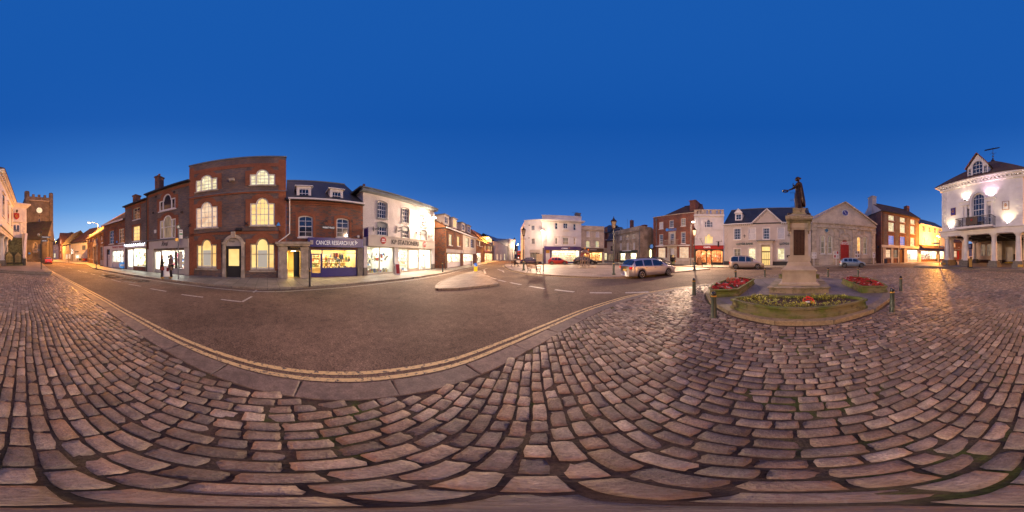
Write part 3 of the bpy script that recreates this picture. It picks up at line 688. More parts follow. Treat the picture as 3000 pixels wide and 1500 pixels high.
# market square with its kerb
pf = [(1480, 776), (1478, 780), (1486.5, 786.5), (1502, 793.5), (1545, 802.5), (1610, 808.5), (1660, 811), (1741, 814.5), (1828, 815), (1900, 809), (1971, 800), (2037.6, 793.5), (2080, 790)]
pf_ = cat(gp(pf), 5)
sq = pf_+gp([(2060, 786), (1960, 782), (1860, 779), (1760, 777.5), (1640, 777), (1530, 776.5), (1490, 775)])
b = MB(); b.prism(sq, -.05, .098); tag(b.build('market_square', K['plaza']), kind='structure')
kerbstones('square_kerb', pf_, 0, -.16 if False else .15, -.02, .104, .9, 'kerbpale')
b = MB(); q = resample(pf_[2:-14], .4); band(b, q, -.16, -.08, .006); band(b, q, -.32, -.24, .006); tag(b.build('double_yellow_lines', K['yellowline']), kind='structure')
# far pavement
fp = cat(gp([(1512, 772.5), (1560, 773.5), (1700, 774.3), (1850, 774), (1952, 774.6), (2031, 782), (2134, 785), (2250, 785.5), (2400, 783), (2500, 780.5), (2568, 777.5), (2636, 774), (2700, 769), (2735, 765.5)]), 4)
b = MB(); b.prism(fp+[tuple(P(2740, 60)[:2]), tuple(P(2560, 60)[:2]), tuple(P(2100, 60)[:2]), tuple(P(1800, 80)[:2]), tuple(P(1560, 60)[:2]), tuple(P(1515, 60)[:2])], -.05, .098); tag(b.build('pavement', K['paving']), kind='structure')
kerbstones('pavement_kerb', fp, .0, .15, -.02, .104, 1.2, 'kerbpale')
# road markings
def dash(l, wd=.12, m='whiteline', name='road_marking'):
    b = MB()
    for a, c in l:
        p = G(*a); q = G(*c); t = (q-p).normalized(); nn = Vector((-t.y, t.x, 0))*wd/2
        b.add([(v_.x, v_.y, .007) for v_ in (p-nn, q-nn, q+nn, p+nn)], [(0, 1, 2, 3)])
    tag(b.build(name, K[m]), kind='structure')
dash([((228, 792.5), (237, 795)), ((241.8, 796), (255.8, 798.6)), ((266, 802), (278.7, 805.3)), ((291, 809), (309.6, 814)), ((327, 819), (354, 826.4)), ((377.5, 832.6), (413, 839)), ((440, 845.8), (487, 853.8)), ((532, 863), (595, 871)), ((647, 877.5), (706, 884)), ((200, 784), (210, 786.5)), ((180, 779), (190, 781.5))])
dash([((709, 884.5), (738, 869)), ((742, 857), (752, 850)), ((1350, 803.5), (1368, 800.5)), ((1400, 794), (1412, 791.6)), ((1412, 791), (1428, 786)), ((1418, 790.5), (1424, 786.5)), ((240, 894), (252, 896))], .1)
dash([((1418, 791.6), (1422, 802)), ((1423.4, 807), (1435, 811)), ((1436, 813), (1454, 818)), ((1459, 820), (1481, 825.5)), ((1495, 828), (1527, 834.5)), ((1551.7, 838.7), (1596, 845.9)), ((1625.6, 849), (1682, 855.4)), ((1727.8, 857.8), (1792, 858.2)), ((1832, 858), (1900.6, 855.8)), ((1942, 853), (2000, 847))], .2)
dash([((1458, 788.5), (1470, 793.5))], .2)
b = MB(); pts = gp([(1466, 791), (1474, 797.5), (1478, 799.5), (1476, 793.5), (1470, 791.5)]); b.add([(x, y, .007) for x, y in pts], [(0, 1, 2, 3, 4)]); tag(b.build('road_arrow', K['whiteline']), kind='structure')
# faded lettering in the bus bay
def road_text(body, px0, py0, px1, py1, ht):
    p = G(px0, py0); q = G(px1, py1); t = (q-p); w_ = t.length; ang = atan2(t.y, t.x)
    vs, fs = text_mesh(body, w_, ht); bb = MB(); bb.add([(v_[0], v_[2], 0) for v_ in vs], fs)
    o = bb.build('road_lettering', K['whiteline'], fix=False); o.location = ((p+q)/2); o.location.z = .008; o.rotation_euler = (0, 0, ang); o.scale = (1, 1, .05); tag(o, kind='structure')
road_text('BUS', 308, 806.5, 350, 814.5, 1.3); road_text('STOP', 352, 819, 432, 826, 1.2)
dash([((300, 803.5), (360, 816)), ((346, 821), (396, 829))], .08)
# slotted drain by the kerb
b = MB(); p = G(792, 850); q = G(826, 850); t = (q-p).normalized(); nn = Vector((-t.y, t.x, 0))
for k in range(9):
    a = p.lerp(q, k/9.); b.add([tuple(a+Vector((0, 0, .009))-nn*.14), tuple(a+t*.04+Vector((0, 0, .009))-nn*.14), tuple(a+t*.04+Vector((0, 0, .009))+nn*.14), tuple(a+Vector((0, 0, .009))+nn*.14)], [(0, 1, 2, 3)])
tag(b.build('drain_grating', K['iron']), kind='structure')
print('setts', nset, len(setts.v))
# ================= buildings =================
RB = mat('glowing_grey_blind', (.3,.3,.3), .7, var=0, emit=(.8, .72, .55), es=.42)  # weak glow put into the blind itself, standing in for room light behind
# --- three storey house with curved-looking long parapet and six arched triple windows
s = Bld('brick_house', 'tall dark brick house with six lit arched triple windows and a glazed door', 'house', 555, 13.55, 838, 11.98)
HT = 10.0
for r, ps, pn in (((573.3, 636.9, 512, 558.7), 523.6, 'litwhite'), ((732, 806.4, 495.4, 542.3), 509, 'litwhite'), ((574, 637.5, 590.8, 667.7), 606, 'litwarm'), ((732.9, 805.2, 578.7, 661), 594.4, 'lityellow')):
    s.win(r, 'ven', 3, 5, pn, py_s=ps, cw=.5, fw=.1, sur='red', sw=.34, dep=.1, sill='stone')
for r, ps in (((575.7, 635.4, 699.8, 787.6), 716), ((732.9, 805.8, 696.7, 792.7), 713.4)):
    w_ = s.win(r, 'ven', 1, 2, 'lityellow', 'stone', py_s=ps, cw=.5, fw=.1, sur='red', sw=.34, dep=.14, sill='stone')
    u0, u1, z0, z1 = s.rect(r); b = MB()
    for k in range(14): b.sphere((u0+.12+(u1-u0-.24)*(k+.5)/14, .1, z0+.2), .05, 6)
    b.box(u0+.1, u1-.1, .09, .11, z0+.08, z0+.17); b.build('fretwork', K['trim'], w_)
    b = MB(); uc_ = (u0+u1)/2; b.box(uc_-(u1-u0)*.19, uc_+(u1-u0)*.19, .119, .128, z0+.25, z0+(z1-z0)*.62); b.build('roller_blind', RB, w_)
u0, u1, z0, z1 = s.rect((664.7, 704.1, 725.2, 810)); zt = s.Zc(684, 696.7)
s.holes.append(shape('arch', u0-.08, u1+.08, .1, zt))
b = MB(); b.ring(shape('rect', u0, u1, .1, z1), shape('rect', u0, u1, .1, z1, -.11), .1, .18); b.box(u0+.11, u1-.11, .11, .17, .2, .95); b.box(u0-.08, u1+.08, .08, .2, z1+.001, z1+.12)
d = b.build('door', K['charcoal'], s.root); b = MB(); b.box(u0+.1, u1-.1, .14, .15, .951, z1-.1); b.build('glass', K['lityellow'], d)
b = MB(); b.box(u1-.09, u1-.04, .02, .09, 1.1, 1.35); b.build('handle', K['lead'], d)
b = MB(); b.slab([p for p in shape('arch', u0-.08, u1+.08, z1+.122, zt)], .08, .12); lu = b.build('fanlight_panel', K['greige'], s.root)
s.letters('Rouge', (671, 688, 703.5, 711), .075, 'charcoal', lu, shear=.4)
b = MB(); b.ring(shape('arch', u0-.08, u1+.08, .1, zt, .24), shape('arch', u0-.08, u1+.08, .1, zt), -.1, .03); b.box((u0+u1)/2-.16, (u0+u1)/2+.16, -.2, .02, zt-.02, zt+.45)
for x in (u0-.36, u1+.04): b.box(x, x+.32, -.16, .02, z1+.25, z1+.4); b.box(x+.02, x+.3, -.14, .02, .1, .5)
b.build('door_surround', K['stone'], s.root)
s.wall(HT, 'flint', 9)
b = MB()
for py, th, y in ((566.6, .12, -.09), (682, .2, -.03), (516-29, .34, -.035)):
    z = s.Zc(700, py); b.box(0.001, s.L-.001, y, .02, z-th/2, z+th/2)
bb = b.build('string_course', K['red'], s.root)
b = MB(); z = s.Zc(700, 566.6)+.1; b.box(-.05, s.L+.05, -.13, .02, z-.03, z+.03); b.box(-.04, s.L+.04, -.08, .3, HT-.04, HT+.08); b.build('coping', K['lead'], s.root)
b = MB()
for x, w_ in ((.002, .42), (s.L-.55, .548)): b.box(x, x+w_, -.03, .02, .1, HT-.3)
b.build('corner_dressing', K['red'], s.root)
b = MB(); z = s.Zc(760, 676); b.tube([(0.2, -.06, z-.12), (2, -.07, z), (s.L-.4, -.07, z-.02), (s.L-.35, -.07, z-.5)], .018, 5); b.build('cable', K['iron'], s.root)
u, z = s.uv(680.8, 530); b = MB(); b.box(u-.2, u+.2, -.35, -.1, z-.12, z+.1); b.beam((u, 0, z), (u, -.15, z), .05); b.build('floodlight', K['stone'], s.root)
u, z = s.uv(815.5, 657); b = MB(); b.slab([(u-.15, z-.12), (u+.15, z-.12), (u, z+.16)], -.12, .0); b.build('alarm_box', K['letterb'], s.root)
u, z = s.uv(701, 673); b = MB(); b.box(u-.22, u+.22, -.3, 0, z-.08, z+.1); b.build('lamp_housing', K['iron'], s.root)
for q in ((556.5, 660), (722, 655)):
    u, z = s.uv(*q); b = MB(); b.beam((u-.14, -.05, z-.12), (u+.14, -.05, z+.12), .05); b.beam((u+.14, -.06, z-.12), (u-.14, -.06, z+.12), .05); b.build('tie_plate', K['iron'], s.root)
s.boxp('name_plate', (717, 726, 748, 754), -.03, 0, 'lead')

# --- boutique
s = Bld('brick_house', 'grey brick house with pale boutique front and two white arched triple windows', 'house', 430, 17.0, 554.5, 13.57)
s.win((466.4, 514.3, 567.3, 615.2), 'ven', 2, 1, 'glass', py_s=583.7, cw=.52, fw=.12, sur='red', sw=.28, dep=.08)
s.win((468, 515.3, 630, 699.7), 'ven', 2, 2, 'litpink', py_s=643, cw=.52, fw=.12, sur='red', sw=.28, dep=.08)
s.shop((450, 541, 732, 800), divs=(472, 512), door=(452.5, 471), stall=.45, pal='clothes', stock=70, ceil='lampcool', label='clothes and models on show behind the boutique window', fm='greige')
s.wall(8.45, 'flint2', 9)
s.boxp('fascia', (436, 551, 703, 727), -.14, .0, 'greige'); s.letters('Rival', (473, 493, 706.5, 720.5), -.15, 'charcoal', shear=.5)
b = MB()
for x0, x1 in (((s.U(431.5)), s.U(450)), (s.U(541), s.U(554))): b.box(x0, x1, -.08, .0, .1, s.Zc(495, 727.5)-.01)
b.build('pilaster', K['greige'], s.root)
b = MB(); z = s.Zc(495, 701.5); b.box(.1, s.L-.1, -.22, 0, z-.02, z+.08); b.build('shop_cornice', K['lead'], s.root)
b = MB(); b.box(.002, .3, -.03, .02, .1, 8.0); b.box(.302, s.L-.002, -.04, .02, 7.95, 8.2); b.build('corner_dressing', K['red'], s.root)
s.roof(8.45, 10.4, 9, 'slate', gm='flint2')
s.chimney((462, 472, 519, 551), y=1.6, w=.9, pots=1, mat_='redmix', zb=8)
b = MB(); b.tube([(.12, -.12, .1), (.12, -.12, 8.3)], .05, 6); b.box(.02, .25, -.24, -.03, 8.2, 8.4); b.build('drainpipe', K['iron'], s.root)
for q in ((457, 577), (511, 563), (533, 622), (449, 624)):
    u, z = s.uv(*q); b = MB(); b.box(u-.08, u+.08, -.1, 0, z-.08, z+.08); b.build('tie_plate', K['iron'], s.root)
s.boxp('alarm_box', (451, 456, 673, 683), -.1, 0, 'white')
# --- florist
s = Bld('brick_house', 'narrow grey brick house with brightly lit florist window below a string of lights', 'house', 366.5, 20.0, 430, 17.02)
s.win((390, 410, 608.7, 642.7), 'rect', 2, 4, 'glass', 'cream', sur='red', sw=.18)
s.win((389.4, 410, 661.7, 705.7), 'rect', 2, 4, 'lityellow', 'cream', sur='red', sw=.18)
s.shop((372, 427, 727, 789), divs=(390,), door=(373, 389.5), stall=.42, sm='redmix', pal='plants', stock=70, ceil='lampcool', label='plants and vases behind the florist window', fm='white')
s.wall(7.95, 'flint2', 9)
s.boxp('fascia', (368, 429, 718, 726), -.12, .0, 'greige'); s.roof(7.95, 9.8, 9, 'tile', gm='flint2')
s.chimney((396, 405, 573, 600), y=1.5, w=.8, pots=0, mat_='redmix', zb=7.6)
b = MB(); b.box(.01, s.L-.01, -.04, .02, 7.55, 7.75); b.build('string_course', K['red'], s.root)
sl = MB()
for k in range(60):
    u = .1+(s.L-.2)*k/59; z = s.Zc(400, 718)+.12*sin(k*1.1)+.05*random.random(); sl.sphere((u, -.2, z), .022, 6)
o = sl.build('string_lights', emi('fairy_light', (.8, .85, 1), 14)); o.location = s.root.location; o.rotation_euler = s.root.rotation_euler
STR = thing('string_lights', 'string of cold white lights hung over the florist shop sign', 'lights', s.root.location, s.rot)
# --- travel shop
s = Bld('brick_house', 'low brick house with white travel shop front and two sash windows', 'house', 304.5, 24.8, 366.3, 20.2)
s.win((320, 334, 676, 714.7), 'rect', 2, 4, 'glass', sur='red', sw=.2); s.win((347.8, 364.4, 669.8, 712), 'rect', 2, 4, 'glass', sur='red', sw=.16)
s.shop((329.6, 361.8, 734, 779), divs=(340.5, 351.5), stall=.75, sm='white', pal='paper', rows=2, stock=50, ceil='lampcool', label='leaflets and models behind the travel shop window', fm='white')
u0, u1, z0, z1 = s.rect((313, 323, 731, 779)); s.holes.append(shape('arch', u0, u1, .1, z1))
b = MB(); b.slab(shape('rect', u0, u1, .1, z1-.75), .14, .2); b.slab(shape('rect', u0+.15, u1-.15, 1.1, z1-.9), .12, .139, 1); b.build('door', [K['white'], K['blind']], s.root)
b = MB(); b.slab([p for p in shape('arch', u0, u1, z1-.74, z1)], .16, .2); b.build('fanlight', K['glass'], s.root)
s.wall(6.4, 'redmix', 9)
b = MB(); zz = s.Zc(335, 719)
for a, c, z0_, z1_ in ((0, s.U(313)-.001, .1, zz), (s.U(323)+.001, s.U(329.6), .1, zz), (s.U(361.8), s.L, .1, zz), (s.U(329.6), s.U(361.8), s.Zc(345, 733), zz), (s.U(313), s.U(323), z1+.05, zz)):
    b.box(a+.001, c-.001, -.06, 0.01, z0_, z1_)
b.build('white_front', K['white'], s.root)
s.letters('TRIANGLE TRAVEL', (328.5, 361.5, 721, 726.8), -.075, 'redpaint')
s.roof(6.4, 9.6, 9, 'tile', hl=3.6, gm='redmix'); b = MB(); b.box(-.2, s.L, -.4, -.34, 6.2, 6.42); b.build('gutter', K['white'], s.root)
u, z = s.uv(341.5, 708); s.boxp('plaque', (340, 343.5, 706, 711), -.05, 0, 'letterb')
u, z = s.uv(306, 695)
b = MB(); b.tube([(u, 0, z), (u, -1.1, z)], .025, 5); b.torus((u, -.65, z+.28), .24, .02, 14, 4, 0, 'x'); b.tube([(u, -.2, z), (u, -.9, z+.45)], .02, 5); b.build('sign_bracket', K['iron'], s.root)

# --- stone bank with dormers
s = Bld('stone_bank', 'stone fronted bank with pedimented doorway and four dormers lit orange', 'bank', 256, 41, 303.5, 28.0)
for r in ((260.5, 264.5, 728, 758), (270, 274.5, 727, 760), (294, 301, 722, 765)): s.win(r, 'rect', 2, 4, 'glass', 'stone', sur='stone', sw=.15)
for r in ((259.5, 263, 702.5, 711), (269.5, 273.5, 700, 709), (281.5, 285.5, 696, 707), (294.5, 299.5, 692, 704)): s.win(r, 'rect', 2, 2, 'blind', sill=None)
s.holes.append(shape('rect', s.U(279.5), s.U(285.5), .1, s.Zc(282.5, 727)))
s.wall(6.1, 'orange', 9)
b = MB(); b.box(s.U(279.5), s.U(285.5), .15, .2, .1, s.Zc(282.5, 727)); b.build('door', K['wood'], s.root)
b = MB(); a, c = s.U(277), s.U(288); zz = s.Zc(282.5, 723); b.box(a, c, -.5, 0, zz, zz+.25); b.box(a+.1, a+.6, -.35, 0, .1, zz-.002); b.box(c-.6, c-.1, -.35, 0, .1, zz-.002)
b.slab([(a, zz+.252), (c, zz+.252), ((a+c)/2, zz+1.5)], -.4, 0); b.build('door_surround', K['stone'], s.root)
for r in ((259, 263.5, 690, 700), (269, 274, 686, 698), (281, 286.3, 681.5, 693), (293.5, 300.5, 676.5, 690.5)): s.dormer(r, .5, 2, 'hip', rm='tile', cols=2, rows=2)
s.roof(6.1, 10.0, 9, 'tile', hl=1.5, gm='ashlar'); b = MB(); b.box(-.2, s.L+.1, -.42, 0, 5.85, 6.08); b.build('eaves_cornice', K['stone'], s.root)
s.chimney((255, 262, 679, 695), y=4, w=1, pots=0, zb=7, mat_='redmix')
s.letters('BANK', (296, 302, 710.5, 712.5), -.03, 'letterw')
# --- white corner house
s = Bld('corner_house', 'cream corner house with brown tiled roof and three lit shop windows', 'house', 208, 54, 256, 47)
s.win((240, 251, 719, 732), 'rect', 4, 2, 'litpink', 'darkbrown'); s.win((220, 236, 744, 759), 'rect', 3, 2, 'litwarm', 'trim', sill=None)
s.wall(6.0, 'white', 9); s.roof(6.0, 10.6, 9, 'tile', hl=4, gm='white', over=.5)
s.boxp('shop_sign', (220, 230, 736.5, 738.5), -.1, 0, 'charcoal')
s2 = Bld('', '', '', 183.5, 66, 208, 54, root=None) if False else None
a = P(183.5, 66); c = P(208, 54)
s2 = Bld('corner_house_wing', 'pale side wing of the corner house with two lit windows at pavement level', 'house', 183.5, 66, 207.9, 54.1)
for r, pn, nr in (((191.5, 198, 744.5, 758), 'litwarm', 2), ((200.5, 206.5, 744, 758), 'litwarm', 2), ((184.5, 187, 744, 757), 'litamber', 2), ((194, 197.5, 720, 735), 'blind', 3), ((202, 206, 717.5, 732), 'glass', 3)): s2.win(r, 'rect', 2, nr, pn)
s2.wall(6.0, 'greige', 7); s2.roof(6.0, 10.4, 7, 'mosstile', hr=.01, gm='cream', over=.5)
# --- gabled orange houses down the street
s = Bld('gabled_house', 'narrow gabled house glowing orange beside the cream corner house', 'house', 171.5, 84, 183.3, 70)
for r in ((176.5, 179, 702, 714), (176.5, 179, 721, 735), (176.5, 179, 742, 754)): s.win(r, 'rect', 2, 2, 'blind')
s.wall(0, 'orange', 9, outer=[(0, -.1), (s.L, -.1), (s.L, 7), (s.L*.5, 12.2), (0, 7)])
b = MB(); L = s.L; b.slab([(L+.3, 6.7), (L*.5, 12.5), (-.3, 6.7), (-.3, 6.9), (L*.5, 12.75), (L+.3, 6.95)], -.3, 9); b.build('roof', K['tile'], s.root)
s = Bld('long_roofed_house', 'long brown tiled roof rising behind the corner house with a three pot chimney', 'house', 174, 92, 262, 66)
s.wall(8.6, 'orange', 10); s.roof(8.6, 11.2, 10, 'tile', gm='orange')
s.chimney((198, 212, 682.5, 692), y=4, w=1.4, pots=3, mat_='redmix', zb=8)
s = Bld('terrace_house', 'pale terraced house with lit shop at the far end of the left street', 'house', 148, 98, 171.4, 86)
for r in ((153, 156, 742, 754), (158, 162.5, 742, 755)): s.win(r, 'rect', 2, 2, 'litwhite')
for r in ((158, 160.5, 720, 731), (165, 167.5, 728, 737), (155, 157, 722, 731)): s.win(r, 'rect', 2, 2, 'glass')
s.wall(8.2, 'cream', 10); s.roof(8.2, 12.5, 10, 'tile', gm='cream')

# --- charity shop and passage
s = Bld('brick_house', 'red brick house with blue charity shop front, lit side passage and two roof dormers', 'house', 838.3, 11.98, 1063, 13.3)
s.win((874, 917, 631, 694.7), 'seg', 2, 4, 'glass', sur='red', sw=.2, fw=.09, bar=.035); s.win((985.7, 1023, 638.8, 696.3), 'seg', 2, 4, 'glass', sur='red', sw=.2, fw=.09, bar=.035)
for w_ in (s.root.children[-2:]): pass
s.shop((908.7, 1046, 730, 809), divs=(944,), door=(911, 943), stall=.62, fm='navy', sm='navy', pal='mixed', stock=120, transom=.28, ceil='lampyellow', wallm='roomcream', label='clothes, toys and posters behind the charity shop window')
u0, u1, z0, z1 = s.rect((842, 880, 735, 815)); s.holes.append(shape('rect', u0, u1, .1, z1))
s.wall(6.05, 'redmix', 9)
b = MB(); D_ = 6
b.add([(u0-.02, .2, .1), (u1+.02, .2, .1), (u1+.02, D_, .1), (u0-.02, D_, .1), (u0-.02, .2, z1+.1), (u1+.02, .2, z1+.1), (u1+.02, D_, z1+.1), (u0-.02, D_, z1+.1)], [(0, 1, 2, 3)], 1).add([(u0-.02, .2, .1), (u1+.02, .2, .1), (u1+.02, D_, .1), (u0-.02, D_, .1), (u0-.02, .2, z1+.1), (u1+.02, .2, z1+.1), (u1+.02, D_, z1+.1), (u0-.02, D_, z1+.1)], [(3, 2, 6, 7), (0, 3, 7, 4), (2, 1, 5, 6), (4, 5, 6, 7)], 0)
b.build('passage', [K['roomcream'], K['paving']], s.root)
b = MB(); b.box((u0+u1)/2-.2, (u0+u1)/2+.2, 1.2, 1.6, z1+.02, z1+.09); b.build('ceiling_light', K['lampyellow'], s.root)
ld = bpy.data.lights.new('passage_lighting', 'AREA'); ld.shape = 'RECTANGLE'; ld.size = .7; ld.size_y = 3.5; ld.energy = 150; ld.color = (1, .72, .22); lo = bpy.data.objects.new('passage_lighting', ld); COL.objects.link(lo); lo.location = s.world((u0+u1)/2, 3, z1); lo.rotation_euler = (0, 0, s.rot)
b = MB(); b.box(u1-.5, u1-.03, .25, .31, .12, z1-.02); b.box(u1-.44, u1-.3, .235, .249, .9, z1-.2); b.box(u1-.24, u1-.1, .235, .249, .9, z1-.2); b.build('open_door', K['green'], s.root)
b = MB(); zz = s.Zc(861, 722); h0 = s.Zc(861, 700)
for a, c in ((u0-.62, u0-.02), (u1+.02, u1+.55)): b.box(a, c, -.3, -.001, .1, zz); b.box(a-.05, c+.05, -.36, -.3, .1, .75); b.box(a-.04, c+.04, -.36, -.3, zz-.25, zz-.05)
b.box(u0-.6, u1+.53, -.28, -.002, z1+.02, zz-.26); b.box(u0-.75, u1+.65, -.5, -.001, zz+.001, zz+.14); b.box(u0-.85, u1+.75, -.62, -.001, zz+.142, zz+.3)
ps = b.build('passage_surround', K['stone'], s.root)
s.boxp('name_board', (847, 885, 721.5, 729), -.33, -.281, 'charcoal', dep=-.33); s.letters('HEDGES & SON', (850, 880, 722.5, 725.5), -.345, 'gold'); s.letters('SOLICITORS', (856, 874, 726.5, 728.3), -.345, 'gold')
fa = s.boxp('fascia', (902.5, 1064, 697, 724), -.3, -.001, 'navy', dep=-.3)
s.letters('CANCER RESEARCH UK', (926, 1037, 705.5, 717.5), -.315, 'letterw', fa)
b = MB()
for i in range(4):
    for j in range(-3+i, 4-i):
        if (i+j) % 2 == 1 or True:
            u, z = s.uv(1041+i*2.6, 711+j*2.2, -.31); b.slab([(u-.045, z), (u, z-.045), (u+.045, z), (u, z+.045)], -.318, -.302) if (i+j) % 2 == 0 else None
b.build('emblem', K['letterw'], fa)
s.boxp('letter_plate', (908.9, 917.5, 703.5, 716), -.318, -.302, 'greige', fa, dep=-.31)
b = MB(); z0, z1 = .1, s.Zc(1053, 725)
b.box(s.U(1046)+.01, s.U(1062), -.1, -.001, .1, z1); b.box(s.U(902.5), s.U(908.7)-.01, -.1, -.001, .1, z1); b.build('stone_pier', K['greystone'], s.root)
ns = s.boxp('street_name_plate', (943.8, 981.7, 662, 671.4), -.04, 0, 'charcoal'); s.letters('MARKET PLACE', (946, 979.5, 664.3, 669.3), -.05, 'letterw', ns)
s.dormer((869, 911.8, 546.5, 582), .25, 2.6, 'hip', cols=3, rows=2, hgt=.35); s.dormer((966.8, 1005, 555, 590), .25, 2.6, 'hip', cols=3, rows=2, hgt=.35)
s.roof(6.05, 9.9, 9, 'slate', gm='redmix', over=.3, side=.02)
b = MB(); b.box(.15, s.L, -.42, -.31, 5.95, 6.07); b.tube([(.25, -.36, 6.0), (.25, -.1, 5.6), (.25, -.1, 3.35), (-.55, -.12, 2.75), (-.55, -.12, .1)], .045, 6); b.build('gutter', K['trim'], s.root)
b = MB()
for k in range(60): x = .3+(s.L-.5)*k/60; b.box(x, x+.06, -.12, .01, 5.72, 5.9)
b.box(.1, s.L-.05, -.06, .005, 5.6, 5.71); b.build('dentil_course', K['red'], s.root)
b = MB(); u, z = s.uv(1063, 672); b.box(u-.02, u+.02, -.95, -.2, s.Zc(1063, 696), s.Zc(1063, 673)); b.beam((u, 0, z+.02), (u, -1, z+.02), .04); ps = b.build('projecting_sign', K['navy'], s.root)
u = s.U(956); z = s.Zc(950, 658)
for q in ((945, 654), (956, 648), (1030, 648)):
    u, z = s.uv(*q); b = MB(); b.beam((u-.1, -.05, z-.1), (u+.1, -.05, z+.1), .045); b.beam((u+.1, -.06, z-.1), (u-.1, -.06, z+.1), .045); b.build('tie_plate', K['iron'], s.root)
u, z = s.uv(1046, 694); b = MB(); b.sphere((u, -.25, z), .12, 8); b.build('cctv_dome', K['trim'], s.root)
# --- stationer
s = Bld('whitewashed_house', 'whitewashed brick house with wide brightly lit stationery shop and grey arched windows', 'house', 1063.4, 13.32, 1272, 19.8)
for r in ((1106, 1134, 590, 639.8), (1177.3, 1199, 609.3, 652.8), (1232.6, 1249.4, 626.4, 664.6)): s.win(r, 'seg', 4, 4, 'glass', 'trim', sill='trimgrey', sur='trimgrey', sw=.05)
for r in ((1106, 1134.8, 650.6, 690), (1178, 1199, 663, 697), (1232.6, 1249.7, 674, 704)):
    w_ = s.win(r, 'seg', 4, 3, 'glass' if r[0] < 1230 else 'blind', 'trim', sill='trimgrey', sur='trimgrey', sw=.05)
    u0, u1, z0, z1 = s.rect(r); p = shape('seg', u0+.02, u1-.02, z0, z1-.02); zc = z0+(z1-z0)*.6; b = MB(); b.slab([(u0+.02, zc), (u1-.02, zc)]+p[2:], .04, .08); b.build('head_panel', K['trimgrey'], w_)
s.shop((1074.8, 1154, 723, 801), divs=(1113,), stall=.08, pal='paper', stock=110, ceil='lampcool', label='cards, shelves and bright papers in the left half of the stationery shop', fm='cream', depth=4)
s.shop((1165.5, 1263, 729, 795), divs=(1196, 1228, 1246), door=(1197, 1227), stall=.08, pal='paper', stock=110, ceil='lampcool', label='shelves and racks in the right half of the stationery shop', fm='cream', depth=4)
s.wall(7.45, 'whitewash', 10)
u0 = s.U(1074); u1 = s.U(1268); zt = s.Zc(1170, 696.5); zb = s.Zc(1170, 725)
b = MB(); b.box(u0, u1, -.3, -.001, zb, zt); b.box(u0, u1, -.34, -.3, zt-.06, zt); fa = b.build('fascia', K['palefascia'], s.root)
s.letters('KP STATIONERS', (1147.5, 1227.5, 704.5, 717.5), -.315, 'charcoal', fa, bold=.02)
for px in (1123, 1244):
    u, z = s.uv(px, 704.5 if px < 1200 else 715.5, -.31); b = MB(); b.tube([(u, -.3, z), (u, -.33, z)], .3, 20, sm=False); o = b.build('roundel', K['redpaint'], fa)
    vs, fs = text_mesh('POST\nOFFICE', .4, .26); b = MB(); b.add([(v[0]+u, v[1]-.345, v[2]+z) for v in vs], fs); b.build('lettering', K['letterw'], fa)
b = MB()
for a, c in ((s.U(1064), s.U(1074.4)), (s.U(1154.4), s.U(1165)), (s.U(1263.4), s.U(1271))): b.box(a, c, -.12, -.001, .75, zb-.001)
b.build('pilaster', K['white'], s.root)
b = MB()
for a, c in ((s.U(1064), s.U(1074.4)), (s.U(1154.4), s.U(1165)), (s.U(1263.4), s.U(1271))): b.box(a, c, -.13, -.001, .1, .749)
b.build('plinth', K['greystone'], s.root)
b = MB(); b.box(-.3, s.L+.1, -.5, 0, 7.2, 7.46); b.box(-.3, s.L+.1, -.56, 0.2, 7.462, 7.54); b.build('eaves', K['trimgrey'], s.root)
s.roof(7.54, 9.4, 10, 'slate', gm='redmix', over=.5, hl=4)
s.quoins(s.L, .9, 7.1, 'white', -1, .45, .32)
for q in ((1094, 671), (1162, 668), (1160, 677), (1219, 682), (1219, 688), (1256, 692)):
    u, z = s.uv(*q); b = MB(); b.beam((u, -.03, z-.2), (u, -.03, z+.2), .04); b.beam((u-.1, -.04, z), (u+.35, -.3, z+.05), .03); b.beam((u-.02, -.3, z-.08), (u+.4, -.35, z+.06), .05); b.build('flag_bracket', K['iron'], s.root)
sw_ = Bld('brick_gable_wall', 'tall red brick side wall between charity shop roof and whitewashed house', 'wall', 1047, 18.2, 1063.2, 13.7)
sw_.wall(8.2, 'redmix', .2)

# --- brick and cream terrace with four box dormers
s = Bld('terraced_shops', 'brick and cream terrace with four flat roofed dormers and two lit shops', 'house', 1304.3, 21.0, 1394, 34.5)
for r, pn in (((1314.6, 1324.8, 686.6, 718.6), 'litwhite'), ((1338.6, 1347, 693, 720.7), 'lityellow'), ((1363.7, 1372.2, 696.8, 723.7), 'litwhite'), ((1379.4, 1386.8, 701, 726), 'glass')): s.win(r, 'rect', 2, 4, pn, sur='orange' if r[0] < 1350 else None)
s.shop((1310.7, 1349, 743, 776), divs=(1324, 1336), stall=.7, pal='mixed', stock=60, ceil='lampwhite', label='goods in the first lit window of the dormered terrace')
s.shop((1357.6, 1386, 744, 772), divs=(1367,), stall=.6, pal='mixed', stock=50, ceil='lampwhite', label='goods in the second lit window of the dormered terrace')
s.wall(5.45, 'redmix', 9); um = s.U(1355.5)
b = MB(); b.box(um, s.L-.01, -.04, 0.001, s.Zc(1372, 741), s.Zc(1372, 727.5)); 
b.build('cream_band', K['cream'], s.root)
b = MB(); holes = [shape('rect', *s.rect(r), o=.01) for r in ((1363.7, 1372.2, 696.8, 723.7), (1379.4, 1386.8, 701, 726))]
z_ = s.Zc(1372, 727.4); outp = [(um, z_), (s.L-.01, z_), (s.L-.01, 5.4), (um, 5.4)]
tr = tessellate_polygon([[Vector((p[0], p[1], 0)) for p in q] for q in [outp]+holes]); fl = [p for q in [outp]+holes for p in q]; b.add([(p[0], -.03, p[1]) for p in fl], [tuple(t) for t in tr]); b.build('cream_render', K['cream'], s.root)
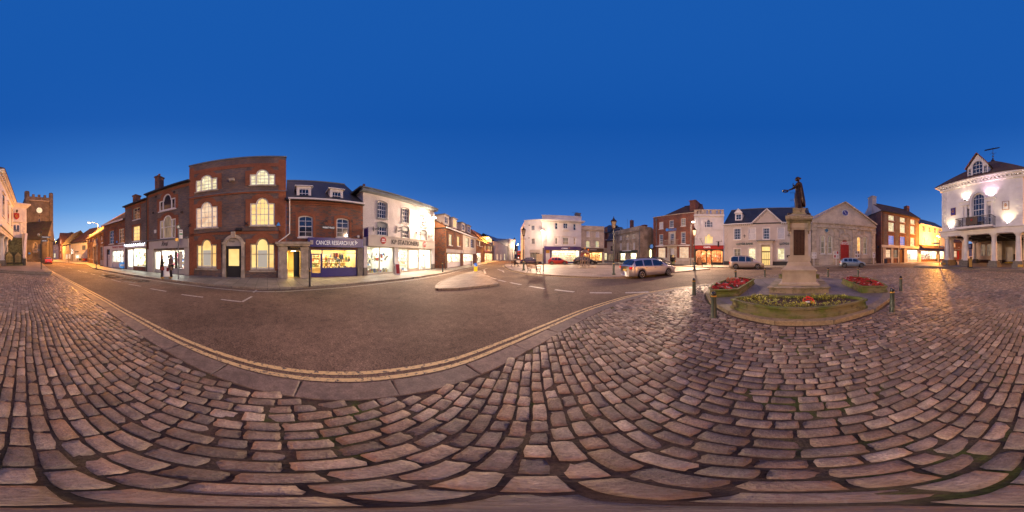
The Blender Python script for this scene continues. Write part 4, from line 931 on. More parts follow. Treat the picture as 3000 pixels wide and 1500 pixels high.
b = MB(); b.box(s.U(1306), um-.1, -.18, -.001, s.Zc(1330, 741), s.Zc(1330, 731)); b.box(um+.1, s.L-.6, -.18, -.001, s.Zc(1372, 743), s.Zc(1372, 733)); b.build('fascia', K['greige'], s.root)
for r, pn in (((1302, 1315.5, 631.5, 658), 'glass'), ((1327, 1338.6, 641, 667), 'lityellow'), ((1353.5, 1362.7, 654.5, 676), 'glass'), ((1370, 1378.8, 661.7, 682), 'glass')): s.dormer(r, .7, 2.6, 'flat', pn, 2, 2, cm='greige', rm='lead')
s.roof(5.45, 8.4, 9, 'tile', gm='orange', over=.2); b = MB(); b.box(-.1, s.L, -.32, -.2, 5.3, 5.5); b.build('gutter', K['trim'], s.root)
s3 = Bld('brick_side_wall', 'orange lit brick gable wall facing the side street past the stationery shop', 'wall', 1262, 27.5, 1304, 21.02)
s3.wall(0, 'orange', .15, outer=[(0, -.1), (s3.L, -.1), (s3.L, 5.4), (s3.L-4.4, 8.3), (0, 5.5)])
np_ = s3.boxp('street_name_plate', (1281, 1296, 731, 735), -.04, 0, 'charcoal'); s3.letters('MARKET PLACE', (1282, 1295, 732, 734), -.05, 'letterw', np_)
s = Bld('brick_shop', 'small brick shop with three sash windows past the dormered terrace', 'house', 1394, 34.6, 1419, 43.5)
for r in ((1397, 1400, 704, 718), (1404, 1407.5, 706, 721), (1410, 1414, 707, 722)): s.win(r, 'rect', 2, 3, 'litwhite' if r[0] > 1400 else 'glass')
s.shop((1397, 1409, 741, 768), divs=(), stall=.1, pal='paper', stock=30, label='racks inside the small lit shop past the terrace'); s.wall(5.3, 'orange', 9); s.roof(5.3, 8.6, 9, 'tile', gm='orange', over=.2)
s.boxp('fascia', (1396.5, 1410, 738, 741), -.15, -.001, 'redpaint')
s = Bld('brick_shop', 'brick shop with five tall lit windows and red sign at the street bend', 'house', 1419.2, 43.6, 1447, 58)
for k in range(5): s.win((1420.5+k*4.6, 1423+k*4.6, 719-k*-.6, 734+k*.3), 'rect', 2, 2, 'lityellow')
s.shop((1420, 1442, 742, 764), divs=(1428, 1435), stall=.1, pal='warm', stock=40, ceil='lampwarm', label='displays inside the shop at the street bend'); s.wall(5.3, 'orange', 9); s.roof(5.3, 9.4, 9, 'tile', gm='orange', over=.2)
s.boxp('fascia', (1419, 1429, 734.5, 737.5), -.2, -.001, 'redpaint')
s.dormer((1432, 1441, 696, 710), .5, 3, 'flat', 'litwhite', 3, 1, rm='lead')
# --- modern block
s = Bld('modern_block', 'modern pale block with dark sloping metal roof and tall lit glazing', 'building', 1447, 60, 1508, 76)
for a, c, pt, pb, pn in ((1466, 1469, 744, 762, 'litwarm'), (1477, 1480, 744, 762, 'litwhite'), (1485.5, 1491, 710, 763, 'litwhite'), (1498, 1501, 728, 762, 'litwarm'), (1455, 1459, 744, 762, 'litwarm')): s.win((a, c, pt, pb), 'rect', 2, 5, pn, sill=None)
s.wall(7.2, 'cream', 10)
b = MB(); L = s.L; u1_ = s.U(1486); b.add([(0.5, -.1, 7.2), (u1_, -.1, 5.8), (u1_, -.1, 8.9), (0, 5, 10.6), (u1_, 5, 9.5), (0.5, 9, 7.2), (u1_, 9, 7.2)], [(0, 1, 2), (0, 2, 4, 3), (3, 4, 6, 5), (1, 6, 4, 2)]); b.build('roof', K['lead'], s.root)
b = MB(); b.box(s.U(1491.5), s.U(1506), -.2, 8, 7.2, 9.2); b.build('upper_storey', K['greige'], s.root)
s = Bld('brick_house', 'distant red brick house closing the right hand street', 'house', 1506, 92, 1517, 98)
s.win((1509.5, 1512.5, 717, 727), 'rect', 2, 3, 'glass'); s.win((1509.5, 1512.5, 736, 745), 'rect', 2, 3, 'litwarm'); s.wall(7.6, 'redmix', 9); s.roof(7.6, 8.6, 9, 'tile', gm='redmix')

# --- white stucco corner building
s = Bld('stucco_building', 'tall white stucco building with blue bookmaker shop front and bracketed cornice', 'building', 1588, 35.2, 1703, 36.8)
for r, c in (((1625.3, 1634.7, 651.7, 672.2), 1), ((1650, 1663.8, 653, 670.6), 2), ((1679, 1687.8, 655, 675.3), 1)): s.win(r, 'rect', c, 2, 'glass', fw=.12)
for r, c in (((1624.7, 1634.7, 695, 716.7), 1), ((1647, 1667.3, 694, 718.7), 1), ((1679, 1687.8, 695.5, 718), 1)): s.win(r, 'rect', c, 2, 'litpink', fw=.2, head='white')
s.shop((1616.4, 1697, 733.5, 772), divs=(1639, 1648, 1664, 1668), door=(1649, 1663), stall=.3, fm='trim', sm='navy', pal='paper', stock=80, ceil='lampwhite', depth=3, transom=.5, label='screens and posters inside the blue bookmaker shop')
s.wall(10.4, 'white', 10)
fa = s.boxp('fascia', (1594, 1702.5, 722, 732.5), -.25, -.001, 'purple'); s.letters('CORAL', (1645, 1664, 725.8, 729.8), -.265, 'letterw', fa, shear=.35, bold=.02); s.boxp('emblem', (1665.5, 1670, 725.4, 727.5), -.27, -.25, 'gold', fa)
b = MB(); zt = s.Zc(1650, 733)
for a, c in ((1594, 1598.5), (1611.5, 1616), (1697.4, 1702)): b.box(s.U(a), s.U(c), -.12, -.001, .1, zt)
b.build('pilaster', K['purple'], s.root); s.boxp('side_door', (1599.5, 1611, 734, 773), -.06, -.001, 'white')
s.boxp('side_sign', (1599.5, 1610, 731.8, 741.5), -.09, -.061, 'gold')
b = MB(); b.box(-.3, s.L+.6, -.75, 0, 9.35, 9.5); b.box(-.4, s.L+.7, -.85, 0, 9.502, 9.62)
for k in range(34): x = -.1+(s.L+.3)*k/33; b.box(x, x+.14, -.5, 0, 9.12, 9.345)
b.box(0, s.L, -.1, -.001, 9.622, 10.6); b.box(-.1, s.L+.1, -.2, .1, 10.602, 10.75); b.build('cornice', K['white'], s.root)
b = MB(); z = s.Zc(1650, 676); b.box(0, s.L, -.1, -.001, z-.08, z+.08); b.build('string_course', K['white'], s.root)
u0, u1, z0, z1 = s.rect((1648.5, 1668, 669.5, 673)); b = MB(); b.box(u0, u1, -.5, -.42, z0, z1); b.box(u0, u1, -.5, -.001, z0-.1, z0-.001); b.build('window_box', K['white'], s.root)
s.chimney((1685, 1699, 625.5, 635), y=3, w=1.2, pots=0, mat_='greystone', zb=9.8)
b = MB(); u, z = s.uv(1684, 621, 3); b.tube([(u+.6, 3, 10), (u+.6, 3, z)], .02, 4); b.tube([(u-.8, 3, z-.2), (u+.9, 3, z)], .02, 4)
for k in range(5): b.tube([(u-.7+.3*k, 2.7, z-.18+.04*k), (u-.7+.3*k, 3.3, z-.18+.04*k)], .012, 4)
b.build('aerial', K['iron'], s.root)
b = MB()
for py in range(676, 724, 4):
    z = s.Zc(1596, py); b.box(s.U(1592.5), s.U(1599.5), -.28, -.24, z, z+.03)
for a in (1592.5, 1599.3): b.box(s.U(a), s.U(a)+.04, -.28, -.24, s.Zc(1596, 722), s.Zc(1596, 676))
b.build('wall_ladder', K['lead'], s.root)
s = Bld('stucco_wing', 'lower white stucco wing with two grid windows and shuttered corner shop', 'building', 1537, 37.5, 1587.8, 36.2)
s.win((1555.4, 1566.7, 659.8, 675.8), 'rect', 3, 4, 'glass', fw=.1); s.win((1556, 1567, 697.8, 715), 'rect', 3, 4, 'glass', fw=.1)
s.win((1553.6, 1580.7, 741, 766), 'rect', 3, 2, 'litpink', 'wood', sill=None)
s.wall(9.9, 'white', 10); b = MB(); b.box(-.1, s.L, -.15, .1, 9.9, 10.05); b.box(0, s.L, -.08, -.001, 9.0, 9.1); z = s.Zc(1560, 677); b.box(0, s.L, -.08, -.001, z-.06, z+.06); b.build('coping', K['white'], s.root)
s.boxp('shop_board', (1552, 1582, 731.5, 740), -.12, -.001, 'greige')
for q in ((1550.5, 660), (1550, 697)):
    u, z = s.uv(*q); b = MB(); b.box(u-.1, u+.1, -.1, 0, z-.1, z+.1); b.build('vent', K['iron'], s.root)
s = Bld('stucco_wall', 'white stucco side wall running back from the shuttered corner shop', 'wall', 1525.5, 48, 1536.8, 37.6)
s.win((1540.5-9.5, 1534.5, 731, 760), 'rect', 1, 3, 'litpink', 'wood', sill=None); s.wall(9.9, 'white', .3)

# --- two storey stone building
s = Bld('stone_building', 'square weathered stone building with blank and coloured windows over brown shop front', 'building', 1703.2, 37.4, 1770, 38.5)
for r, k, pn in (((1717.5, 1728.3, 677, 693.8), 'seg', 'blind'), ((1744.8, 1755.7, 678, 694.5), 'seg', 'blind'), ((1716.6, 1727.7, 705.5, 724.8), 'seg', 'stained'), ((1744.8, 1755.3, 706, 724.8), 'seg', 'stained')): s.win(r, k, 3, 4, pn, sur='stone', sw=.1)
s.shop((1712, 1764, 739, 770), divs=(1727, 1735, 1745), door=(1727.5, 1734.5), stall=.4, fm='wood', sm='charcoal', pal='warm', stock=70, ceil='lampwarm', wallm='roomcream', label='warm lit stock inside the brown shop front')
s.wall(8.2, 'ashlar', 10); fa = s.boxp('fascia', (1703.5, 1769, 727.5, 737.5), -.3, -.001, 'darkbrown'); s.letters('Timpson', (1728, 1748, 730.3, 733.3), -.315, 'letterw', fa) if False else None
u, z = s.uv(1723.7, 731.8, -.3); b = MB(); b.tube([(u, -.3, z), (u, -.33, z)], .2, 12, sm=False); b.build('emblem', mat('orange_sign', (.6,.12,.02), .4, var=0, emit=(1,.2,.03), es=.5), fa)
s.boxp('sign_band', (1728, 1748.3, 730.8, 733.0), -.32, -.30, 'greige', fa)
b = MB(); b.box(-.05, s.L+.05, -.25, 0, 7.75, 7.95); b.box(0, s.L, -.12, -.001, 7.952, 8.6); b.box(-.1, s.L+.1, -.2, .1, 8.602, 8.72); b.box(0, s.L, -.08, -.001, s.Zc(1735, 697), s.Zc(1735, 695.5)); b.build('cornice', K['ashlar'], s.root)
s = Bld('tall_rendered_house', 'tall grey rendered house with dark slate hipped roof behind the stone buildings', 'house', 1785, 52, 1866, 60)
s.win((1816.5, 1824, 665.5, 674), 'rect', 2, 2, 'litblue'); s.wall(9.4, 'greystone', 12); s.roof(9.4, 13.0, 12, 'slate', hl=4, hr=4, gm='greystone')
s.chimney((1848, 1854, 646, 660), y=4, w=1.1, pots=1, zb=9); b = MB(); u, z = s.uv(1838, 641, 3); b.tube([(u, 3, 9), (u, 3, z)], .04, 4); b.build('aerial', K['iron'], s.root)
s = Bld('brick_end_house', 'slim red brick house end wall in the gap left of the tall grey house', 'house', 1770.4, 53, 1784.8, 52.2)
for r in ((1772.5, 1779, 664.5, 680), (1773, 1779, 689, 702), (1773, 1778, 712, 727)): s.win(r, 'rect', 2, 3, 'glass')
s.wall(9.3, 'redwall', 8); s.roof(9.3, 12.2, 8, 'slate', hl=3, gm='redwall')
s = Bld('lit_lane_shop', 'small brightly lit shop in the lane left of the cream cottage', 'shop', 1766, 47, 1780, 47)
s.win((1770.6, 1778.5, 741, 762), 'rect', 2, 1, 'litwhite'); s.wall(4, 'cream', .5)
s = Bld('rendered_cottage', 'low cream rendered cottage with steep slate roof wedged beside the angled stone building', 'house', 1778.5, 44.5, 1801, 43.3)
for r in ((1788, 1794, 701, 711), (1788, 1795, 720, 736)): s.win(r, 'rect', 3, 2, 'glass', 'stone')
b0 = s.rect((1780, 1798, 742, 764)); s.win((1780.5, 1797.5, 743.5, 764), 'rect', 6, 1, 'litpink', 'stone'); s.wall(5.8, 'greige', 7); s.roof(5.8, 9.6, 7, 'slate', gm='greige', side=0, x0=0)
s = Bld('stone_building', 'angled brown stone building with narrow white windows and green shop fascia', 'building', 1801.5, 43.5, 1876, 35.0)
for r in ((1815.8, 1821.6, 691.3, 702.7), (1835.3, 1842, 688.5, 700), (1853.8, 1860.8, 685.7, 697)): s.win(r, 'rect', 2, 2, 'blind' if r[0] < 1830 else 'litpink')
for r in ((1815.8, 1821.4, 712.5, 733.2), (1835.3, 1842, 711.5, 732.5), (1853.8, 1860.5, 711, 732)): s.win(r, 'rect', 2, 4, 'blind', sill=None)
s.shop((1816.7, 1831.4, 741.5, 764), stall=.5, fm='green', pal='plants', stock=30, label='bright stock in the left window under the green fascia')
s.shop((1846, 1864, 741, 764), stall=.5, fm='green', pal='paper', stock=30, label='bright stock in the right window under the green fascia')
s.holes.append(shape('rect', s.U(1807), s.U(1811), .1, s.Zc(1809, 741))); s.wall(8.0, 'ashlar2', 10); b = MB(); b.box(s.U(1807), s.U(1811), .15, .2, .1, s.Zc(1809, 741)); b.build('door', K['charcoal'], s.root)
s.boxp('fascia', (1815, 1865, 734, 740.5), -.3, -.001, 'green'); s.boxp('shop_sign', (1822.5, 1849, 732.8, 735.8), -.34, -.301, 'white')
b = MB(); b.box(-.05, s.L+.05, -.25, 0, 7.2, 7.4); b.box(0, s.L, -.1, -.001, 7.402, 8.3); b.build('cornice', K['ashlar2'], s.root)
b = MB(); b.tube([(s.L-.1, -.15, .1), (s.L-.1, -.15, 8)], .07, 6); b.build('drainpipe', K['lead'], s.root)
s = Bld('stone_side_wall', 'plain brown stone side wall facing the bank alley', 'wall', 1876.2, 35.02, 1911.5, 37.5)
s.wall(8.3, 'ashlar2', .3); s.chimney((1884, 1892, 659.5, 668), y=2, w=1, pots=0, zb=7.5)
b = MB(); u, z = s.uv(1905, 745); b.box(u-.1, u+.1, -.2, -.02, z-1, z+1); b.build('strip_lamp', emi('strip_lamp', (1, .85, .45), 7), s.root)

# --- brick bank
s = Bld('brick_bank', 'red brick bank with blue sign, stone doorway and two big gridded windows', 'bank', 1914, 34.6, 2033.5, 30.3)
for r, pn, rr in (((1930.9, 1943.4, 650, 670.8), 'blind', 4), ((1960.7, 1974, 644.5, 666.4), 'glass', 4), ((1994.6, 2009.2, 639.5, 662.2), 'litpink', 4), ((1930.9, 1943, 686.3, 717.3), 'glass', 6), ((1994.6, 2009, 679, 713.6), 'glass', 6)): s.win(r, 'rect', 3, rr, pn, fw=.12, sur='red', sw=.12)
s.win((1962.3, 1975.6, 682.6, 715.8), 'rect', 3, 6, 'glass', fw=.12, sur='ashlar', sw=.28, sill=None)
s.win((1928, 1949.3, 726, 759.3), 'rect', 6, 6, 'litwarm', fw=.1, meet=False); s.win((1990, 2017.5, 723.5, 760.8), 'rect', 7, 6, 'litwarm', fw=.1, meet=False)
u0, u1, z0, z1 = s.rect((1962.6, 1976, 727, 774)); s.holes.append(shape('rect', u0, u1, .1, z1))
s.wall(9.95, 'redwall', 10)
b = MB(); b.box(u0, u1, .12, .16, 1.9, z1); b.box(u0, (u0+u1)/2-.15, .12, .16, .1, 1.899, 1); d = b.build('door', [K['blind'], K['charcoal']], s.root); b = MB(); b.box((u0+u1)/2-.15, u1, .17, .2, .1, 1.9); b.build('glass', K['lityellow'], d)
b = MB(); b.ring(shape('rect', u0, u1, .1, z1, .0), shape('rect', u0, u1, .1, z1, -.01), 0, .1); b.box(u0-.55, u0-.001, -.12, -.001, .1, z1+.4); b.box(u1+.001, u1+.55, -.12, -.001, .1, z1+.4); b.box(u0, u1, -.12, -.001, z1, z1+.4); b.box(u0-1, u1+1, -.7, -.001, z1+.402, z1+.58); b.build('door_surround', K['ashlar'], s.root)
b = MB(); zb = z1+.6
for k in range(13): x = u0-.9+(u1-u0+1.8)*k/12; b.box(x-.02, x+.02, -.68, -.64, zb, zb+.95)
b.box(u0-.95, u1+.95, -.7, -.62, zb+.95, zb+1.01); b.box(u0-.95, u0-.9, -.66, 0, zb+.95, zb+1.01); b.box(u1+.9, u1+.95, -.66, 0, zb+.95, zb+1.01); b.build('balcony_rail', K['stone'], s.root)
s.letters('BARCLAYS', (1958, 1981.5, 669.3, 675.8), -.06, 'letterb', name='lettering', bold=.02)
u, z = s.uv(1954.5, 673.2); b = MB(); b.tube([(u, -.02, z), (u, -.08, z)], .32, 14, sm=False); b.build('emblem', K['letterb'], s.root)
b = MB(); z = s.Zc(1940, 722.5)
for a, c in ((1922, 1953), (1986, 2022)): b.box(s.U(a), s.U(c), -.35, -.001, s.Zc((a+c)/2, 722.5 if a < 1950 else 720.5), s.Zc((a+c)/2, 719.5 if a < 1950 else 717.5))
b.build('window_cornice', K['white'], s.root)
b = MB(); b.box(.001, u0-.56, -.08, -.001, .1, 1.35); b.box(u1+.56, s.L, -.08, -.001, .1, 1.35); b.build('plinth', K['ashlar'], s.root)
b = MB(); b.tube([(.9, -.14, 1.36), (.9, -.14, 9.4)], .07, 6); b.box(.7, 1.1, -.3, 0, 9.2, 9.6); b.build('drainpipe', K['lead'], s.root)
b = MB(); b.box(-.05, s.L+.02, -.12, .1, 9.95, 10.07); b.build('coping', K['stone'], s.root)
s.roof(9.95, 13.2, 9, 'tile', hl=5, gm='redwall', over=-.5, y0=.6, side=0)
b = MB(); b.box(s.L-1.9, s.L-.6, 2.5, 5.5, 9.5, 13.3); b.box(s.L-2, s.L-.5, 2.4, 5.6, 13.302, 13.5); c_ = b.build('chimney', K['redwall'], s.root)
u, z = s.uv(1912.8, 722, -.6); b = MB(); b.tube([(u-.2, -.8, z), (u-.2, -.68, z)], .62, 18, sm=False, mi=1); b.tube([(u-.2, -.83, z), (u-.2, -.801, z)], .42, 14, sm=False, mi=0); b.beam((0.1, -.03, z), (u-.2, -.68, z), .06, mi=1); b.build('roundel_sign', [K['letterb'], K['charcoal']], s.root)

# --- white coffee house
s = Bld('white_townhouse', 'white townhouse with balustrade and red coffee shop front', 'house', 2033.7, 30.25, 2120.5, 30.2)
s.win((2063.6, 2088.7, 642, 667), 'ven', 3, 5, 'glass', py_s=647.5, cw=.52, fw=.12); s.win((2063.6, 2089.4, 684, 715), 'ven', 1, 1, 'lityellow', py_s=691, cw=.5, fw=.12, sur='white', sw=.25)
au = [(s.U(2039), s.U(2068.5), .5, s.Zc(2054, 732.7)), (s.U(2071), s.U(2082.6), .12, s.Zc(2077, 733.5)), (s.U(2085), s.U(2117), .5, s.Zc(2101, 732.7))]
s.shop((2038, 2117.5, 731.5, 772), divs=(2069.8, 2083.8), stall=0, fm='darkbrown', pal='warm', stock=90, ceil='lampwarm', wallm='roomred', depth=4, label='tables, menus and people shapes behind the coffee shop arches', arch=[shape('rect', s.U(2038), s.U(2117.5), .12, s.Zc(2078, 731.5))])
s.wall(9.5, 'white', 10)
b = MB(); zt = s.Zc(2078, 730.5)
out = [(s.U(2035), .1), (s.U(2119.5), .1), (s.U(2119.5), zt), (s.U(2035), zt)]; ho = [shape('seg' if i != 1 else 'arch', *a, n=14) for i, a in enumerate(au)]
tr = tessellate_polygon([[Vector((p[0], p[1], 0)) for p in q] for q in [out]+ho]); fl = [p for q in [out]+ho for p in q]; b.add([(p[0], -.05, p[1]) for p in fl], [tuple(t) for t in tr])
for h in ho+[out]: m_ = len(h); b.add([(p[0], -.05, p[1]) for p in h]+[(p[0], .04, p[1]) for p in h], [(i, (i+1) % m_, (i+1) % m_+m_, i+m_) for i in range(m_)])
b.build('arched_front', K['charcoal'], s.root, fix=False)
fa = s.boxp('fascia', (2033.5, 2120, 719, 730), -.35, -.001, 'redpaint'); s.letters('COSTA', (2061, 2082, 721.5, 726.8), -.37, 'letterw', fa, bold=.03)
b = MB(); b.box(-.1, s.L+.1, -.45, -.001, s.Zc(2077, 718.8), s.Zc(2077, 717)); b.box(0, s.L, -.08, -.001, s.Zc(2077, 674), s.Zc(2077, 672.5)); b.box(-.05, s.L+.05, -.3, 0.1, 9.2, 9.5); b.build('cornice', K['white'], s.root)
b = MB(); b.box(0, s.L, -.15, .15, 9.502, 9.65); b.box(0, s.L, -.15, .15, 10.35, 10.5)
for k in range(4): x = s.L*k/3; b.box(max(0, x-.5), min(s.L, x+.5), -.12, .12, 9.652, 10.349)
for g_ in range(3):
    for k in range(7): x = s.L*g_/3+.7+(s.L/3-1.4)*k/6; b.lathe([(.06, 9.652), (.1, 9.85), (.05, 10.1), (.08, 10.349)], (x, 0), 6)
b.build('balustrade', K['stone'], s.root)
b = MB(); b.tube([(.9, -.12, 9), (.9, -.12, 6.2), (.5, -.12, 5.5), (.5, -.12, 4)], .05, 5); b.build('drainpipe', K['white'], s.root)
u, z = s.uv(2105, 708); b = MB(); b.beam((u-.5, -.1, z), (u+.6, -.8, z), .06); b.box(u-.2, u+.1, -.6, -.55, z-1, z-.05); b.beam((u+.5, -.75, z-.1), (u+.5, -.75, z+.3), .05); b.build('hanging_sign', K['iron'], s.root)
u, z = s.uv(2052, 700); b = MB(); b.beam((u, -.1, z), (u+.7, -.1, z-1.5), .05); b.beam((u-.25, -.1, z), (u+.3, -.2, z), .05); b.build('flag_bracket', K['iron'], s.root)

# --- pale bank with the central gable
s = Bld('rendered_bank', 'wide pale grey bank with central gable, slate roof and porch', 'bank', 2121, 30.2, 2376, 28.4)
for r, pn in (((2150, 2170.5, 668.8, 702), 'glass'), ((2193, 2213.8, 667.4, 701), 'blind'), ((2235, 2255, 667.7, 701), 'glass'), ((2277.5, 2298.5, 666.5, 700), 'blind'), ((2320, 2341, 667, 701), 'blind')): s.win(r, 'rect', 4, 4, pn, fw=.1, sur='trim', sw=.08)
for r, pn in (((2150, 2170.5, 727.8, 762), 'litpink'), ((2192, 2213.8, 727, 762), 'litwhite'), ((2277.5, 2299, 727, 761), 'litwhite'), ((2320, 2342, 727, 761), 'litwhite')): s.win(r, 'rect', 2, 3, pn, fw=.1, sur='trim', sw=.08)
u0, u1, z0, z1 = s.rect((2232, 2256, 723, 774)); s.holes.append(shape('rect', u0, u1, .1, z1))
ga, gb = s.U(2203), s.U(2292); gm_ = (ga+gb)/2; ZE = 7.5; ZG = s.Zc(2249, 613)
s.wall(0, 'greige', 9, outer=[(0, -.1), (s.L, -.1), (s.L, ZE), (gb, ZE), (gm_, ZG), (ga, ZE), (0, ZE)], rev=.25) 
b = MB()
for a, c in (((-.1, ZE), (ga, ZE)), ((ga, ZE), (gm_, ZG)), ((gm_, ZG), (gb, ZE)), ((gb, ZE), (s.L+.1, ZE))):
    b.beam((a[0], -.2, a[1]), (c[0], -.2, c[1]), .4, .16)
    n_ = int(sqrt((c[0]-a[0])**2+(c[1]-a[1])**2)/.36)
    for k in range(n_): t = (k+.5)/n_; x = a[0]+(c[0]-a[0])*t; z = a[1]+(c[1]-a[1])*t-.2; b.box(x-.07, x+.07, -.22, -.01, z-.1, z+.06)
b.build('cornice', K['white'], s.root)
rf = s.roof(ZE, 11.6, 9, 'slate', gm='greige', over=.1)
b = MB(); b.add([(ga-.3, -.1, ZE), (gm_, -.1, ZG+.15), (gb+.3, -.1, ZE), (gm_, 4.2, ZG+.15), (ga-.3, 0, ZE), (gb+.3, 0, ZE)], [(0, 1, 3), (2, 3, 1)]); b.build('gable_roof', K['slate'], rf)
s.dormer((2153.6, 2174, 625, 645), .9, 2.2, 'gable', cols=2, rows=2, hgt=.9)
b = MB(); a, c = s.U(2225), s.U(2264); zt = s.Zc(2245, 712)
b.box(a, u0-.06, -.5, -.001, .1, zt); b.box(u1+.06, c, -.5, -.001, .1, zt); b.box(a-.1, c+.1, -.6, -.001, zt+.002, zt+.3); b.box(u0-.06, u1+.06, -.5, -.001, z1+.3, zt)
po = b.build('porch', K['greige'], s.root); b = MB(); b.box(a-.4, c+.4, -1.0, -.001, zt+.302, zt+.46); b.build('canopy', K['lead'], po)
b = MB(); n = 4
for k in range(n+1): x = u0+(u1-u0)*k/n; b.box(max(u0, x-.04), min(u1, x+.04), .14, .2, .1, z1-.9)
b.box(u0, u1, .14, .2, z1-.95, z1-.75); b.box(u0, u1, .15, .19, 1.0, 1.12); d = b.build('door', K['wood'], s.root); b = MB(); b.box(u0, u1, .21, .22, .12, z1); b.build('glass', K['lityellow'], d)
s.quoins(.02, .9, 7.0, 'greige', 1, .7, .42, .05)
for r, t in (((2156.5, 2207, 711, 717.4), 'LLOYDS BANK'), ((2284, 2336, 710.2, 717), 'LLOYDS BANK')): s.letters(t, r, -.05, 'letterg', bold=.02)
b = MB(); b.box(0, a-.001, -.06, -.001, .1, .75); b.box(c+.001, s.L, -.06, -.001, .1, .75); b.build('plinth', K['charcoal'], s.root)
b = MB(); z = s.Zc(2240, 707); b.box(.8, s.L, -.04, -.001, z, z+.06) ; b.build('string_course', K['greige'], s.root)
for q in ((2181, 692), (2311, 690)):
    u, z = s.uv(*q); b = MB(); b.beam((u, -.05, z-.3), (u, -.05, z+.3), .06); b.beam((u-.3, -.06, z+.05), (u+.3, -.06, z+.05), .06); b.build('tie_plate', K['iron'], s.root)
b = MB(); u, z = s.uv(2328, 565, 4.5); b.tube([(u, 4.5, 11), (u, 4.5, z)], .035, 5)
for dz, wd in ((0, .9), (-1.7, .9), (-3.2, .7)):
    b.tube([(u-wd, 4.5, z+dz), (u+.2, 4.5, z+dz)], .02, 4)
    for k in range(5): b.tube([(u-wd+.2*k, 4.5, z+dz-.3), (u-wd+.2*k, 4.5, z+dz+.3)], .014, 4)
b.build('aerial', K['iron'], s.root)
s.boxp('notice_plate', (2305, 2314, 747.5, 754), -.04, 0, 'charcoal')

# --- corn exchange
s = Bld('pedimented_hall', 'pale stone hall with big pediment, blue clock and red arched door', 'hall', 2377, 28.7, 2564, 33.8)
for r, pn in (((2403.4, 2417.5, 689, 744), 'litpink'), ((2424.3, 2438.7, 689.5, 744), 'litpink'), ((2510, 2522, 692.7, 744), 'litamber'), ((2528, 2540.7, 693, 745), 'litpink')): s.win(r, 'arch', 1, 3, pn, fw=.13, sur='stone', sw=.22)
u0, u1, z0, z1 = s.rect((2462, 2487.8, 704, 774)); z0 = .1
s.holes.append([(u0, .1), (u1, .1), (u1, z1-.7), (u1-.6, z1), (u0+.6, z1), (u0, z1-.7)])
ap = s.U(2475); ZA = s.Zc(2475, 594.3); Zl = s.Zc(2379, 642); Zr = s.Zc(2562, 660); Zl = Zr = (Zl+Zr)/2
s.wall(0, 'ashlar', 14, outer=[(0, -.1), (s.L, -.1), (s.L, Zr), (ap, ZA), (0, Zl)])
b = MB(); b.slab([(u0+.02, .12), (u1-.02, .12), (u1-.02, z1-.72), (u1-.6, z1-.02), (u0+.6, z1-.02), (u0+.02, z1-.72)], .1, .18)
for k in range(2):
    for j in range(2): x = u0+.25+k*(u1-u0)/2; b.box(x, x+(u1-u0)/2-.5, .08, .099, .5+j*1.2, 1.4+j*1.2)
d = b.build('door', K['redpaint'], s.root)
s.letters('WALLINGFORD', (2465, 2485, 708.8, 711), .07, 'letterw', d); s.letters('CORN EXCHANGE', (2463.5, 2486.5, 713.3, 716), .07, 'letterw', d)
Zc0 = s.Zc(2475, 664.5)
b = MB(); b.box(-.1, s.L+.1, -.4, -.001, Zc0+.35, Zc0+.6); b.box(0, s.L, -.15, -.001, Zc0-.25, Zc0+.34); b.box(0, s.L, -.3, -.001, Zc0-.4, Zc0-.26)
for a, c in (((-.3, Zl+.05), (ap, ZA+.12)), ((ap, ZA+.12), (s.L+.3, Zr+.05))): b.beam((a[0], -.15, a[1]), (c[0], -.15, c[1]), .5, .22)
b.build('cornice', K['stone'], s.root)
b = MB()
for px in (2379.5, 2450, 2503.7, 2561):
    x = s.U(px); w_ = .42; x = min(max(x, .45), s.L-.45); b.box(x-w_, x+w_, -.14, -.001, .1, Zc0-.42); b.box(x-w_-.1, x+w_+.1, -.24, -.001, Zc0-.95, Zc0-.43); b.box(x-w_-.12, x+w_+.12, -.22, -.001, .1, .7)
b.build('pilaster', K['stone'], s.root)
b = MB(); c0, c1 = s.U(2459), s.U(2493); zb, zt = s.Zc(2476, 698), s.Zc(2476, 680.5)
b.ring(shape('arch', c0, c1, zb, zt, .0), shape('arch', c0, c1, zb, zt, -.28), -.12, 0.001); b.box(c0-.1, c1+.1, -.2, -.001, zb-.35, zb-.02); b.box((c0+c1)/2-.2, (c0+c1)/2+.2, -.25, -.001, zt-.3, zt+.6)
b.box(c0+.1, u0-.01, -.06, -.001, .1, zb-.36); b.box(u1+.01, c1-.1, -.06, -.001, .1, zb-.36); b.build('door_surround', K['stone'], s.root)
for q in ((2421.8, 675), (2526, 680.5)):
    u, z = s.uv(*q); b = MB(); b.torus((u, -.02, z), .42, .1, 20, 6, 0, 'x'); b.slab([(u+.36*cos(math.tau*k/14), z+.36*sin(math.tau*k/14)) for k in range(14)], -.02, .0, 1); b.build('roundel', [K['stone'], K['glass'] if q[0] < 2500 else K['stone']], s.root)
u, z = s.uv(2476, 624); b = MB(); b.tube([(u, -.01, z), (u, -.1, z)], .62, 24, sm=False); cl = b.build('clock_face', K['navy'], s.root)
b = MB(); b.torus((u, -.1, z), .62, .02, 28, 6, 0, 'x')
for k in range(12): a = math.tau*k/12; b.beam((u+.45*sin(a), -.115, z+.45*cos(a)), (u+.53*sin(a), -.115, z+.53*cos(a)), .03, .02)
b.beam((u, -.12, z), (u-.26, -.12, z+.42), .05, .02); b.beam((u, -.12, z), (u+.2, -.12, z-.28), .06, .02); b.build('clock_hands', K['letterw'], cl)
s.letters('TOWN HALL AND CORN EXCHANGE', (2425, 2510, 654, 657.5), -.02, 'stone') if False else None
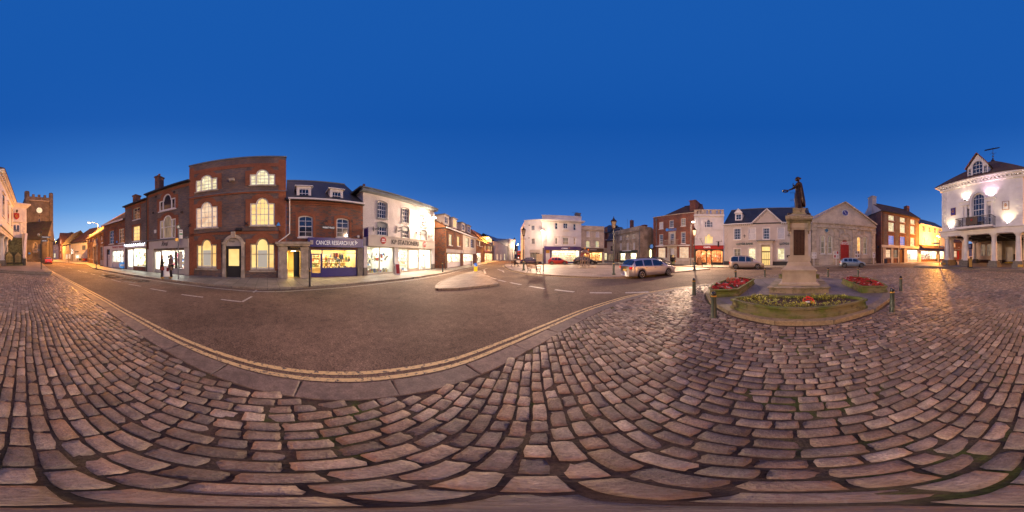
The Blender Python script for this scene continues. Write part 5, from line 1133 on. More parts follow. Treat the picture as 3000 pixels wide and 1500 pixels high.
# notice boards on the railings
for i, (r, lb) in enumerate((((2442, 2457.5, 735.5, 757), 'white notice board just left of the red hall door'), ((2504.5, 2518, 735.5, 755.5), 'white notice board with four posters right of the red hall door'), ((2377.5, 2392, 739, 757), 'notice board at the left end of the hall railings'), ((2556, 2564, 738.5, 755), 'pink notice board at the right end of the hall railings'))):
    u0_, u1_, z0_, z1_ = s.rect(r, -1.6); t = thing('notice_board', lb, 'notice board', s.world((u0_+u1_)/2, -1.6, .1), s.rot, 'notice boards in front of the hall')
    w2 = (u1_-u0_)/2; b = MB(); b.box(-w2, w2, -.04, .04, z0_-.1, z1_-.1); b.box(-.05, .05, .0, .06, 0, z0_-.1); b.build('board', K['trim'], t)
    for k in range(2):
        for j in range(2): b = MB(); b.box(-w2+.1+k*w2, -.1+k*w2, -.06, -.041, z0_+.05+j*(z1_-z0_)/2, z0_-.15+(j+1)*(z1_-z0_)/2); b.build('poster', K[(('redpaint', 'palefascia'), ('orange', 'greystone'), ('palefascia', 'greige'), ('orange', 'palefascia'))[i][(j+k) % 2]], t)
for a_, b_, lb in ((2378, 2401, 'black iron railings left of the hall steps'), (2492, 2566, 'black iron railings right of the red hall door')):
    t = thing('railings', lb, 'railings', s.world(0, -1.5, .1), s.rot); ua, ub = s.U(a_, -1.5), s.U(b_, -1.5); n = int((ub-ua)/.14); b = MB()
    for k in range(n): x = ua+(ub-ua)*k/n; b.box(x-.012, x+.012, -.012, .012, 0, 1.15)
    b.build('balusters', K['iron'], t); b = MB(); b.box(ua, ub, -.02, .02, 1.0, 1.04); b.box(ua, ub, -.02, .02, .12, .16); b.build('rail', K['iron'], t)

# --- brick three storey with lit offices
s = Bld('brick_offices', 'three storey brick office house with nine windows and a chimney at each end', 'house', 2581.5, 36.0, 2693, 43.8)
for i, r in enumerate(((2603, 2619.4, 631, 646), (2636.5, 2651.4, 637.6, 651.4), (2667.3, 2679.7, 643, 657), (2603, 2619.4, 651.7, 678), (2636.5, 2651.4, 656.9, 682), (2666.8, 2679.4, 662.5, 685.4))): s.win(r, 'rect', 5, 3 if i < 3 else 5, 'litwhite', fw=.08, meet=False, bar=.04)
for r, pn in (((2602.9, 2619.4, 690, 717.5), 'litblue'), ((2636.9, 2651.4, 693, 719), 'litblue'), ((2666.8, 2679.4, 696.7, 720.4), 'litwhite')): s.win(r, 'rect', 5, 4, pn, fw=.08, sur='red', sw=.2, meet=False)
s.win((2595, 2609.7, 731, 755), 'rect', 1, 2, 'litwarm', 'wood'); s.win((2617, 2630.5, 731, 755), 'rect', 1, 2, 'litpink', 'wood')
s.shop((2658, 2688.3, 732, 764), divs=(2672,), stall=.5, pal='paper', stock=50, ceil='lampcool', fm='white', label='bright office counter behind the white shop window of the brick offices')
u0, u1, z0, z1 = s.rect((2635.7, 2648, 730, 766)); s.holes.append(shape('rect', u0, u1, .1, z1)); s.wall(12.0, 'redmix', 9)
b = MB(); b.box(u0, u1, .12, .18, .1, z1); b.build('door', K['wood'], s.root)
b = MB(); zt = s.Zc(2640, 728); z2 = s.Zc(2640, 722.5)
b.box(0, s.L, -.3, -.001, zt+.1, z2+.2)
b.build('shop_band', K['cream'], s.root)
b = MB()
for a, c in ((2581.5, 2594.6), (2610.2, 2616.6), (2631, 2635.4), (2648.4, 2657.6), (2688.7, 2692.6)): b.box(s.U(a), s.U(c), -.1, -.001, .1, zt+.09)
b.build('rusticated_pier', K['ashlar'], s.root)
b = MB()
for a, c in ((2589, 2600), (2622, 2634), (2655, 2664), (2682, 2690)): b.box(s.U(a), s.U(c), -.02, 0.001, z2+.3, 11.4)
b.build('grey_brick_panel', K['flint2'], s.root)
s.roof(12.0, 15.2, 9, 'tile', gm='greige', over=.3); b = MB(); b.box(-.2, s.L+.1, -.45, -.31, 11.85, 12.05); b.tube([(.25, -.2, 11.8), (.25, -.2, .1)], .07, 6); b.build('gutter', K['charcoal'], s.root)
b = MB(); b.box(-.3, .9, 3.5, 5.5, 12, 16.6); b.box(-.4, 1.0, 3.4, 5.6, 16.602, 16.8); b.build('chimney', K['greige'], s.root)
b = MB(); b.box(s.L-1.0, s.L, 3.8, 5.2, 13, 16.4); b.build('chimney', K['redwall'], s.root)
s4 = Bld('brick_office_side', 'plain rendered gable wall beside the hall glowing orange towards the ground', 'wall', 2541, 46, 2581.3, 36.02)
s4.wall(0, 'greige', .15, outer=[(0, -.1), (s4.L, -.1), (s4.L, 12), (max(s4.L-4.5, .5), 15.1), (0, 12)])
b = MB(); u, z = s4.uv(2578.5, 720); b.tube([(u-2.2, -.3, z), (u, -.3, z)], .05, 5); b.box(u-.6, u-.1, -.5, -.1, z-.5, z+.05); b.build('wall_bracket', K['iron'], s4.root)
# --- cream shop beyond
s = Bld('cream_house', 'cream rendered house with long awning over purple shop fascia near the street lamp', 'house', 2693.2, 43.9, 2772, 55)
for r in ((2702, 2710.8, 661.7, 679), (2720, 2728, 665, 680.8), (2736, 2743.8, 667.5, 683), (2752, 2759, 670, 684)): s.win(r, 'rect', 3, 4, 'glass', fw=.06)
for r in ((2701.4, 2709.6, 694, 716.3), (2719.4, 2727.4, 696, 717.5), (2736.8, 2743.8, 698, 718.5)): s.win(r, 'rect', 3, 5, 'litwhite')
s.shop((2698.5, 2745, 735, 766), divs=(2714, 2720, 2730), stall=.6, pal='clothes', stock=70, ceil='lampwhite', fm='wood', label='dresses and mannequins behind the purple fascia windows')
s.shop((2752, 2766, 736, 765), stall=.6, pal='clothes', stock=30, ceil='lampwhite', fm='wood', label='stock in the last lit window of the cream house')
s.wall(10.6, 'cream', 9); b = MB(); b.box(0, s.L, -.35, -.001, s.Zc(2730, 733.8), s.Zc(2730, 727)); b.build('fascia', K['purple'], s.root)
for t, r in (('SHOE', (2707, 2719, 729, 731.3)), ('SHOP', (2733, 2741, 730, 732.3))): pass
b = MB(); z0 = s.Zc(2730, 726.8); z1 = s.Zc(2730, 719); b.add([(0, -.001, z1), (s.L, -.001, z1), (s.L, -1.3, z0), (0, -1.3, z0), (0, -.001, z1-.08), (s.L, -.001, z1-.08), (s.L, -1.3, z0-.2), (0, -1.3, z0-.2)], [(0, 1, 2, 3), (3, 2, 6, 7), (4, 5, 6, 7), (0, 3, 7, 4), (1, 2, 6, 5)]); b.build('awning', K['darkbrown'], s.root)
s.roof(10.6, 13.4, 9, 'slate', gm='cream', over=.3, side=0); b = MB(); b.box(0, s.L, -.5, 0, 10.3, 10.6); b.build('eaves', K['white'], s.root)
# --- houses seen through the arcade
s = Bld('brick_house', 'orange lit brick house with glowing shop window seen between the hall columns', 'house', 2786, 60, 2822, 62)
s.win((2806.5, 2811, 708, 724), 'rect', 2, 4, 'litwhite'); s.win((2790, 2803, 735, 753), 'rect', 3, 2, 'litwarm', 'wood'); s.boxp('door', (2804.5, 2809.5, 735, 758.5), -.08, 0, 'redpaint'); s.boxp('hanging_sign', (2789, 2799, 712.5, 725), -1.0, -.9, 'cream'); s.wall(6.8, 'redmix', 8); s.roof(6.8, 8.6, 8, 'tile', gm='redmix')
b = MB(); b.box(0, s.L, -.5, 0, s.Zc(2804, 732.5), s.Zc(2804, 730)); b.build('shop_cornice', K['lead'], s.root)
s = Bld('cottage', 'low orange lit cottage closing the lane beyond the hall columns', 'house', 2822.5, 76, 2862, 70)
s.win((2837.5, 2842.5, 718, 728), 'rect', 2, 2, 'litwarm'); s.win((2852, 2857, 718, 735), 'rect', 2, 3, 'litwhite'); s.wall(5.0, 'cream', 8); s.roof(5.0, 7.6, 8, 'tile', gm='cream')
# ================= town hall on columns =================
s = Bld('town_hall', 'white hall raised on columns with balcony, arched window, gabled dormer and outside stairs', 'hall', 2760, 24.7, 2997, 19.2)
L = s.L; ZF = 4.55; ZU = 5.45; ZE = 12.6; DP = 14.6
# first floor walls
r = (2849, 2884.6, 566, 657); u0, u1, z0, z1 = s.rect(r); z0 = ZU+.05
s.win(None, 'arch', 4, 6, 'glass', fw=.12, sill=None, uz=(u0, u1, z0, z1), bar=.045)
ua, ub = s.U(2893), s.U(2903); s.win(None, 'rect', 2, 5, 'glass', fw=.08, sill=None, uz=(ua, ub, z0, z0+2.9))
uc, ud = s.U(2829), s.U(2840); s.win(None, 'rect', 2, 5, 'glass', fw=.08, sill=None, uz=(uc, ud, z0, z0+2.9))
b = MB(); holes = s.holes; out = [(0, ZU), (L, ZU), (L, ZE), (0, ZE)]
tr = tessellate_polygon([[Vector((p[0], p[1], 0)) for p in q] for q in [out]+holes]); fl = [p for q in [out]+holes for p in q]; b.add([(p[0], 0, p[1]) for p in fl], [tuple(t) for t in tr])
for h in holes: m_ = len(h); b.add([(p[0], 0, p[1]) for p in h]+[(p[0], .2, p[1]) for p in h], [(i, (i+1) % m_, (i+1) % m_+m_, i+m_) for i in range(m_)])
s.holes = []
b.add([(0, 0, ZU), (0, DP, ZU), (0, DP, ZE), (0, 0, ZE), (L, 0, ZU), (L, DP, ZU), (L, DP, ZE), (L, 0, ZE)], [(0, 1, 2, 3), (4, 5, 6, 7), (1, 2, 6, 5)])
b.build('wall', K['white'], s.root, fix=False)
# entablature beam, ceiling and timber beams
b = MB(); b.box(-.15, L+.15, -.15, .7, ZF, ZF+.35); b.box(-.2, L+.2, -.2, .7, ZF+.352, ZU-.2); b.box(-.45, L+.45, -.45, .7, ZU-.198, ZU-.03)
b.box(L-.7, L+.15, .702, DP, ZF, ZF+.35); b.box(L-.7, L+.2, .702, DP, ZF+.352, ZU-.2); b.box(L-.7, L+.45, .702, DP, ZU-.198, ZU-.03)
b.box(-.15, .7, .702, DP, ZF, ZU-.03); b.build('entablature', K['white'], s.root)
b = MB(); b.box(.7, L-.7, .7, DP, ZF+.3, ZF+.4); b.build('ceiling', K['cream'], s.root)
b = MB()
for y in (3, 5.4, 7.8, 10.2): b.box(.7, L-.7, y, y+.28, ZF+.02, ZF+.298)
for x in (3.6, 8): b.box(x, x+.3, .7, DP-3, ZF-.02, ZF+.28)
b.build('ceiling_beams', K['charcoal'], s.root)
def column(x, y):
    b = MB(); b.lathe([(.46, 1.1), (.46, 1.2), (.40, 1.32), (.40, 2.4), (.335, 4.1), (.335, 4.14), (.40, 4.18), (.40, 4.24), (.47, 4.36), (.47, 4.4)], (x, y), 20); b.box(x-.5, x+.5, y-.5, y+.5, 4.402, ZF)
    c = b.build('column', K['white'], s.root)
    b = MB(); b.box(x-.68, x+.68, y-.68, y+.68, .3, .75); b.box(x-.56, x+.56, y-.56, y+.56, .752, 1.1); b.build('plinth', K['greystone'], c)
for px in (2775, 2830, 2912.5, 2984): column(s.U(px, .4), .42)
for x, y in ((.45, 1.75), (.45, 5.4), (.45, 9.2), (L-.45, 4.0), (L-.45, 7.4), (L-.45, 10.8)): column(x, y)
# cornice
b = MB(); e = .0
for (o, za, zb_) in ((.25, ZE-.75, ZE-.5), (.5, ZE-.32, ZE-.18), (.75, ZE-.178, ZE+.0)): b.box(-o, L+o, -o, DP, za, zb_)
for k in range(24): x = -.2+(L+.1)*k/23; b.box(x, x+.26, -.46, -.01, ZE-.498, ZE-.322)
for k in range(26): y = .2+(DP-.6)*k/25; b.box(L+.01, L+.46, y, y+.26, ZE-.498, ZE-.322)
b.build('cornice', K['white'], s.root)
s.quoins(0.0, ZU+.3, ZE-.8, 'white', 1, .85, .42, .06); s.quoins(L, ZU+.3, ZE-.8, 'white', -1, .85, .42, .06)
# window architrave
b = MB(); b.ring(shape('arch', u0, u1, z0, z1, .36), shape('arch', u0, u1, z0, z1), -.22, 0.001)
zi = z0+3.25
for a, c in ((uc-.75, u0-.37), (u1+.37, ub+.55)):
    b.box(a, c, -.3, -.001, zi, zi+.45); b.box(a-.2, c+.1, -.42, -.001, zi+.452, zi+.6)
for x in (uc-.6, uc-.06, ua-.4, ub+.06): b.box(x, x+.34, -.16, -.001, ZU, zi-.002)
b.build('window_architrave', K['white'], s.root)
# balcony
ba, bb_ = s.U(2799, -1.3), s.U(2908, -1.3); b = MB(); b.box(ba, bb_, -1.5, -.001, ZU-.25, ZU+.0); bl = b.build('balcony', K['white'], s.root)
b = MB(); zr = ZU+1.15; yy = -1.38
for k in range(41): x = ba+.1+(bb_-ba-.2)*k/40; b.box(x-.012, x+.012, yy-.012, yy+.012, ZU+.001, zr)
for k in range(8):
    y = yy+.17*k
    for x in (ba+.1, bb_-.1): b.box(x-.012, x+.012, y-.012, y+.012, ZU+.001, zr)
b.box(ba+.05, bb_-.05, yy-.03, yy+.03, zr, zr+.05); b.box(ba+.05, bb_-.05, yy-.02, yy+.02, ZU+.12, ZU+.15)
for x in (ba+.1, bb_-.1): b.box(x-.03, x+.03, yy+.03, -.001, zr, zr+.05)
for x in (ba+.9, bb_-.9):
    for z in (ZU+.35, ZU+.75): b.torus((x, yy-.03, z), .16, .02, 14, 5, 0, 'x')
    b.box(x-.3, x-.27, yy-.03, yy+.03, ZU+.01, zr); b.box(x+.27, x+.3, yy-.03, yy+.03, ZU+.01, zr)
b.build('railing', K['iron'], bl)
ca, cb = s.U(2829.5, -1.45), s.U(2864, -1.45); b = MB(); b.box(ca, cb, yy-.1, yy-.06, ZU+.12, zr+.0); b.build('panel', K['darkbrown'], bl)
b = MB(); b.torus(((ca+cb)/2, yy-.11, ZU+.75), .1, .05, 12, 5, 0, 'x'); b.build('poppy_badge', K['redpaint'], bl)
# painted coats of arms
for r, m_, nm_ in (((2785, 2798.7, 609, 631), 'navy', 'painted_board'), ((2936, 2956, 589, 614), 'white', 'painted_board')):
    u0_, u1_, z0_, z1_ = s.rect(r, -.1); b = MB(); b.box(u0_, u1_, -.08, -.001, z0_, z1_); fr = b.build(nm_, K['wood'], s.root); b = MB(); b.box(u0_+.07, u1_-.07, -.1, -.081, z0_+.07, z1_-.07); b.build('picture', K[m_], fr)
    cx, cz = (u0_+u1_)/2, (z0_+z1_)/2; b = MB(); b.torus((cx, -.11, cz), .17, .035, 16, 5, 0, 'x'); b.box(cx-.06, cx+.06, -.12, -.1, cz-.06, cz+.06, 1); b.box(cx-.1, cx+.1, -.12, -.1, cz+.23, cz+.3); b.build('crest', [K['gold'], K['redpaint']], fr)
# uplights
UL = mat('lamp_glow_white', (.1,.1,.1), .5, var=0, emit=(1, .86, .86), es=60)
for (px, py), pw, ec in (((2827, 586), 60, (1, .72, .5)), ((2899.8, 575), 75, (1, .62, .78)), ((2782.8, 668.5), 55, (1, .76, .45)), ((2952, 653.5), 75, (1, .76, .45))):
    u, z = s.uv(px, py, -.35); b = MB(); b.box(u-.12, u+.12, -.45, -.28, z-.1, z); b.beam((u, -.3, z-.1), (u, -.01, z-.18), .04); fl_ = b.build('floodlight', K['iron'], s.root)
    b = MB(); b.box(u-.09, u+.09, -.43, -.3, z+.001, z+.012); b.build('bulb', UL, fl_)
    ld = bpy.data.lights.new('floodlight_beam', 'SPOT'); ld.energy = pw*5.5; ld.color = ec; ld.spot_size = radians(115); ld.spot_blend = .8; ld.shadow_soft_size = .08
    lo = bpy.data.objects.new('floodlight_beam', ld); COL.objects.link(lo); p = s.world(u, -.5, z+.08); lo.location = p
    q = s.world(u, .1, z+1.6); lo.rotation_euler = (q-p).to_track_quat('-Z', 'Y').to_euler()
# hipped roof, dormer and weather vane
zp = ZE+.02; ax, ay = s.uv(2909, 400, DP*.42)[0], DP*.42; AZ = s.Zc(2909, 470, DP*.42)
o = .85; b = MB(); vs = [(-o, -o, zp), (L+o, -o, zp), (L+o, DP+o, zp), (-o, DP+o, zp), (ax, ay, AZ), (ax, ay+2.5, AZ)]
b.add(vs, [(0, 1, 4), (1, 2, 5, 4), (2, 3, 5), (3, 0, 4, 5), (0, 1, 2, 3)]); rf = b.build('roof', K['tile'], s.root)
b = MB(); b.lathe([(.35, AZ-.3), (.35, AZ+.0), (.12, AZ+.2), (.16, AZ+.45), (.05, AZ+.6)], (ax, ay), 10); b.tube([(ax, ay, AZ+.5), (ax, ay, AZ+3.2)], .035, 6)
b.beam((ax-.6, ay, AZ+1.7), (ax+.6, ay, AZ+1.7), .04); b.beam((ax, ay-.6, AZ+1.7), (ax, ay+.6, AZ+1.7), .04); b.slab([(ax-1.6, AZ+2.8), (ax-.1, AZ+2.75), (ax+1.0, AZ+2.78), (ax+1.3, AZ+2.95), (ax+1.0, AZ+3.05), (ax-.1, AZ+3.1), (ax-1.5, AZ+3.12)], ay-.015, ay+.015); b.sphere((ax, ay, AZ+1.0), .16, 8); b.build('weather_vane', K['iron'], rf)
dy = -.2; da, db_, dz0, dz1 = s.U(2834.5, dy), s.U(2894.5, dy), ZE+.05, s.Zc(2865, 487, dy); c = (da+db_)/2; ZP = s.Zc(2863, 452, dy)
au0, au1 = s.U(2849.5, dy), s.U(2878, dy); az1 = s.Zc(2864, 472, dy); 
b = MB(); out = [(da, dz0), (db_, dz0), (db_, dz1), (c, ZP), (da, dz1)]
hs = [shape('arch', au0, au1, dz0+.25, az1), shape('rect', da+.15, au0-.22, dz0+.25, dz1-.15), shape('rect', au1+.22, db_-.15, dz0+.25, dz1-.15)]
tr = tessellate_polygon([[Vector((p[0], p[1], 0)) for p in q] for q in [out]+hs]); fl = [p for q in [out]+hs for p in q]; b.add([(p[0], dy, p[1]) for p in fl], [tuple(t) for t in tr])
b.add([(da, dy, dz0), (da, dy+3.4, dz0), (da, dy+3.4, dz1), (da, dy, dz1), (db_, dy, dz0), (db_, dy+3.4, dz0), (db_, dy+3.4, dz1), (db_, dy, dz1)], [(0, 1, 2, 3), (4, 5, 6, 7)])
for h in hs: m_ = len(h); b.add([(p[0], dy, p[1]) for p in h]+[(p[0], dy+.15, p[1]) for p in h], [(i, (i+1) % m_, (i+1) % m_+m_, i+m_) for i in range(m_)])
dm = b.build('dormer', K['white'], s.root, fix=False)
b = MB(); b.add([(da-.25, dy-.25, dz1-.2), (c, dy-.25, ZP+.12), (db_+.25, dy-.25, dz1-.2), (da-.25, dy+3.4, dz1-.2), (c, dy+5.5, ZP+.12), (db_+.25, dy+3.4, dz1-.2)], [(0, 1, 4, 3), (2, 5, 4, 1)]); b.beam((da-.25, dy-.25, dz1-.2), (c, dy-.25, ZP+.12), .12, .14); b.beam((c, dy-.25, ZP+.12), (db_+.25, dy-.25, dz1-.2), .12, .14); b.build('dormer_roof', K['redwall'], dm)
b = MB()
for h, nc, nr in zip(hs, (3, 2, 2), (4, 3, 3)):
    b.slab(h, dy+.13, dy+.16, 1); x0, x1 = min(p[0] for p in h), max(p[0] for p in h); z0_, z1_ = min(p[1] for p in h), max(p[1] for p in h)
    for k in range(1, nc): x = x0+(x1-x0)*k/nc; sp = span(h, 0, x+1e-4); b.box(x-.025, x+.025, dy+.08, dy+.129, sp[0], sp[1])
    for k in range(1, nr): z = z0_+(z1_-z0_)*k/nr; sp = span(h, 1, z+1e-4); b.box(sp[0], sp[1], dy+.085, dy+.128, z-.025, z+.025)
b.build('window', [K['trim'], K['glass']], dm)
# side windows (right flank)
R2 = lambda y0, y1, z0, z1, x, t, mi, b: b.box(x, x+t, y0, y1, z0, z1, mi)
for y0_ in (2.0, 6.2, 10.4):
    b = MB(); b.box(L, L+.06, y0_, y0_+1.5, 7.1, 10.4, 0); b.box(L, L+.25, y0_-.25, y0_+1.75, 10.45, 10.62, 0); b.box(L, L+.15, y0_-.1, y0_+1.6, 6.95, 7.09, 0)
    for k in range(3): yk = y0_+.12+.43*k; b.box(L+.061, L+.07, yk, yk+.38, 7.25, 10.25, 1)
    b.build('side_window', [K['trim'], K['glass']], s.root)
# rooms behind the arcade
b = MB(); ra, rb, ry = s.U(2856, 11.5), s.U(2935, 11.5), 11.4
b.box(ra, rb, ry, DP, .95, ZF+.28); b.box(rb, L-.8, ry+2.2, ry+2.4, .95, ZF+.28); b.build('arcade_room', K['cream'], s.root)
b = MB(); b.box(ra-.05, rb+.02, ry-.05, DP, .3, .949); b.box(rb+.03, L-.8, ry+1.4, ry+2.4, .3, .6); b.build('arcade_plinth', K['darkbrown'], s.root)
for a_, c_ in ((2873.5, 2887), (2891.5, 2906), (2920, 2926)):
    x0, x1 = s.U(a_, ry), s.U(c_, ry); s.win(None, 'rect', 2, 2, 'litpink', hole=False, dep=ry-.02, uz=(x0, x1, s.Zc(2890, 750, ry), s.Zc(2890, 715, ry)), sill=None)
vs, fs = text_mesh('TOWN INFORMATION CENTRE', s.U(2927, ry)-s.U(2872, ry), .2); cx, cz = (s.U(2927, ry)+s.U(2872, ry))/2, s.Zc(2900, 711, ry); b = MB(); b.add([(v[0]+cx, v[1]+ry-.04, v[2]+cz) for v in vs], fs); b.build('lettering', K['charcoal'], s.root)
b = MB(); dx0, dx1 = s.U(2946.5, ry+2.2), s.U(2966, ry+2.2); b.box(dx0, dx1, ry+2.12, ry+2.19, .6, 3.6); b.build('white_door', K['white'], s.root)
b = MB(); b.box(dx0-.9, dx0-.35, ry+2.1, ry+2.19, .6, 2.1); b.box(dx1+.2, dx1+1.0, ry+2.1, ry+2.19, .6, 2.1); b.build('dark_panel', K['darkbrown'], s.root)
b = MB(); b.box(rb+.4, L-1, ry+.6, ry+1.39, .3, .42); b.box(rb+.9, L-1, ry+1.0, ry+1.39, .421, .54); b.build('yellow_steps', mat('yellow_step_paint', (.6,.4,.04), .6), s.root)
for px in (2765, 2989):
    x = s.U(px, -.3); b = MB(); b.box(x-.3, x+.3, -.29, -.265, .42, .7); b.build('yellow_notice', K['gold'], s.root)
b = MB(); b.box(s.U(2893, 5)-.15, s.U(2893, 5)+.35, 4.8, 5.1, ZF+.16, ZF+.29); b.build('ceiling_lamp', K['white'], s.root)
# stair wing at the back right: door, coat of arms, flight of steps
a = Bld('', '', '', 33, 33.0, 78, 31.5, root=s.root) if False else None
p_ = P(33, 32.2); q_ = P(77.5, 33.3)
wing = thing('stair_wing', 'white stair wing with panelled double doors above a long mossy flight of steps', 'building', (p_.x, p_.y, 0), atan2(q_.y-p_.y, q_.x-p_.x))
wg = Bld('', '', '', 33, 32.2, 77.5, 33.3, root=wing); WL = wg.L; ZL = wg.Zc(50, 699)
b = MB(); b.box(0, WL, 0, 9, 0, ZE-.75); b.build('wall', K['white'], wing)
b = MB(); b.box(-.2, WL+.3, -.3, 9, ZE-.749, ZE-.5); b.box(-.2, WL+.5, -.5, 9, ZE-.498, ZE-.3); b.box(-.2, WL+.7, -.7, 9, ZE-.298, ZE-.05); b.box(-.1, WL+.1, -.08, -.001, wg.Zc(50, 650), wg.Zc(50, 648)); b.build('cornice', K['white'], wing)
wg.quoins(WL, .4, ZE-.9, 'white', -1, .85, .42, .06)
b = MB(); b.add([(-.2, -.3, ZE-.04), (WL+.5, -.3, ZE-.04), (WL+.5, 9, ZE-.04), (-.2, 9, ZE-.04), (-1, 4, ZE+2.6), (WL-2.6, 4, ZE+1.6)], [(0, 1, 5, 4), (1, 2, 5), (2, 3, 4, 5), (3, 0, 4)]); b.build('roof', K['slate'], wing)
d0, d1 = wg.U(36.5), wg.U(58.5); zt = wg.Zc(48, 655)
b = MB(); b.box(d0, d1, -.06, -.001, ZL, zt); dm_ = (d0+d1)/2
for k in (0, 1):
    for j in (0, 1): x = (d0+.2, dm_+.1)[k]; b.box(x+(dm_-d0-.3)*j/2+.02, x+(dm_-d0-.3)*(j+1)/2-.02, -.075, -.061, zt-1.7, zt-.35, 1)
    for z in (ZL+.3,): b.box((d0+.2, dm_+.1)[k], (dm_-.1, d1-.2)[k], -.075, -.061, z, z+1.4, 0)
dd = b.build('double_door', [K['white'], K['glass']], wing); b = MB(); b.box(dm_-.05, dm_+.05, -.1, -.061, ZL+1.4, ZL+1.9); b.build('handle', K['iron'], dd)
b = MB(); b.box(d0-.35, d1+.35, -.4, -.001, zt+.25, zt+.45); b.box(d0-.3, d0-.05, -.12, -.001, ZL, zt+.249); b.box(d1+.05, d1+.3, -.12, -.001, ZL, zt+.249); b.build('door_surround', K['white'], wing)
u, z = wg.uv(48, 633.5); b = MB(); b.slab([(u-.6, z+.65), (u-.6, z-.15), (u-.35, z-.5), (u, z-.72), (u+.35, z-.5), (u+.6, z-.15), (u+.6, z+.65)], -.1, -.001); sh = b.build('coat_of_arms', K['redpaint'], wing)
b = MB(); b.torus((u, -.12, z), .28, .07, 14, 5, 0, 'x'); b.sphere((u, -.12, z), .12, 8, sc3=(1, .3, 1)); b.box(u-.5, u-.42, -.12, -.101, z+.35, z+.55); b.box(u+.42, u+.5, -.12, -.101, z+.35, z+.55); b.build('crest', K['gold'], sh)
u, z = wg.uv(48.3, 620); b = MB(); b.lathe([(.06, z-.3), (.2, z-.1), (.2, z+.25), (.05, z+.4)], (u, -.3), 8); b.beam((u, -.3, z-.2), (u, -.01, z-.4), .04); b.build('wall_lantern', K['iron'], wing)
# steps
NS = 22; x0b, x1b = wg.U(9, -8.2), wg.U(68, -8.2); x0t, x1t = wg.U(33, -1), wg.U(70, -1)
b = MB(); yb, yt = -8.3, -1.2
for k in range(NS):
    t0, t1 = k/NS, (k+1)/NS; y0_ = yb+(yt-yb)*t0; z1_ = .3+(ZL-.3)*t1; xa = x0b+(x0t-x0b)*t0; xb = x1b+(x1t-x1b)*t0
    b.box(xa, xb, y0_, y0_+(yt-yb)/NS+.02, .1, z1_)
b.box(x0t-.2, x1t+.2, yt, -.001, .1, ZL); b.build('steps', K['mossstone'], wing)
b = MB(); b.add([(x1b, yb+.5, .1), (x1b+.45, yb+.5, .1), (x1b+.45, yb+.5, 1.5), (x1b, yb+.5, 1.5), (x1t, -.0, .1), (x1t+.45, -.0, .1), (x1t+.45, -.0, ZL+1.0), (x1t, -.0, ZL+1.0), (x1t, yt-.6, ZL+.9), (x1t+.45, yt-.6, ZL+.9)], [(0, 1, 2, 3), (1, 5, 6, 9, 2), (0, 4, 7, 8, 3), (3, 2, 9, 8), (8, 9, 6, 7), (4, 5, 6, 7)]); b.build('stair_parapet', K['white'], wing)
for xb_, xt_ in ((x0b+.1, x0t), (x1b-.1, x1t-.1)):
    b = MB(); b.tube([(xb_, yb-.05, .3), (xb_, yb-.05, 1.55), (xt_, yt, ZL+1.0)], .045, 6)
    for k in range(1, 14): t = k/14; x = xb_+(xt_-xb_)*t; y = yb+(yt-yb)*t; b.tube([(x, y, .3+(ZL-.3)*t), (x, y, 1.5+(ZL-.5)*t)], .018, 4)
    b.build('handrail', K['iron'], wing)
b = MB(); n = 28; yg = yb-.02
for k in range(n+1): x = x0b+.1+(x1b-x0b-.2)*k/n; b.box(x-.02, x+.02, yg-.02, yg+.02, .55, 1.9+.35*sin(pi*k/n))
b.box(x0b+.1, x1b-.1, yg-.03, yg+.03, .6, .66); b.box(x0b+.1, x1b-.1, yg-.03, yg+.03, 1.8, 1.86)
gt = b.build('gate', K['iron'], wing)
b = MB(); GM = mat('gilded_portcullis', (.45,.33,.12), .5, var=.2)
for cx_ in (x0b+(x1b-x0b)*.28, x0b+(x1b-x0b)*.72):
    for k in range(5): x = cx_-.42+.21*k; b.box(x-.04, x+.04, yg-.08, yg-.04, .75, 1.75)
    for k in range(4): z = .85+.26*k; b.box(cx_-.48, cx_+.48, yg-.075, yg-.045, z, z+.07)
    b.slab([(cx_-.5, 1.75), (cx_+.5, 1.75), (cx_+.25, 2.05), (cx_+.15, 2.05), (cx_, 2.3), (cx_-.15, 2.05), (cx_-.25, 2.05)], yg-.08, yg-.04)
b.build('portcullis', GM, gt)

# ================= church =================
s = Bld('church', 'flint church with battlemented clock tower and mossy tiled aisle roof', 'church', 76.5, 51, 152.5, 52.8)
w_ = s.win((88, 92, 0, 0), 'arch', 1, 1, 'glass', 'stone', uz=(s.U(112.5), s.U(117.5), s.Zc(115, 651), s.Zc(115, 639.5)), sill=None)
s.win(None, 'arch', 1, 1, 'glass', 'stone', uz=(s.U(111), s.U(119), s.Zc(115, 632), s.Zc(115, 600)), sill=None) if False else None
ZTW = s.Zc(115, 587); s.wall(ZTW, 'flintwall', 10)
b = MB(); n = 9; wd = s.L/n
for k in range(n):
    if k % 2 == 0 or k in (0, n-1): 
        for y in (0, 9.4): b.box(k*wd+.06, (k+1)*wd-.06, y, y+.6, ZTW+1.2, ZTW+2.1)
for k in range(11):
    if k % 2 == 0: b.box(0, .6, .61+k*.8, .61+k*.8+.78, ZTW+1.2, ZTW+2.1); b.box(s.L-.6, s.L, .61+k*.8, .61+k*.8+.78, ZTW+1.2, ZTW+2.1)
b.box(-.1, s.L+.1, -.1, .6, ZTW+.002, ZTW+1.19); b.box(-.1, .6, .6, 10, ZTW+.002, ZTW+1.19); b.box(s.L-.6, s.L+.1, .6, 10, ZTW+.002, ZTW+1.19); b.box(.6, s.L-.6, 9.4, 10, ZTW+.002, ZTW+1.19)
for x, r_ in ((.3, .85), (s.L-.3, .75)): b.lathe([(r_, -.1), (r_, ZTW+2.6), (r_*.95, ZTW+2.62), (r_*.9, ZTW+3.0)], (x, .2), 8, sm=False)
b.build('parapet', K['flintwall'], s.root)
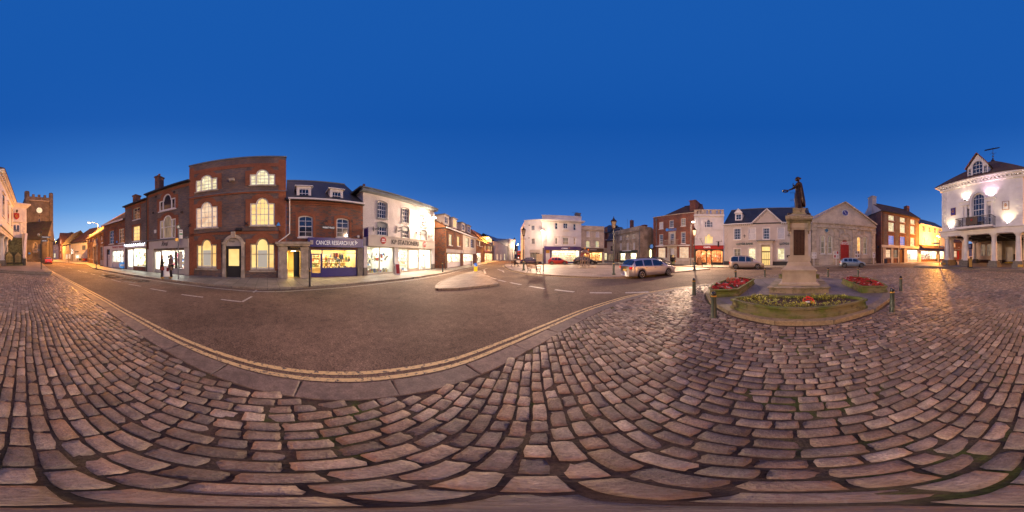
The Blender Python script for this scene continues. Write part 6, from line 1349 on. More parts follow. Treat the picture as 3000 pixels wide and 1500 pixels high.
b = MB(); b.box(0, s.L, -.15, -.001, s.Zc(115, 668), s.Zc(115, 666)); b.box(0, s.L, -.18, -.001, ZTW-.25, ZTW); b.build('string_course', K['stone'], s.root)
u, z = s.uv(115, 616.5); b = MB(); b.tube([(u, -.02, z), (u, -.16, z)], 1.02, 28, sm=False); ck = b.build('clock_face', mat('lit_clock_dial', (.5,.45,.35), .5, var=0, emit=(1, .85, .55), es=.75), s.root)
b = MB(); b.torus((u, -.17, z), 1.02, .06, 30, 6, 0, 'x')
for k in range(12): a_ = math.tau*k/12; b.beam((u+.72*sin(a_), -.18, z+.72*cos(a_)), (u+.92*sin(a_), -.18, z+.92*cos(a_)), .09, .03)
b.beam((u, -.2, z), (u-.75, -.2, z+.25), .09, .03); b.beam((u, -.2, z), (u+.05, -.2, z+.5), .11, .03); b.build('clock_hands', K['iron'], ck)
u = s.U(115); b = MB(); b.box(u-.12, u+.12, -.3, -.01, s.Zc(115, 632)-.3, s.Zc(115, 632)+.1); b.build('bracket', K['iron'], s.root)
sa = Bld('', '', '', 62, 46, 137, 42.5, root=None) if False else None
p_ = P(60, 45.5); q_ = P(138, 43); ai = thing('church_aisle', 'flint aisle with pointed window and steep mossy roof in front of the clock tower', 'church', (p_.x, p_.y, 0), atan2(q_.y-p_.y, q_.x-p_.x))
sa = Bld('', '', '', 60, 45.5, 138, 43, root=ai)
sa.win(None, 'goth', 3, 3, 'glass', 'stone', uz=(sa.U(98), sa.U(109), sa.Zc(103.5, 738), sa.Zc(103.5, 711)), sur='stone', sw=.25, fw=.15, bar=.09)
sa.holes.append(shape('arch', sa.U(74), sa.U(79.5), .3, sa.Zc(77, 727)))
sa.wall(sa.Zc(100, 700.5), 'flintwall', 7); ze = sa.Zc(100, 700.5); b = MB(); b.box(sa.U(74), sa.U(79.5), .12, .18, .3, sa.Zc(77, 727)); b.build('door', K['wood'], ai)
sa.roof(ze, ze+5.8, 9, 'mosstile', gm='flintwall', over=.4, ry=.6)
b = MB()
for px in (134,): x = sa.U(px); b.box(x-.6, x+.6, -1.2, 0, .1, 4.6); b.add([(x-.6, -1.2, 4.6), (x+.6, -1.2, 4.6), (x+.6, 0, 5.8), (x-.6, 0, 5.8)], [(0, 1, 2, 3)])
b.build('buttress', K['flintwall'], ai)
sa.boxp('notice', (83, 88.5, 740, 744.5), -.12, -.04, 'letterb')
b = MB(); b.tube([(sa.U(134)+1.0, -.2, .1), (sa.U(134)+1.0, -.2, ze)], .06, 5); b.build('drainpipe', K['iron'], ai)
b = MB(); b.box(sa.U(98), sa.U(160), -4.6, -4.2, .1, .95); o = b.build('churchyard_wall', K['flintwall']); o.location = ai.location; o.rotation_euler = ai.rotation_euler; tag(o, 'low flint churchyard wall below the aisle window behind the red car', 'wall')
# ================= war memorial =================
ma = az(MPX); mf = Vector((sin(ma), cos(ma), 0)); mrot = -ma       # local y points away from the camera
def mloc(px, py, z): 
    p = G(px, py, z)-MC; return (p.x*cos(mrot)+p.y*sin(mrot), -p.x*sin(mrot)+p.y*cos(mrot))
circ = [(MC.x+MR*cos(math.tau*k/72), MC.y+MR*sin(math.tau*k/72)) for k in range(72)]
b = MB(); b.prism([((x-MC.x)*.93+MC.x, (y-MC.y)*.93+MC.y) for x, y in circ], -.05, .128); tag(b.build('memorial_paving', K['deck']), kind='structure')
K['kerbmoss'] = island_mat('mossy_kerb_stone', [(0, (.30,.25,.16)), (.5, (.36,.29,.19)), (1, (.25,.22,.12))], bmp=.5, rr=(.5, .85))
kerbstones('memorial_kerb', circ+[circ[0]], 0, .34, -.02, .135, 1.35, 'kerbmoss', gap=.01)
# bigger setts laid round the kerb
b = MB()
for ring_ in (0,):
    n = 150
    for k in range(n):
        a = math.tau*k/n; r0, r1 = MR+.02, MR+.12; a0, a1 = a+.003, a+math.tau/n-.003; z = .03+random.uniform(-.008, .008)
        q = [(MC.x+r*cos(t), MC.y+r*sin(t)) for r, t in ((r0, a0), (r1, a0), (r1, a1), (r0, a1))]; cx = sum(p[0] for p in q)/4; cy = sum(p[1] for p in q)/4
        b.add([(x, y, -.01) for x, y in q]+[(x, y, z-.01) for x, y in q]+[((x-cx)*.85+cx, (y-cy)*.85+cy, z) for x, y in q], [(i, (i+1) % 4, (i+1) % 4+4, i+4) for i in range(4)]+[(i+4, (i+1) % 4+4, (i+1) % 4+8, i+8) for i in range(4)]+[(8, 9, 10, 11)])
tag(b.build('edge_setts', K['sett'], fix=False), kind='structure')
K['mstone'] = mat('memorial_limestone', (.43,.37,.29), .85, var=.22, scale=1.5, bmp=.2)
def stone_grime(name, base, dark, moss, lo=.50):
    m, nt, bs = nodes(name); f = noise_t(nt, 3.2, 9, rough=.7); r = ramp(nt, [(lo, (0, 0, 0)), (lo+.14, (1, 1, 1))]); nt.links.new(f, r.inputs[0])
    f2 = noise_t(nt, 1.7, 7); r2 = ramp(nt, [(.40, (0, 0, 0)), (.62, (1, 1, 1))]); nt.links.new(f2, r2.inputs[0])
    c = mixc(nt, r.outputs[0], base, dark); c = mixc(nt, mth(nt, 'MULTIPLY', r2.outputs[0], .8), c, moss)
    nt.links.new(c, bs.inputs['Base Color']); bs.inputs['Roughness'].default_value = .9; bump(nt, bs, noise_t(nt, 22, 8), .5, .012); return m
K['mledge'] = stone_grime('memorial_ledge_stone', (.36,.31,.24), (.13,.11,.09), (.19,.185,.08))
K['planter'] = stone_grime('mossy_planter_stone', (.20,.175,.09), (.09,.08,.045), (.11,.16,.02), .46)
K['bronze'] = mat('dark_bronze', (.045,.026,.022), .36, metal=.6, var=.5, scale=7, bmp=.15)
t = thing('war_memorial', 'tall limestone war memorial carrying a dark bronze figure holding out a wreath', 'memorial', (MC.x, MC.y, 0), mrot)
def sq(b, w0, z0, w1, z1, mi=0):
    vs = [(-w0, -w0, z0), (w0, -w0, z0), (w0, w0, z0), (-w0, w0, z0), (-w1, -w1, z1), (w1, -w1, z1), (w1, w1, z1), (-w1, w1, z1)]
    b.add(vs, [(3, 2, 1, 0), (4, 5, 6, 7), (0, 1, 5, 4), (1, 2, 6, 5), (2, 3, 7, 6), (3, 0, 4, 7)], mi)
b = MB(); sq(b, 1.24, .1, 1.24, .33); sq(b, 1.30, .332, 1.32, .37); sq(b, 1.32, .371, 1.30, .40); b.build('base_step', K['mledge'], t)
b = MB(); sq(b, .90, .402, .90, .46); sq(b, .86, .461, .78, .53); sq(b, .75, .531, .75, 1.02); b.build('lower_block', K['mstone'], t)
b = MB(); sq(b, .80, 1.021, .80, 1.09); sq(b, .79, 1.091, .60, 1.24); sq(b, .59, 1.241, .52, 1.42); sq(b, .50, 1.421, .50, 1.70); b.build('flared_base', K['mstone'], t)
b = MB(); sq(b, .425, 1.701, .415, 3.0); sq(b, .45, 3.001, .45, 3.06); sq(b, .43, 3.061, .43, 3.26); b.build('shaft', K['mstone'], t)
b = MB()
for sx_ in (-1, 1):
    for sy_ in (-1, 1): b.box(sx_*.47-.06, sx_*.47+.06, sy_*.47-.06, sy_*.47+.06, 2.86, 3.3)
sq(b, .48, 3.261, .50, 3.30)
for k in range(17):
    x = -.5+k/16*.96
    for sy_ in (-.53, .49): b.box(x, x+.03, sy_, sy_+.04, 3.301, 3.34); b.box(sy_, sy_+.04, x, x+.03, 3.301, 3.34)
sq(b, .49, 3.301, .49, 3.36); sq(b, .56, 3.361, .60, 3.42); sq(b, .62, 3.421, .62, 3.56); sq(b, .60, 3.561, .36, 3.70); b.build('cornice', K['mledge'], t)
b = MB(); sq(b, .34, 3.701, .34, 3.76); sq(b, .28, 3.761, .27, 3.93); sq(b, .31, 3.931, .31, 4.0); b.build('statue_plinth', K['mledge'], t)
b = MB()
for sx_ in (-1, 1): b.torus((sx_*.45, -.2, 3.74), .09, .035, 12, 6); b.torus((sx_*.45, .1, 3.76), .09, .035, 12, 6)
b.build('bronze_wreath', K['bronze'], t)
b = MB(); b.box(-.255, .255, -.445, -.43, 1.62+.12, 2.92); pl = b.build('plaque', mat('bronze_plaque', (.06,.028,.018), .45, metal=.4, var=.3, scale=8), t)
b = MB()
for k in range(26):
    for j in range(3): b.box(-.22+j*.155, -.22+j*.155+random.uniform(.07, .13), -.448, -.4455, 1.80+k*.04, 1.815+k*.04)
b.build('raised_names', mat('plaque_names', (.12,.06,.035), .4, metal=.5), pl)
# statue (faces left)
def loft(b, rows, ry, n=24, rip=.0, ph=0, mi=0, yo=0):
    vs = []
    for i, (z, xl, xr) in enumerate(rows):
        cx, rx = (xl+xr)/2, (xr-xl)/2; r_y = ry[i] if isinstance(ry, (list, tuple)) else ry
        for k in range(n):
            a = math.tau*k/n; f = 1+rip*sin(a*7+ph+z*2)+rip*.6*sin(a*11+z*3)
            vs.append((cx+rx*f*cos(a), yo+r_y*f*sin(a), z))
    b.add(vs, [(i*n+k, i*n+(k+1) % n, (i+1)*n+(k+1) % n, (i+1)*n+k) for i in range(len(rows)-1) for k in range(n)]+[list(range(n))[::-1], [len(vs)-n+k for k in range(n)]], mi, True)
b = MB(); Z0 = 4.0
R = [(0, -.20, .22), (.06, -.21, .22), (.3, -.22, .21), (.6, -.24, .19), (.85, -.21, .16), (1.0, -.19, .12), (1.1, -.19, .10), (1.2, -.22, .11), (1.3, -.21, .13), (1.42, -.16, .14), (1.5, -.13, .12), (1.55, -.09, .05), (1.60, -.07, .03), (1.66, -.07, .03)]
loft(b, [(z+Z0, a*.92, c*.88) for z, a, c in R], [.22, .22, .21, .20, .18, .15, .14, .15, .17, .20, .17, .07, .05, .05], 28, .055)
b.sphere((-.075, 0, Z0+1.75), .115, 14, sc3=(1.02, .85, 1.2)); b.sphere((-.185, 0, Z0+1.735), .022, 6); b.sphere((.05, 0, Z0+1.79), .06, 8, sc3=(1.1, 1, .9)); b.sphere((-.055, 0, Z0+1.79), .112, 12, sc3=(1, .9, .95))
b.sphere((-.17, 0, Z0+1.685), .03, 6)
b.tube([(-.06, -.16, Z0+1.42), (-.20, -.22, Z0+1.17), (-.34, -.2, Z0+1.08), (-.49, -.18, Z0+1.03)], [.07, .062, .045, .032], 10)
for k in range(4): b.tube([(-.49, -.2+.016*k, Z0+1.035), (-.54, -.2+.016*k, Z0+1.02), (-.57, -.19+.014*k, Z0+.99)], [.012, .011, .009], 5)
b.tube([(-.49, -.155, Z0+1.03), (-.53, -.14, Z0+1.05)], [.012, .009], 5)
b.tube([(-.02, .16, Z0+1.42), (-.10, .2, Z0+1.22), (-.24, .06, Z0+1.26), (-.26, .03, Z0+1.40)], [.07, .062, .045, .035], 10)
for k in range(4): b.tube([(-.255, .015+.017*k, Z0+1.39), (-.285, .02+.015*k, Z0+1.45), (-.275, .02+.013*k, Z0+1.50)], [.012, .011, .008], 5)
b.tube([(-.24, .08, Z0+1.40), (-.235, .085, Z0+1.45)], [.012, .009], 5); b.box(-.31, -.28, -.02, .08, Z0+1.33, Z0+1.50)
st = b.build('bronze_figure', K['bronze'], t)
b = MB(); Rc = [(.16, .22, .33), (.22, .16, .36), (.42, .08, .35), (.7, .05, .30), (1.0, .02, .25), (1.25, .0, .21), (1.4, -.05, .18), (1.5, -.09, .13), (1.56, -.07, .08)]
loft(b, [(z+Z0, a, c*.9) for z, a, c in Rc], [.06, .13, .19, .20, .19, .19, .22, .18, .08], 26, .08, 1.5); b.build('cloak', K['bronze'], st)
b = MB(); b.torus((-.66, -.18, Z0+.97), .125, .028, 22, 8, sq=1)
for k in range(26): a = math.tau*k/26; b.sphere((-.66+.125*cos(a), -.18+.125*sin(a), Z0+.97+.02*(k % 2)), .032, 6)
wr = b.build('wreath', K['bronze'], st); wr.rotation_euler = (0, 0, 0)
b = MB(); sq(b, .25, Z0, .24, Z0+.03); 
# planters
def planter(name, label, pts, h=.43, z0=.13, soil=True, rim=.10, cat_='planter'):
    c = (sum(p[0] for p in pts)/len(pts), sum(p[1] for p in pts)/len(pts)); P_ = [(p[0]-c[0], p[1]-c[1]) for p in pts]
    t_ = thing(name, label, cat_, (c[0], c[1], z0), 0, 'stone planters round the memorial')
    n = len(P_); ar = sum(P_[i][0]*P_[(i+1) % n][1]-P_[(i+1) % n][0]*P_[i][1] for i in range(n))
    def inset(d):
        r = []
        for i in range(n):
            a, q, e = Vector(P_[i-1]), Vector(P_[i]), Vector(P_[(i+1) % n]); t1 = (q-a).normalized(); t2 = (e-q).normalized(); nn = Vector((-t1.y, t1.x))+Vector((-t2.y, t2.x))
            if ar < 0: nn = -nn
            if nn.length > 1e-6: nn.normalize()
            k = 1/max(.5, nn.dot(Vector((-t1.y, t1.x))*(1 if ar > 0 else -1))); r.append((q.x+nn.x*d*k, q.y+nn.y*d*k))
        return r
    H_ = h-z0; b = MB(); prof = [(0, 0), (0, H_*.28), (.035, H_*.36), (.05, H_*.72), (.0, H_*.80), (0, H_), (rim, H_), (rim+.01, H_-.07)]
    vs = []
    for d, z in prof: vs += [(x, y, z) for x, y in inset(d)]
    b.add(vs, [(i*n+k, i*n+(k+1) % n, (i+1)*n+(k+1) % n, (i+1)*n+k) for i in range(len(prof)-1) for k in range(n)]); b.build('stone_edging', K['planter'], t_)
    b = MB(); b.prism(inset(rim+.005), H_-.2, H_-.075); b.build('soil', K['soil'], t_)
    return t_, [(x+c[0], y+c[1]) for x, y in inset(rim+.06)]
K['soil'] = mat('dark_soil', (.09,.05,.04), .95, var=.6, scale=12, bmp=.9)
def mw(x, y): return (MC.x+x*cos(mrot)-y*sin(mrot), MC.y+x*sin(mrot)+y*cos(mrot))
arc = [mw(4.12*sin(radians(a)), -4.12*cos(radians(a))) for a in range(-28, 29, 4)]
fb, fin = planter('flower_bed', 'large mossy crescent stone planter of yellow green bedding nearest the cobbles', arc+[mw(1.85, -3.35), mw(1.28, -2.78), mw(-1.28, -2.78), mw(-1.85, -3.35)])
rbp, rin = planter('flower_bed', 'small mossy stone planter of low shrubs directly behind the memorial', [mw(x*.93, -y*.93) for x, y in [(4.12*sin(radians(a)), -4.12*cos(radians(a))) for a in range(-22, 23, 4)]+[(1.5, -3.2), (1.05, -2.85), (-1.05, -2.85), (-1.5, -3.2)]], rim=.1)
lbp, lin = planter('flower_bed', 'stone planter of red poppy wreaths and little crosses left of the memorial', [tuple(G(a, c, .43)[:2]) for a, c in ((2077, 842), (2092, 829), (2122, 819), (2170, 811), (2211, 817), (2164, 846), (2081, 850))])
rbp2, rin2 = planter('flower_bed', 'stone planter packed with red poppy wreaths right of the memorial', [tuple(G(a, c, .43)[:2]) for a, c in ((2465, 815.5), (2495, 809), (2540, 812), (2575, 820.5), (2601, 837), (2524, 838.5))])
# poppy wreaths
K['poppy'] = mat('poppy_red', (.85,.010,.015), .6, var=.25, scale=25); K['green2'] = mat('leaf_green', (.05,.10,.02), .6, var=.4, scale=20); K['card'] = mat('white_card', (.75,.75,.78), .6, var=0)
def mk_wreath():
    b = MB(); random.seed(4); n = 22
    for k in range(n):
        a = math.tau*k/n
        for rr in (.135, .095):
            rr2 = rr+random.uniform(-.008, .008); x, y, z = rr2*cos(a+rr*9), rr2*sin(a+rr*9), .035+random.uniform(-.008, .012)
            for j in range(2):
                th = random.uniform(0, pi); u = Vector((cos(th), sin(th), random.uniform(-.5, .5)))*.027; v_ = Vector((-sin(th), cos(th), random.uniform(-.5, .5)))*.022; c = Vector((x, y, z+.008*j))
                b.add([c-u-v_*.6, c-v_, c+u-v_*.6, c+u+v_*.6, c+v_, c-u+v_*.6], [(0, 1, 2, 3, 4, 5)])
            b.sphere((x, y, z+.018), .008, 5, mi=1)
    b.torus((0, 0, .02), .115, .03, 18, 6, 2); return b
wb = mk_wreath()
w0 = thing('poppy_wreath', 'single red poppy wreath with a white card lying in the front flower bed', 'wreath', (0, 0, 0), 0, 'red poppy wreaths')
wb.build('flower_ring', [K['poppy'], K['iron'], K['green2']], w0); b = MB(); b.box(-.08, .08, -.02, .02, .055, .062); b.build('card', K['card'], w0)
p = G(2368, 884, .40); w0.location = (p.x, p.y, .37); w0.rotation_euler = (radians(-50), .15, radians(-ma*57.3+200)); w0.scale = (1.1, 1.1, 1.1); w0.rotation_euler = (radians(50), 0, mrot)
random.seed(21)
def fill(poly, n, mind, tries=4000):
    xs = [p[0] for p in poly]; ys = [p[1] for p in poly]; r = []
    for _ in range(tries):
        q = (random.uniform(min(xs), max(xs)), random.uniform(min(ys), max(ys)))
        if inside(q, poly) and all((q[0]-a)**2+(q[1]-c)**2 > mind*mind for a, c in r): r.append(q)
        if len(r) >= n: break
    return r
for poly, n, lb in ((lin, 30, 'red poppy wreath among those packed in the planter left of the memorial'), (rin2, 44, 'red poppy wreath among those packed in the planter right of the memorial')):
    pts_ = fill(poly, n, .225)
    if poly is lin: pts_ = [q for q in pts_ if (Vector(q)-G(2140, 822, .4).xy).length > .33]
    for i, (x, y) in enumerate(pts_):
        c = copy_tree(w0)
        if i % 3:
            for ch in list(c.children):
                if ch.name.startswith('card'): bpy.data.objects.remove(ch)
        c.location = (x, y, .365+.03*random.random()); c.rotation_euler = (random.uniform(-.1, .25), random.uniform(-.2, .2), random.uniform(-1.2, 1.2)); c.scale = (1, 1, 1); c['label'] = lb; c['group'] = lb.replace('red poppy wreath among those packed', 'poppy wreaths')
# wooden crosses
cr0 = None
for i, q in enumerate([(random.uniform(-.34, .34), random.uniform(-.25, .25)) for _ in range(16)]):
    p = G(2140, 822, .4)
    if cr0 is None:
        cr0 = thing('wooden_cross', 'little wooden remembrance cross standing among the wreaths of the left planter', 'cross', (0, 0, 0), 0, 'remembrance crosses in the left planter'); b = MB(); b.box(-.012, .012, -.006, .006, 0, .2); b.box(-.05, .05, -.0075, .0075, .12, .145); b.build('cross', mat('pale_wood', (.36,.22,.12), .7), cr0); b = MB(); b.sphere((0, -.012, .133), .018, 6); b.build('poppy', K['poppy'], cr0); c = cr0
    else: c = copy_tree(cr0)
    c.location = (p.x+q[0], p.y+q[1], .36); c.rotation_euler = (random.uniform(-.2, .2), random.uniform(-.2, .2), random.uniform(-.6, .6)-az(2140))
# bedding plants
K['leafy'] = mat('yellow_green_leaves', (.50,.50,.06), .6, var=.45, scale=18); K['leafd'] = mat('dull_leaves', (.20,.22,.045), .6, var=.45, scale=18)
def mk_plant(seed, n=46, r=.13, h=.15):
    random.seed(seed); b = MB()
    for k in range(n):
        a = random.uniform(0, math.tau); rr = r*sqrt(random.random()); z = random.uniform(.02, h)*(1-.4*rr/r); c = Vector((rr*cos(a), rr*sin(a), z))
        d = Vector((cos(a), sin(a), random.uniform(.2, 1.2))).normalized(); s_ = Vector((-sin(a), cos(a), 0)); l = random.uniform(.03, .055); w_ = l*.38
        b.add([c, c+d*l*.5+s_*w_, c+d*l, c+d*l*.5-s_*w_], [(0, 1, 2, 3)], 0 if random.random() < .7 else 1)
    for k in range(5): a = random.uniform(0, math.tau); b.tube([(0, 0, -.02), (r*.5*cos(a), r*.5*sin(a), h*.6)], .004, 4, mi=1)
    return b
protos = [mk_plant(s_) for s_ in (1, 2, 3)]; meshes = []
for i, pb in enumerate(protos): o = pb.build('bedding_plant', [K['leafy'], K['leafd']], fix=False); meshes.append(o.data); bpy.data.objects.remove(o)
random.seed(5); wp = w0.location.xy
for poly, n, md, lb, zz in ((fin, 110, .17, 'clump of yellow green bedding plant in the large front flower bed', .345), (rin, 26, .22, 'low shrub clump in the planter behind the memorial', .35)):
    for i, (x, y) in enumerate(fill(poly, n, md)):
        if (Vector((x, y))-wp).length < .24: continue
        lx = (x-MC.x)*cos(mrot)+(y-MC.y)*sin(mrot); ly = -(x-MC.x)*sin(mrot)+(y-MC.y)*cos(mrot)
        if poly is fin and -3.66 < ly < -3.28 and random.random() < .88: continue
        if poly is fin and ly > -3.28 and random.random() < .18: continue
        o = bpy.data.objects.new('bedding_plant', random.choice(meshes)); COL.objects.link(o); o.location = (x, y, zz); s_ = random.uniform(.85, 1.45); o.scale = (s_, s_, s_*random.uniform(.7, 1.1)); o.rotation_euler = (0, 0, random.uniform(0, 6))
        tag(o, lb, 'plant', 'bedding plants in the front bed' if poly is fin else 'shrubs behind the memorial')
o = bpy.data.objects.new('pansy', None); bpy.data.objects.remove(o)
p = G(2378, 888, .4); b = MB()
for k in range(5): a = math.tau*k/5; b.sphere((p.x+.018*cos(a), p.y+.018*sin(a), .43), .02, 6)
b.tube([(p.x, p.y, .34), (p.x, p.y, .43)], .004, 4); tag(b.build('pansy', mat('pansy_yellow', (.8,.55,.02), .5, var=0)), 'single yellow pansy flowering beside the front poppy wreath', 'flower')

# ================= bollards =================
K['capm'] = mat('bollard_cap_metal', (.07,.08,.09), .25, metal=.8, var=.3, scale=20)
def mk_bollard(label, h=.74, r=.078, group=None):
    t_ = thing('bollard', label, 'bollard', (0, 0, 0), 0, group)
    b = MB(); b.lathe([(r*1.25, 0), (r*1.22, .025), (r*1.08, .04), (r*.86, h-.14)], n=20); b.build('post', K['green'], t_)
    b = MB(); b.lathe([(r*.98, h-.139), (r*1.0, h-.125), (r*.98, h-.11), (r*.8, h-.105)], n=20); b.build('gold_collar', K['gold'], t_)
    b = MB(); b.lathe([(r*.8, h-.104), (r*.82, h-.09), (r*.86, h-.085), (r*.84, h-.05), (r*.6, h-.015), (r*.2, h)], n=20); b.build('cap', K['capm'], t_)
    return t_
LB = 'green bollard at the memorial kerb, '
bl_ = [((2091, 931.5), LB+'large left one of the closest pair'), ((2033, 866), LB+'left one standing among moss by the yellow lines'), ((2155, 823), LB+'behind the left poppy planter'), ((2241, 812.5), LB+'beyond the paving left of the pedestal'), ((2426, 812.5), LB+'beyond the paving right of the pedestal'), ((2514, 812.5), LB+'behind the right poppy planter'), ((2639, 854.5), LB+'farthest right one out on the cobbles'), ((2614, 915), LB+'large right one of the closest pair')]
b0 = None
for (px, py), lb in bl_:
    c = mk_bollard(lb, group='bollards ringing the memorial') if b0 is None else copy_tree(b0)
    b0 = b0 or c; p = G(px, py); c.location = (p.x, p.y, 0.02); c['label'] = lb
bs_ = None
for (px, py, z, lb) in ((908, 839, .1, 'black and gold bollard on the kerb in front of the blue charity shop'), (282, 785.5, .1, 'bollard on the kerb corner beyond the travel shop'), (1297, 797, .1, 'bollard at the side street corner past the stationery shop'), (1380.5, 780.5, .1, 'bollard on the pavement before the second dormered shop'), (201.5, 769.5, .1, 'bollard in front of the cream corner house'), (2030, 780.5, .1, 'bollard left of the coffee shop beside the lamp post'), (2057, 781, .1, 'bollard in front of the coffee shop chalk board'), (2086, 781, .1, 'bollard in front of the coffee shop right hand arch'), (1305, 787, .1, 'bollard against the orange brick side wall')):
    if bs_ is None:
        t_ = thing('bollard', lb, 'bollard', (0, 0, 0), 0, 'street bollards on the pavements'); b = MB(); b.lathe([(.075, 0), (.07, .04), (.06, .05), (.06, .86), (.055, .9), (.05, .98), (.01, 1.0)], n=14); b.build('post', K['iron'], t_); b = MB(); b.lathe([(.066, .80), (.066, .86)], n=14); b.build('gold_band', K['gold'], t_); bs_ = c = t_
    else: c = copy_tree(bs_)
    p = G(px, py, z); c.location = (p.x, p.y, z); c['label'] = lb
# ================= lamps =================
LP = 1.0
def point(name, loc, watts, col, r=.12, aim=None):
    ld = bpy.data.lights.new(name, 'SPOT' if aim else 'POINT'); ld.energy = watts*LP
    if aim: ld.spot_size = radians(150); ld.spot_blend = .5
    ld.color = col; ld.shadow_soft_size = r; ld.use_shadow = True
    o = bpy.data.objects.new(name, ld); COL.objects.link(o); o.location = loc
    if aim: o.rotation_euler = (Vector(aim)-Vector(loc)).to_track_quat('-Z', 'Y').to_euler()
    return o
SOD = (1, .38, .055); PNK = (1, .66, .42)
K['sodium'] = mat('sodium_lamp_lens', (.3,.2,.1), .4, var=0, emit=(1, .72, .34), es=30); K['pinkl'] = mat('pink_lamp_lens', (.3,.25,.2), .4, var=0, emit=(1, .84, .66), es=30)
def column_lamp(label, px, d, h, apx, lens, watts, col, z0=.1, cat_='street lamp', aim=None):
    p = P(px, d); q = P(apx, d); v = q-p; ln = v.length; a = atan2(v.y, v.x) if ln > .05 else 0
    t_ = thing('street_lamp', label, cat_, (p.x, p.y, z0), a, 'tall street lamps')
    b = MB(); b.tube([(0, 0, 0), (0, 0, 1.2)], [.11, .10], 10); b.tube([(0, 0, 1.2), (0, 0, h-z0-.3)], [.075, .05], 10); b.build('column', K['lead'], t_)
    ln = max(ln, .3); b = MB(); b.tube([(0, 0, h-z0-.35), (.15*ln, 0, h-z0-.15), (ln-.15, 0, h-z0+.05)], .035, 8); b.build('arm', K['lead'], t_)
    b = MB(); b.sphere((ln+.12, 0, h-z0+.06), .34, 12, sc3=(1, .45, .3)); b.build('lamp_head', K['lead'], t_)
    b = MB(); b.sphere((ln+.12, 0, h-z0-.03), .27, 12, sc3=(1, .5, .42)); b.build('lens', K[lens], t_)
    u = Vector((cos(a), sin(a), 0))*(ln+.12); point('street_light', (p.x+u.x, p.y+u.y, h-.25), watts, col, .16, aim); return t_
column_lamp('tall street lamp leaning over the road before the stone bank, left of the shops', 286.5, 36, 9.2, 263, 'sodium', 22000, SOD)
column_lamp('street lamp far down the left hand street beyond the church tower', 163, 66, 8.4, 159, 'sodium', 15000, SOD)
column_lamp('street lamp over the bend of the right hand street past the dormered terrace', 1425.5, 46.5, 7.0, 1429, 'sodium', 8500, SOD)
column_lamp('street lamp between the brick bank and the white coffee shop', 2024, 28.6, 7.8, 2027, 'pinkl', 18000, PNK, aim=(8, 4, 0))
column_lamp('small distant street lamp closing the view down the right hand street', 1514, 74, 7.0, 1517, 'pinkl', 3200, PNK)
column_lamp('street lamp in front of the cream house left of the columned hall', 2752, 44, 7.1, 2747.5, 'sodium', 14000, SOD)
def wall_lamp(label, px, py, d, watts, col, back):
    p = P(px, d, ZT(py, d)); t_ = thing('wall_lamp', label, 'street lamp', tuple(p), atan2(-sin(az(px)), cos(az(px)))+pi/2 if False else -az(px)); b = MB(); b.tube([(0, 0, .1), (back[0]*.6, back[1]*.6, .12), (back[0], back[1], -.2)], .035, 6); b.build('bracket', K['lead'], t_)
    b = MB(); b.sphere((0, 0, .06), .3, 12, sc3=(1, .55, .32)); b.build('lamp_head', K['lead'], t_); b = MB(); b.sphere((0, 0, -.02), .24, 12, sc3=(1, .6, .42)); b.build('lens', K['pinkl'], t_)
    q = p-Vector((sin(az(px)), cos(az(px)), 0))*.1; point('street_light', (q.x, q.y, p.z-.25), watts, col, .16, (0, 0, -1))
wall_lamp('bright street lamp bracketed to the right corner of the whitewashed stationery shop', 1272, 637, 18.4, 4800, PNK, (-.25, 1.1))
wall_lamp('bright street lamp bracketed to the white stucco building above its ladder', 1588.5, 675.5, 33.6, 11000, PNK, (0, 1.9))
# Victorian lamp posts
q = P(1588.5, 32.9, ZT(677, 32.9)); point('street_light', tuple(q), 1100, PNK, .2)
q = P(1272, 18.2, ZT(640, 18.2)); point('street_light', tuple(q), 1300, PNK, .2)
def lantern_post(label, px, d, top, lit):
    p = P(px, d); t_ = thing('lamp_post', label, 'lamp post', (p.x, p.y, .1), -az(px), 'Victorian lantern posts'); h = top-.1
    b = MB(); b.lathe([(.16, 0), (.16, .1), (.11, .16), (.10, .9), (.075, .95), (.06, 1.0)], n=12); b.tube([(0, 0, 1.0), (0, 0, h-1.15)], [.05, .035], 10); b.tube([(-.3, 0, h-1.45), (.3, 0, h-1.45)], .02, 6); b.build('post', K['green'], t_)
    b = MB(); b.lathe([(.07, .9), (.075, .93), (.075, .98), (.06, 1.0)], n=12); b.build('gold_band', K['gold'], t_)
    z0_, z1_ = h-1.05, h-.45; b = MB()
    for sx_, sy_ in ((-1, -1), (1, -1), (1, 1), (-1, 1)): b.beam((sx_*.11, sy_*.11, z0_), (sx_*.21, sy_*.21, z1_), .025)
    for w_, z in ((.12, z0_), (.22, z1_)): b.box(-w_, w_, -w_, w_, z-.02, z+.02) if z == z0_ else [b.box(-w_, w_, sy_*w_-.02, sy_*w_+.02, z-.02, z+.02) for sy_ in (-1, 1)]
    b.lathe([(.06, z0_-.12), (.1, z0_-.03)], n=8); la = b.build('lantern', K['gold'] if lit else K['bronze'], t_)
    b = MB(); sq(b, .105, z0_+.02, .20, z1_-.01); b.build('lantern_glass', K['lanternlit'] if lit else K['lantern'], la)
    b = MB(); sq(b, .26, z1_+.02, .10, z1_+.2); sq(b, .09, z1_+.2, .08, z1_+.27); b.lathe([(.09, z1_+.27), (.03, z1_+.35), (.04, z1_+.4), (.005, z1_+.5)], n=8); b.build('lantern_roof', K['bronze'], la); return t_
K['lantern'] = mat('lantern_frosted_glass', (.42,.36,.26), .25, var=.1); K['lanternlit'] = mat('lit_lantern_glass', (.5,.4,.3), .3, var=0, emit=(1, .66, .4), es=1.6)
lantern_post('unlit lantern post with gold band beside the pair of benches on the square', 1534, 18.2, 5.05, False)
lantern_post('tall lantern post at the kerb left of the silver estate car', 1798, 13.9, 5.12, False)
lantern_post('lantern post at the tip of the square before the coffee shop', 2034.5, 18.6, 5.1, True)
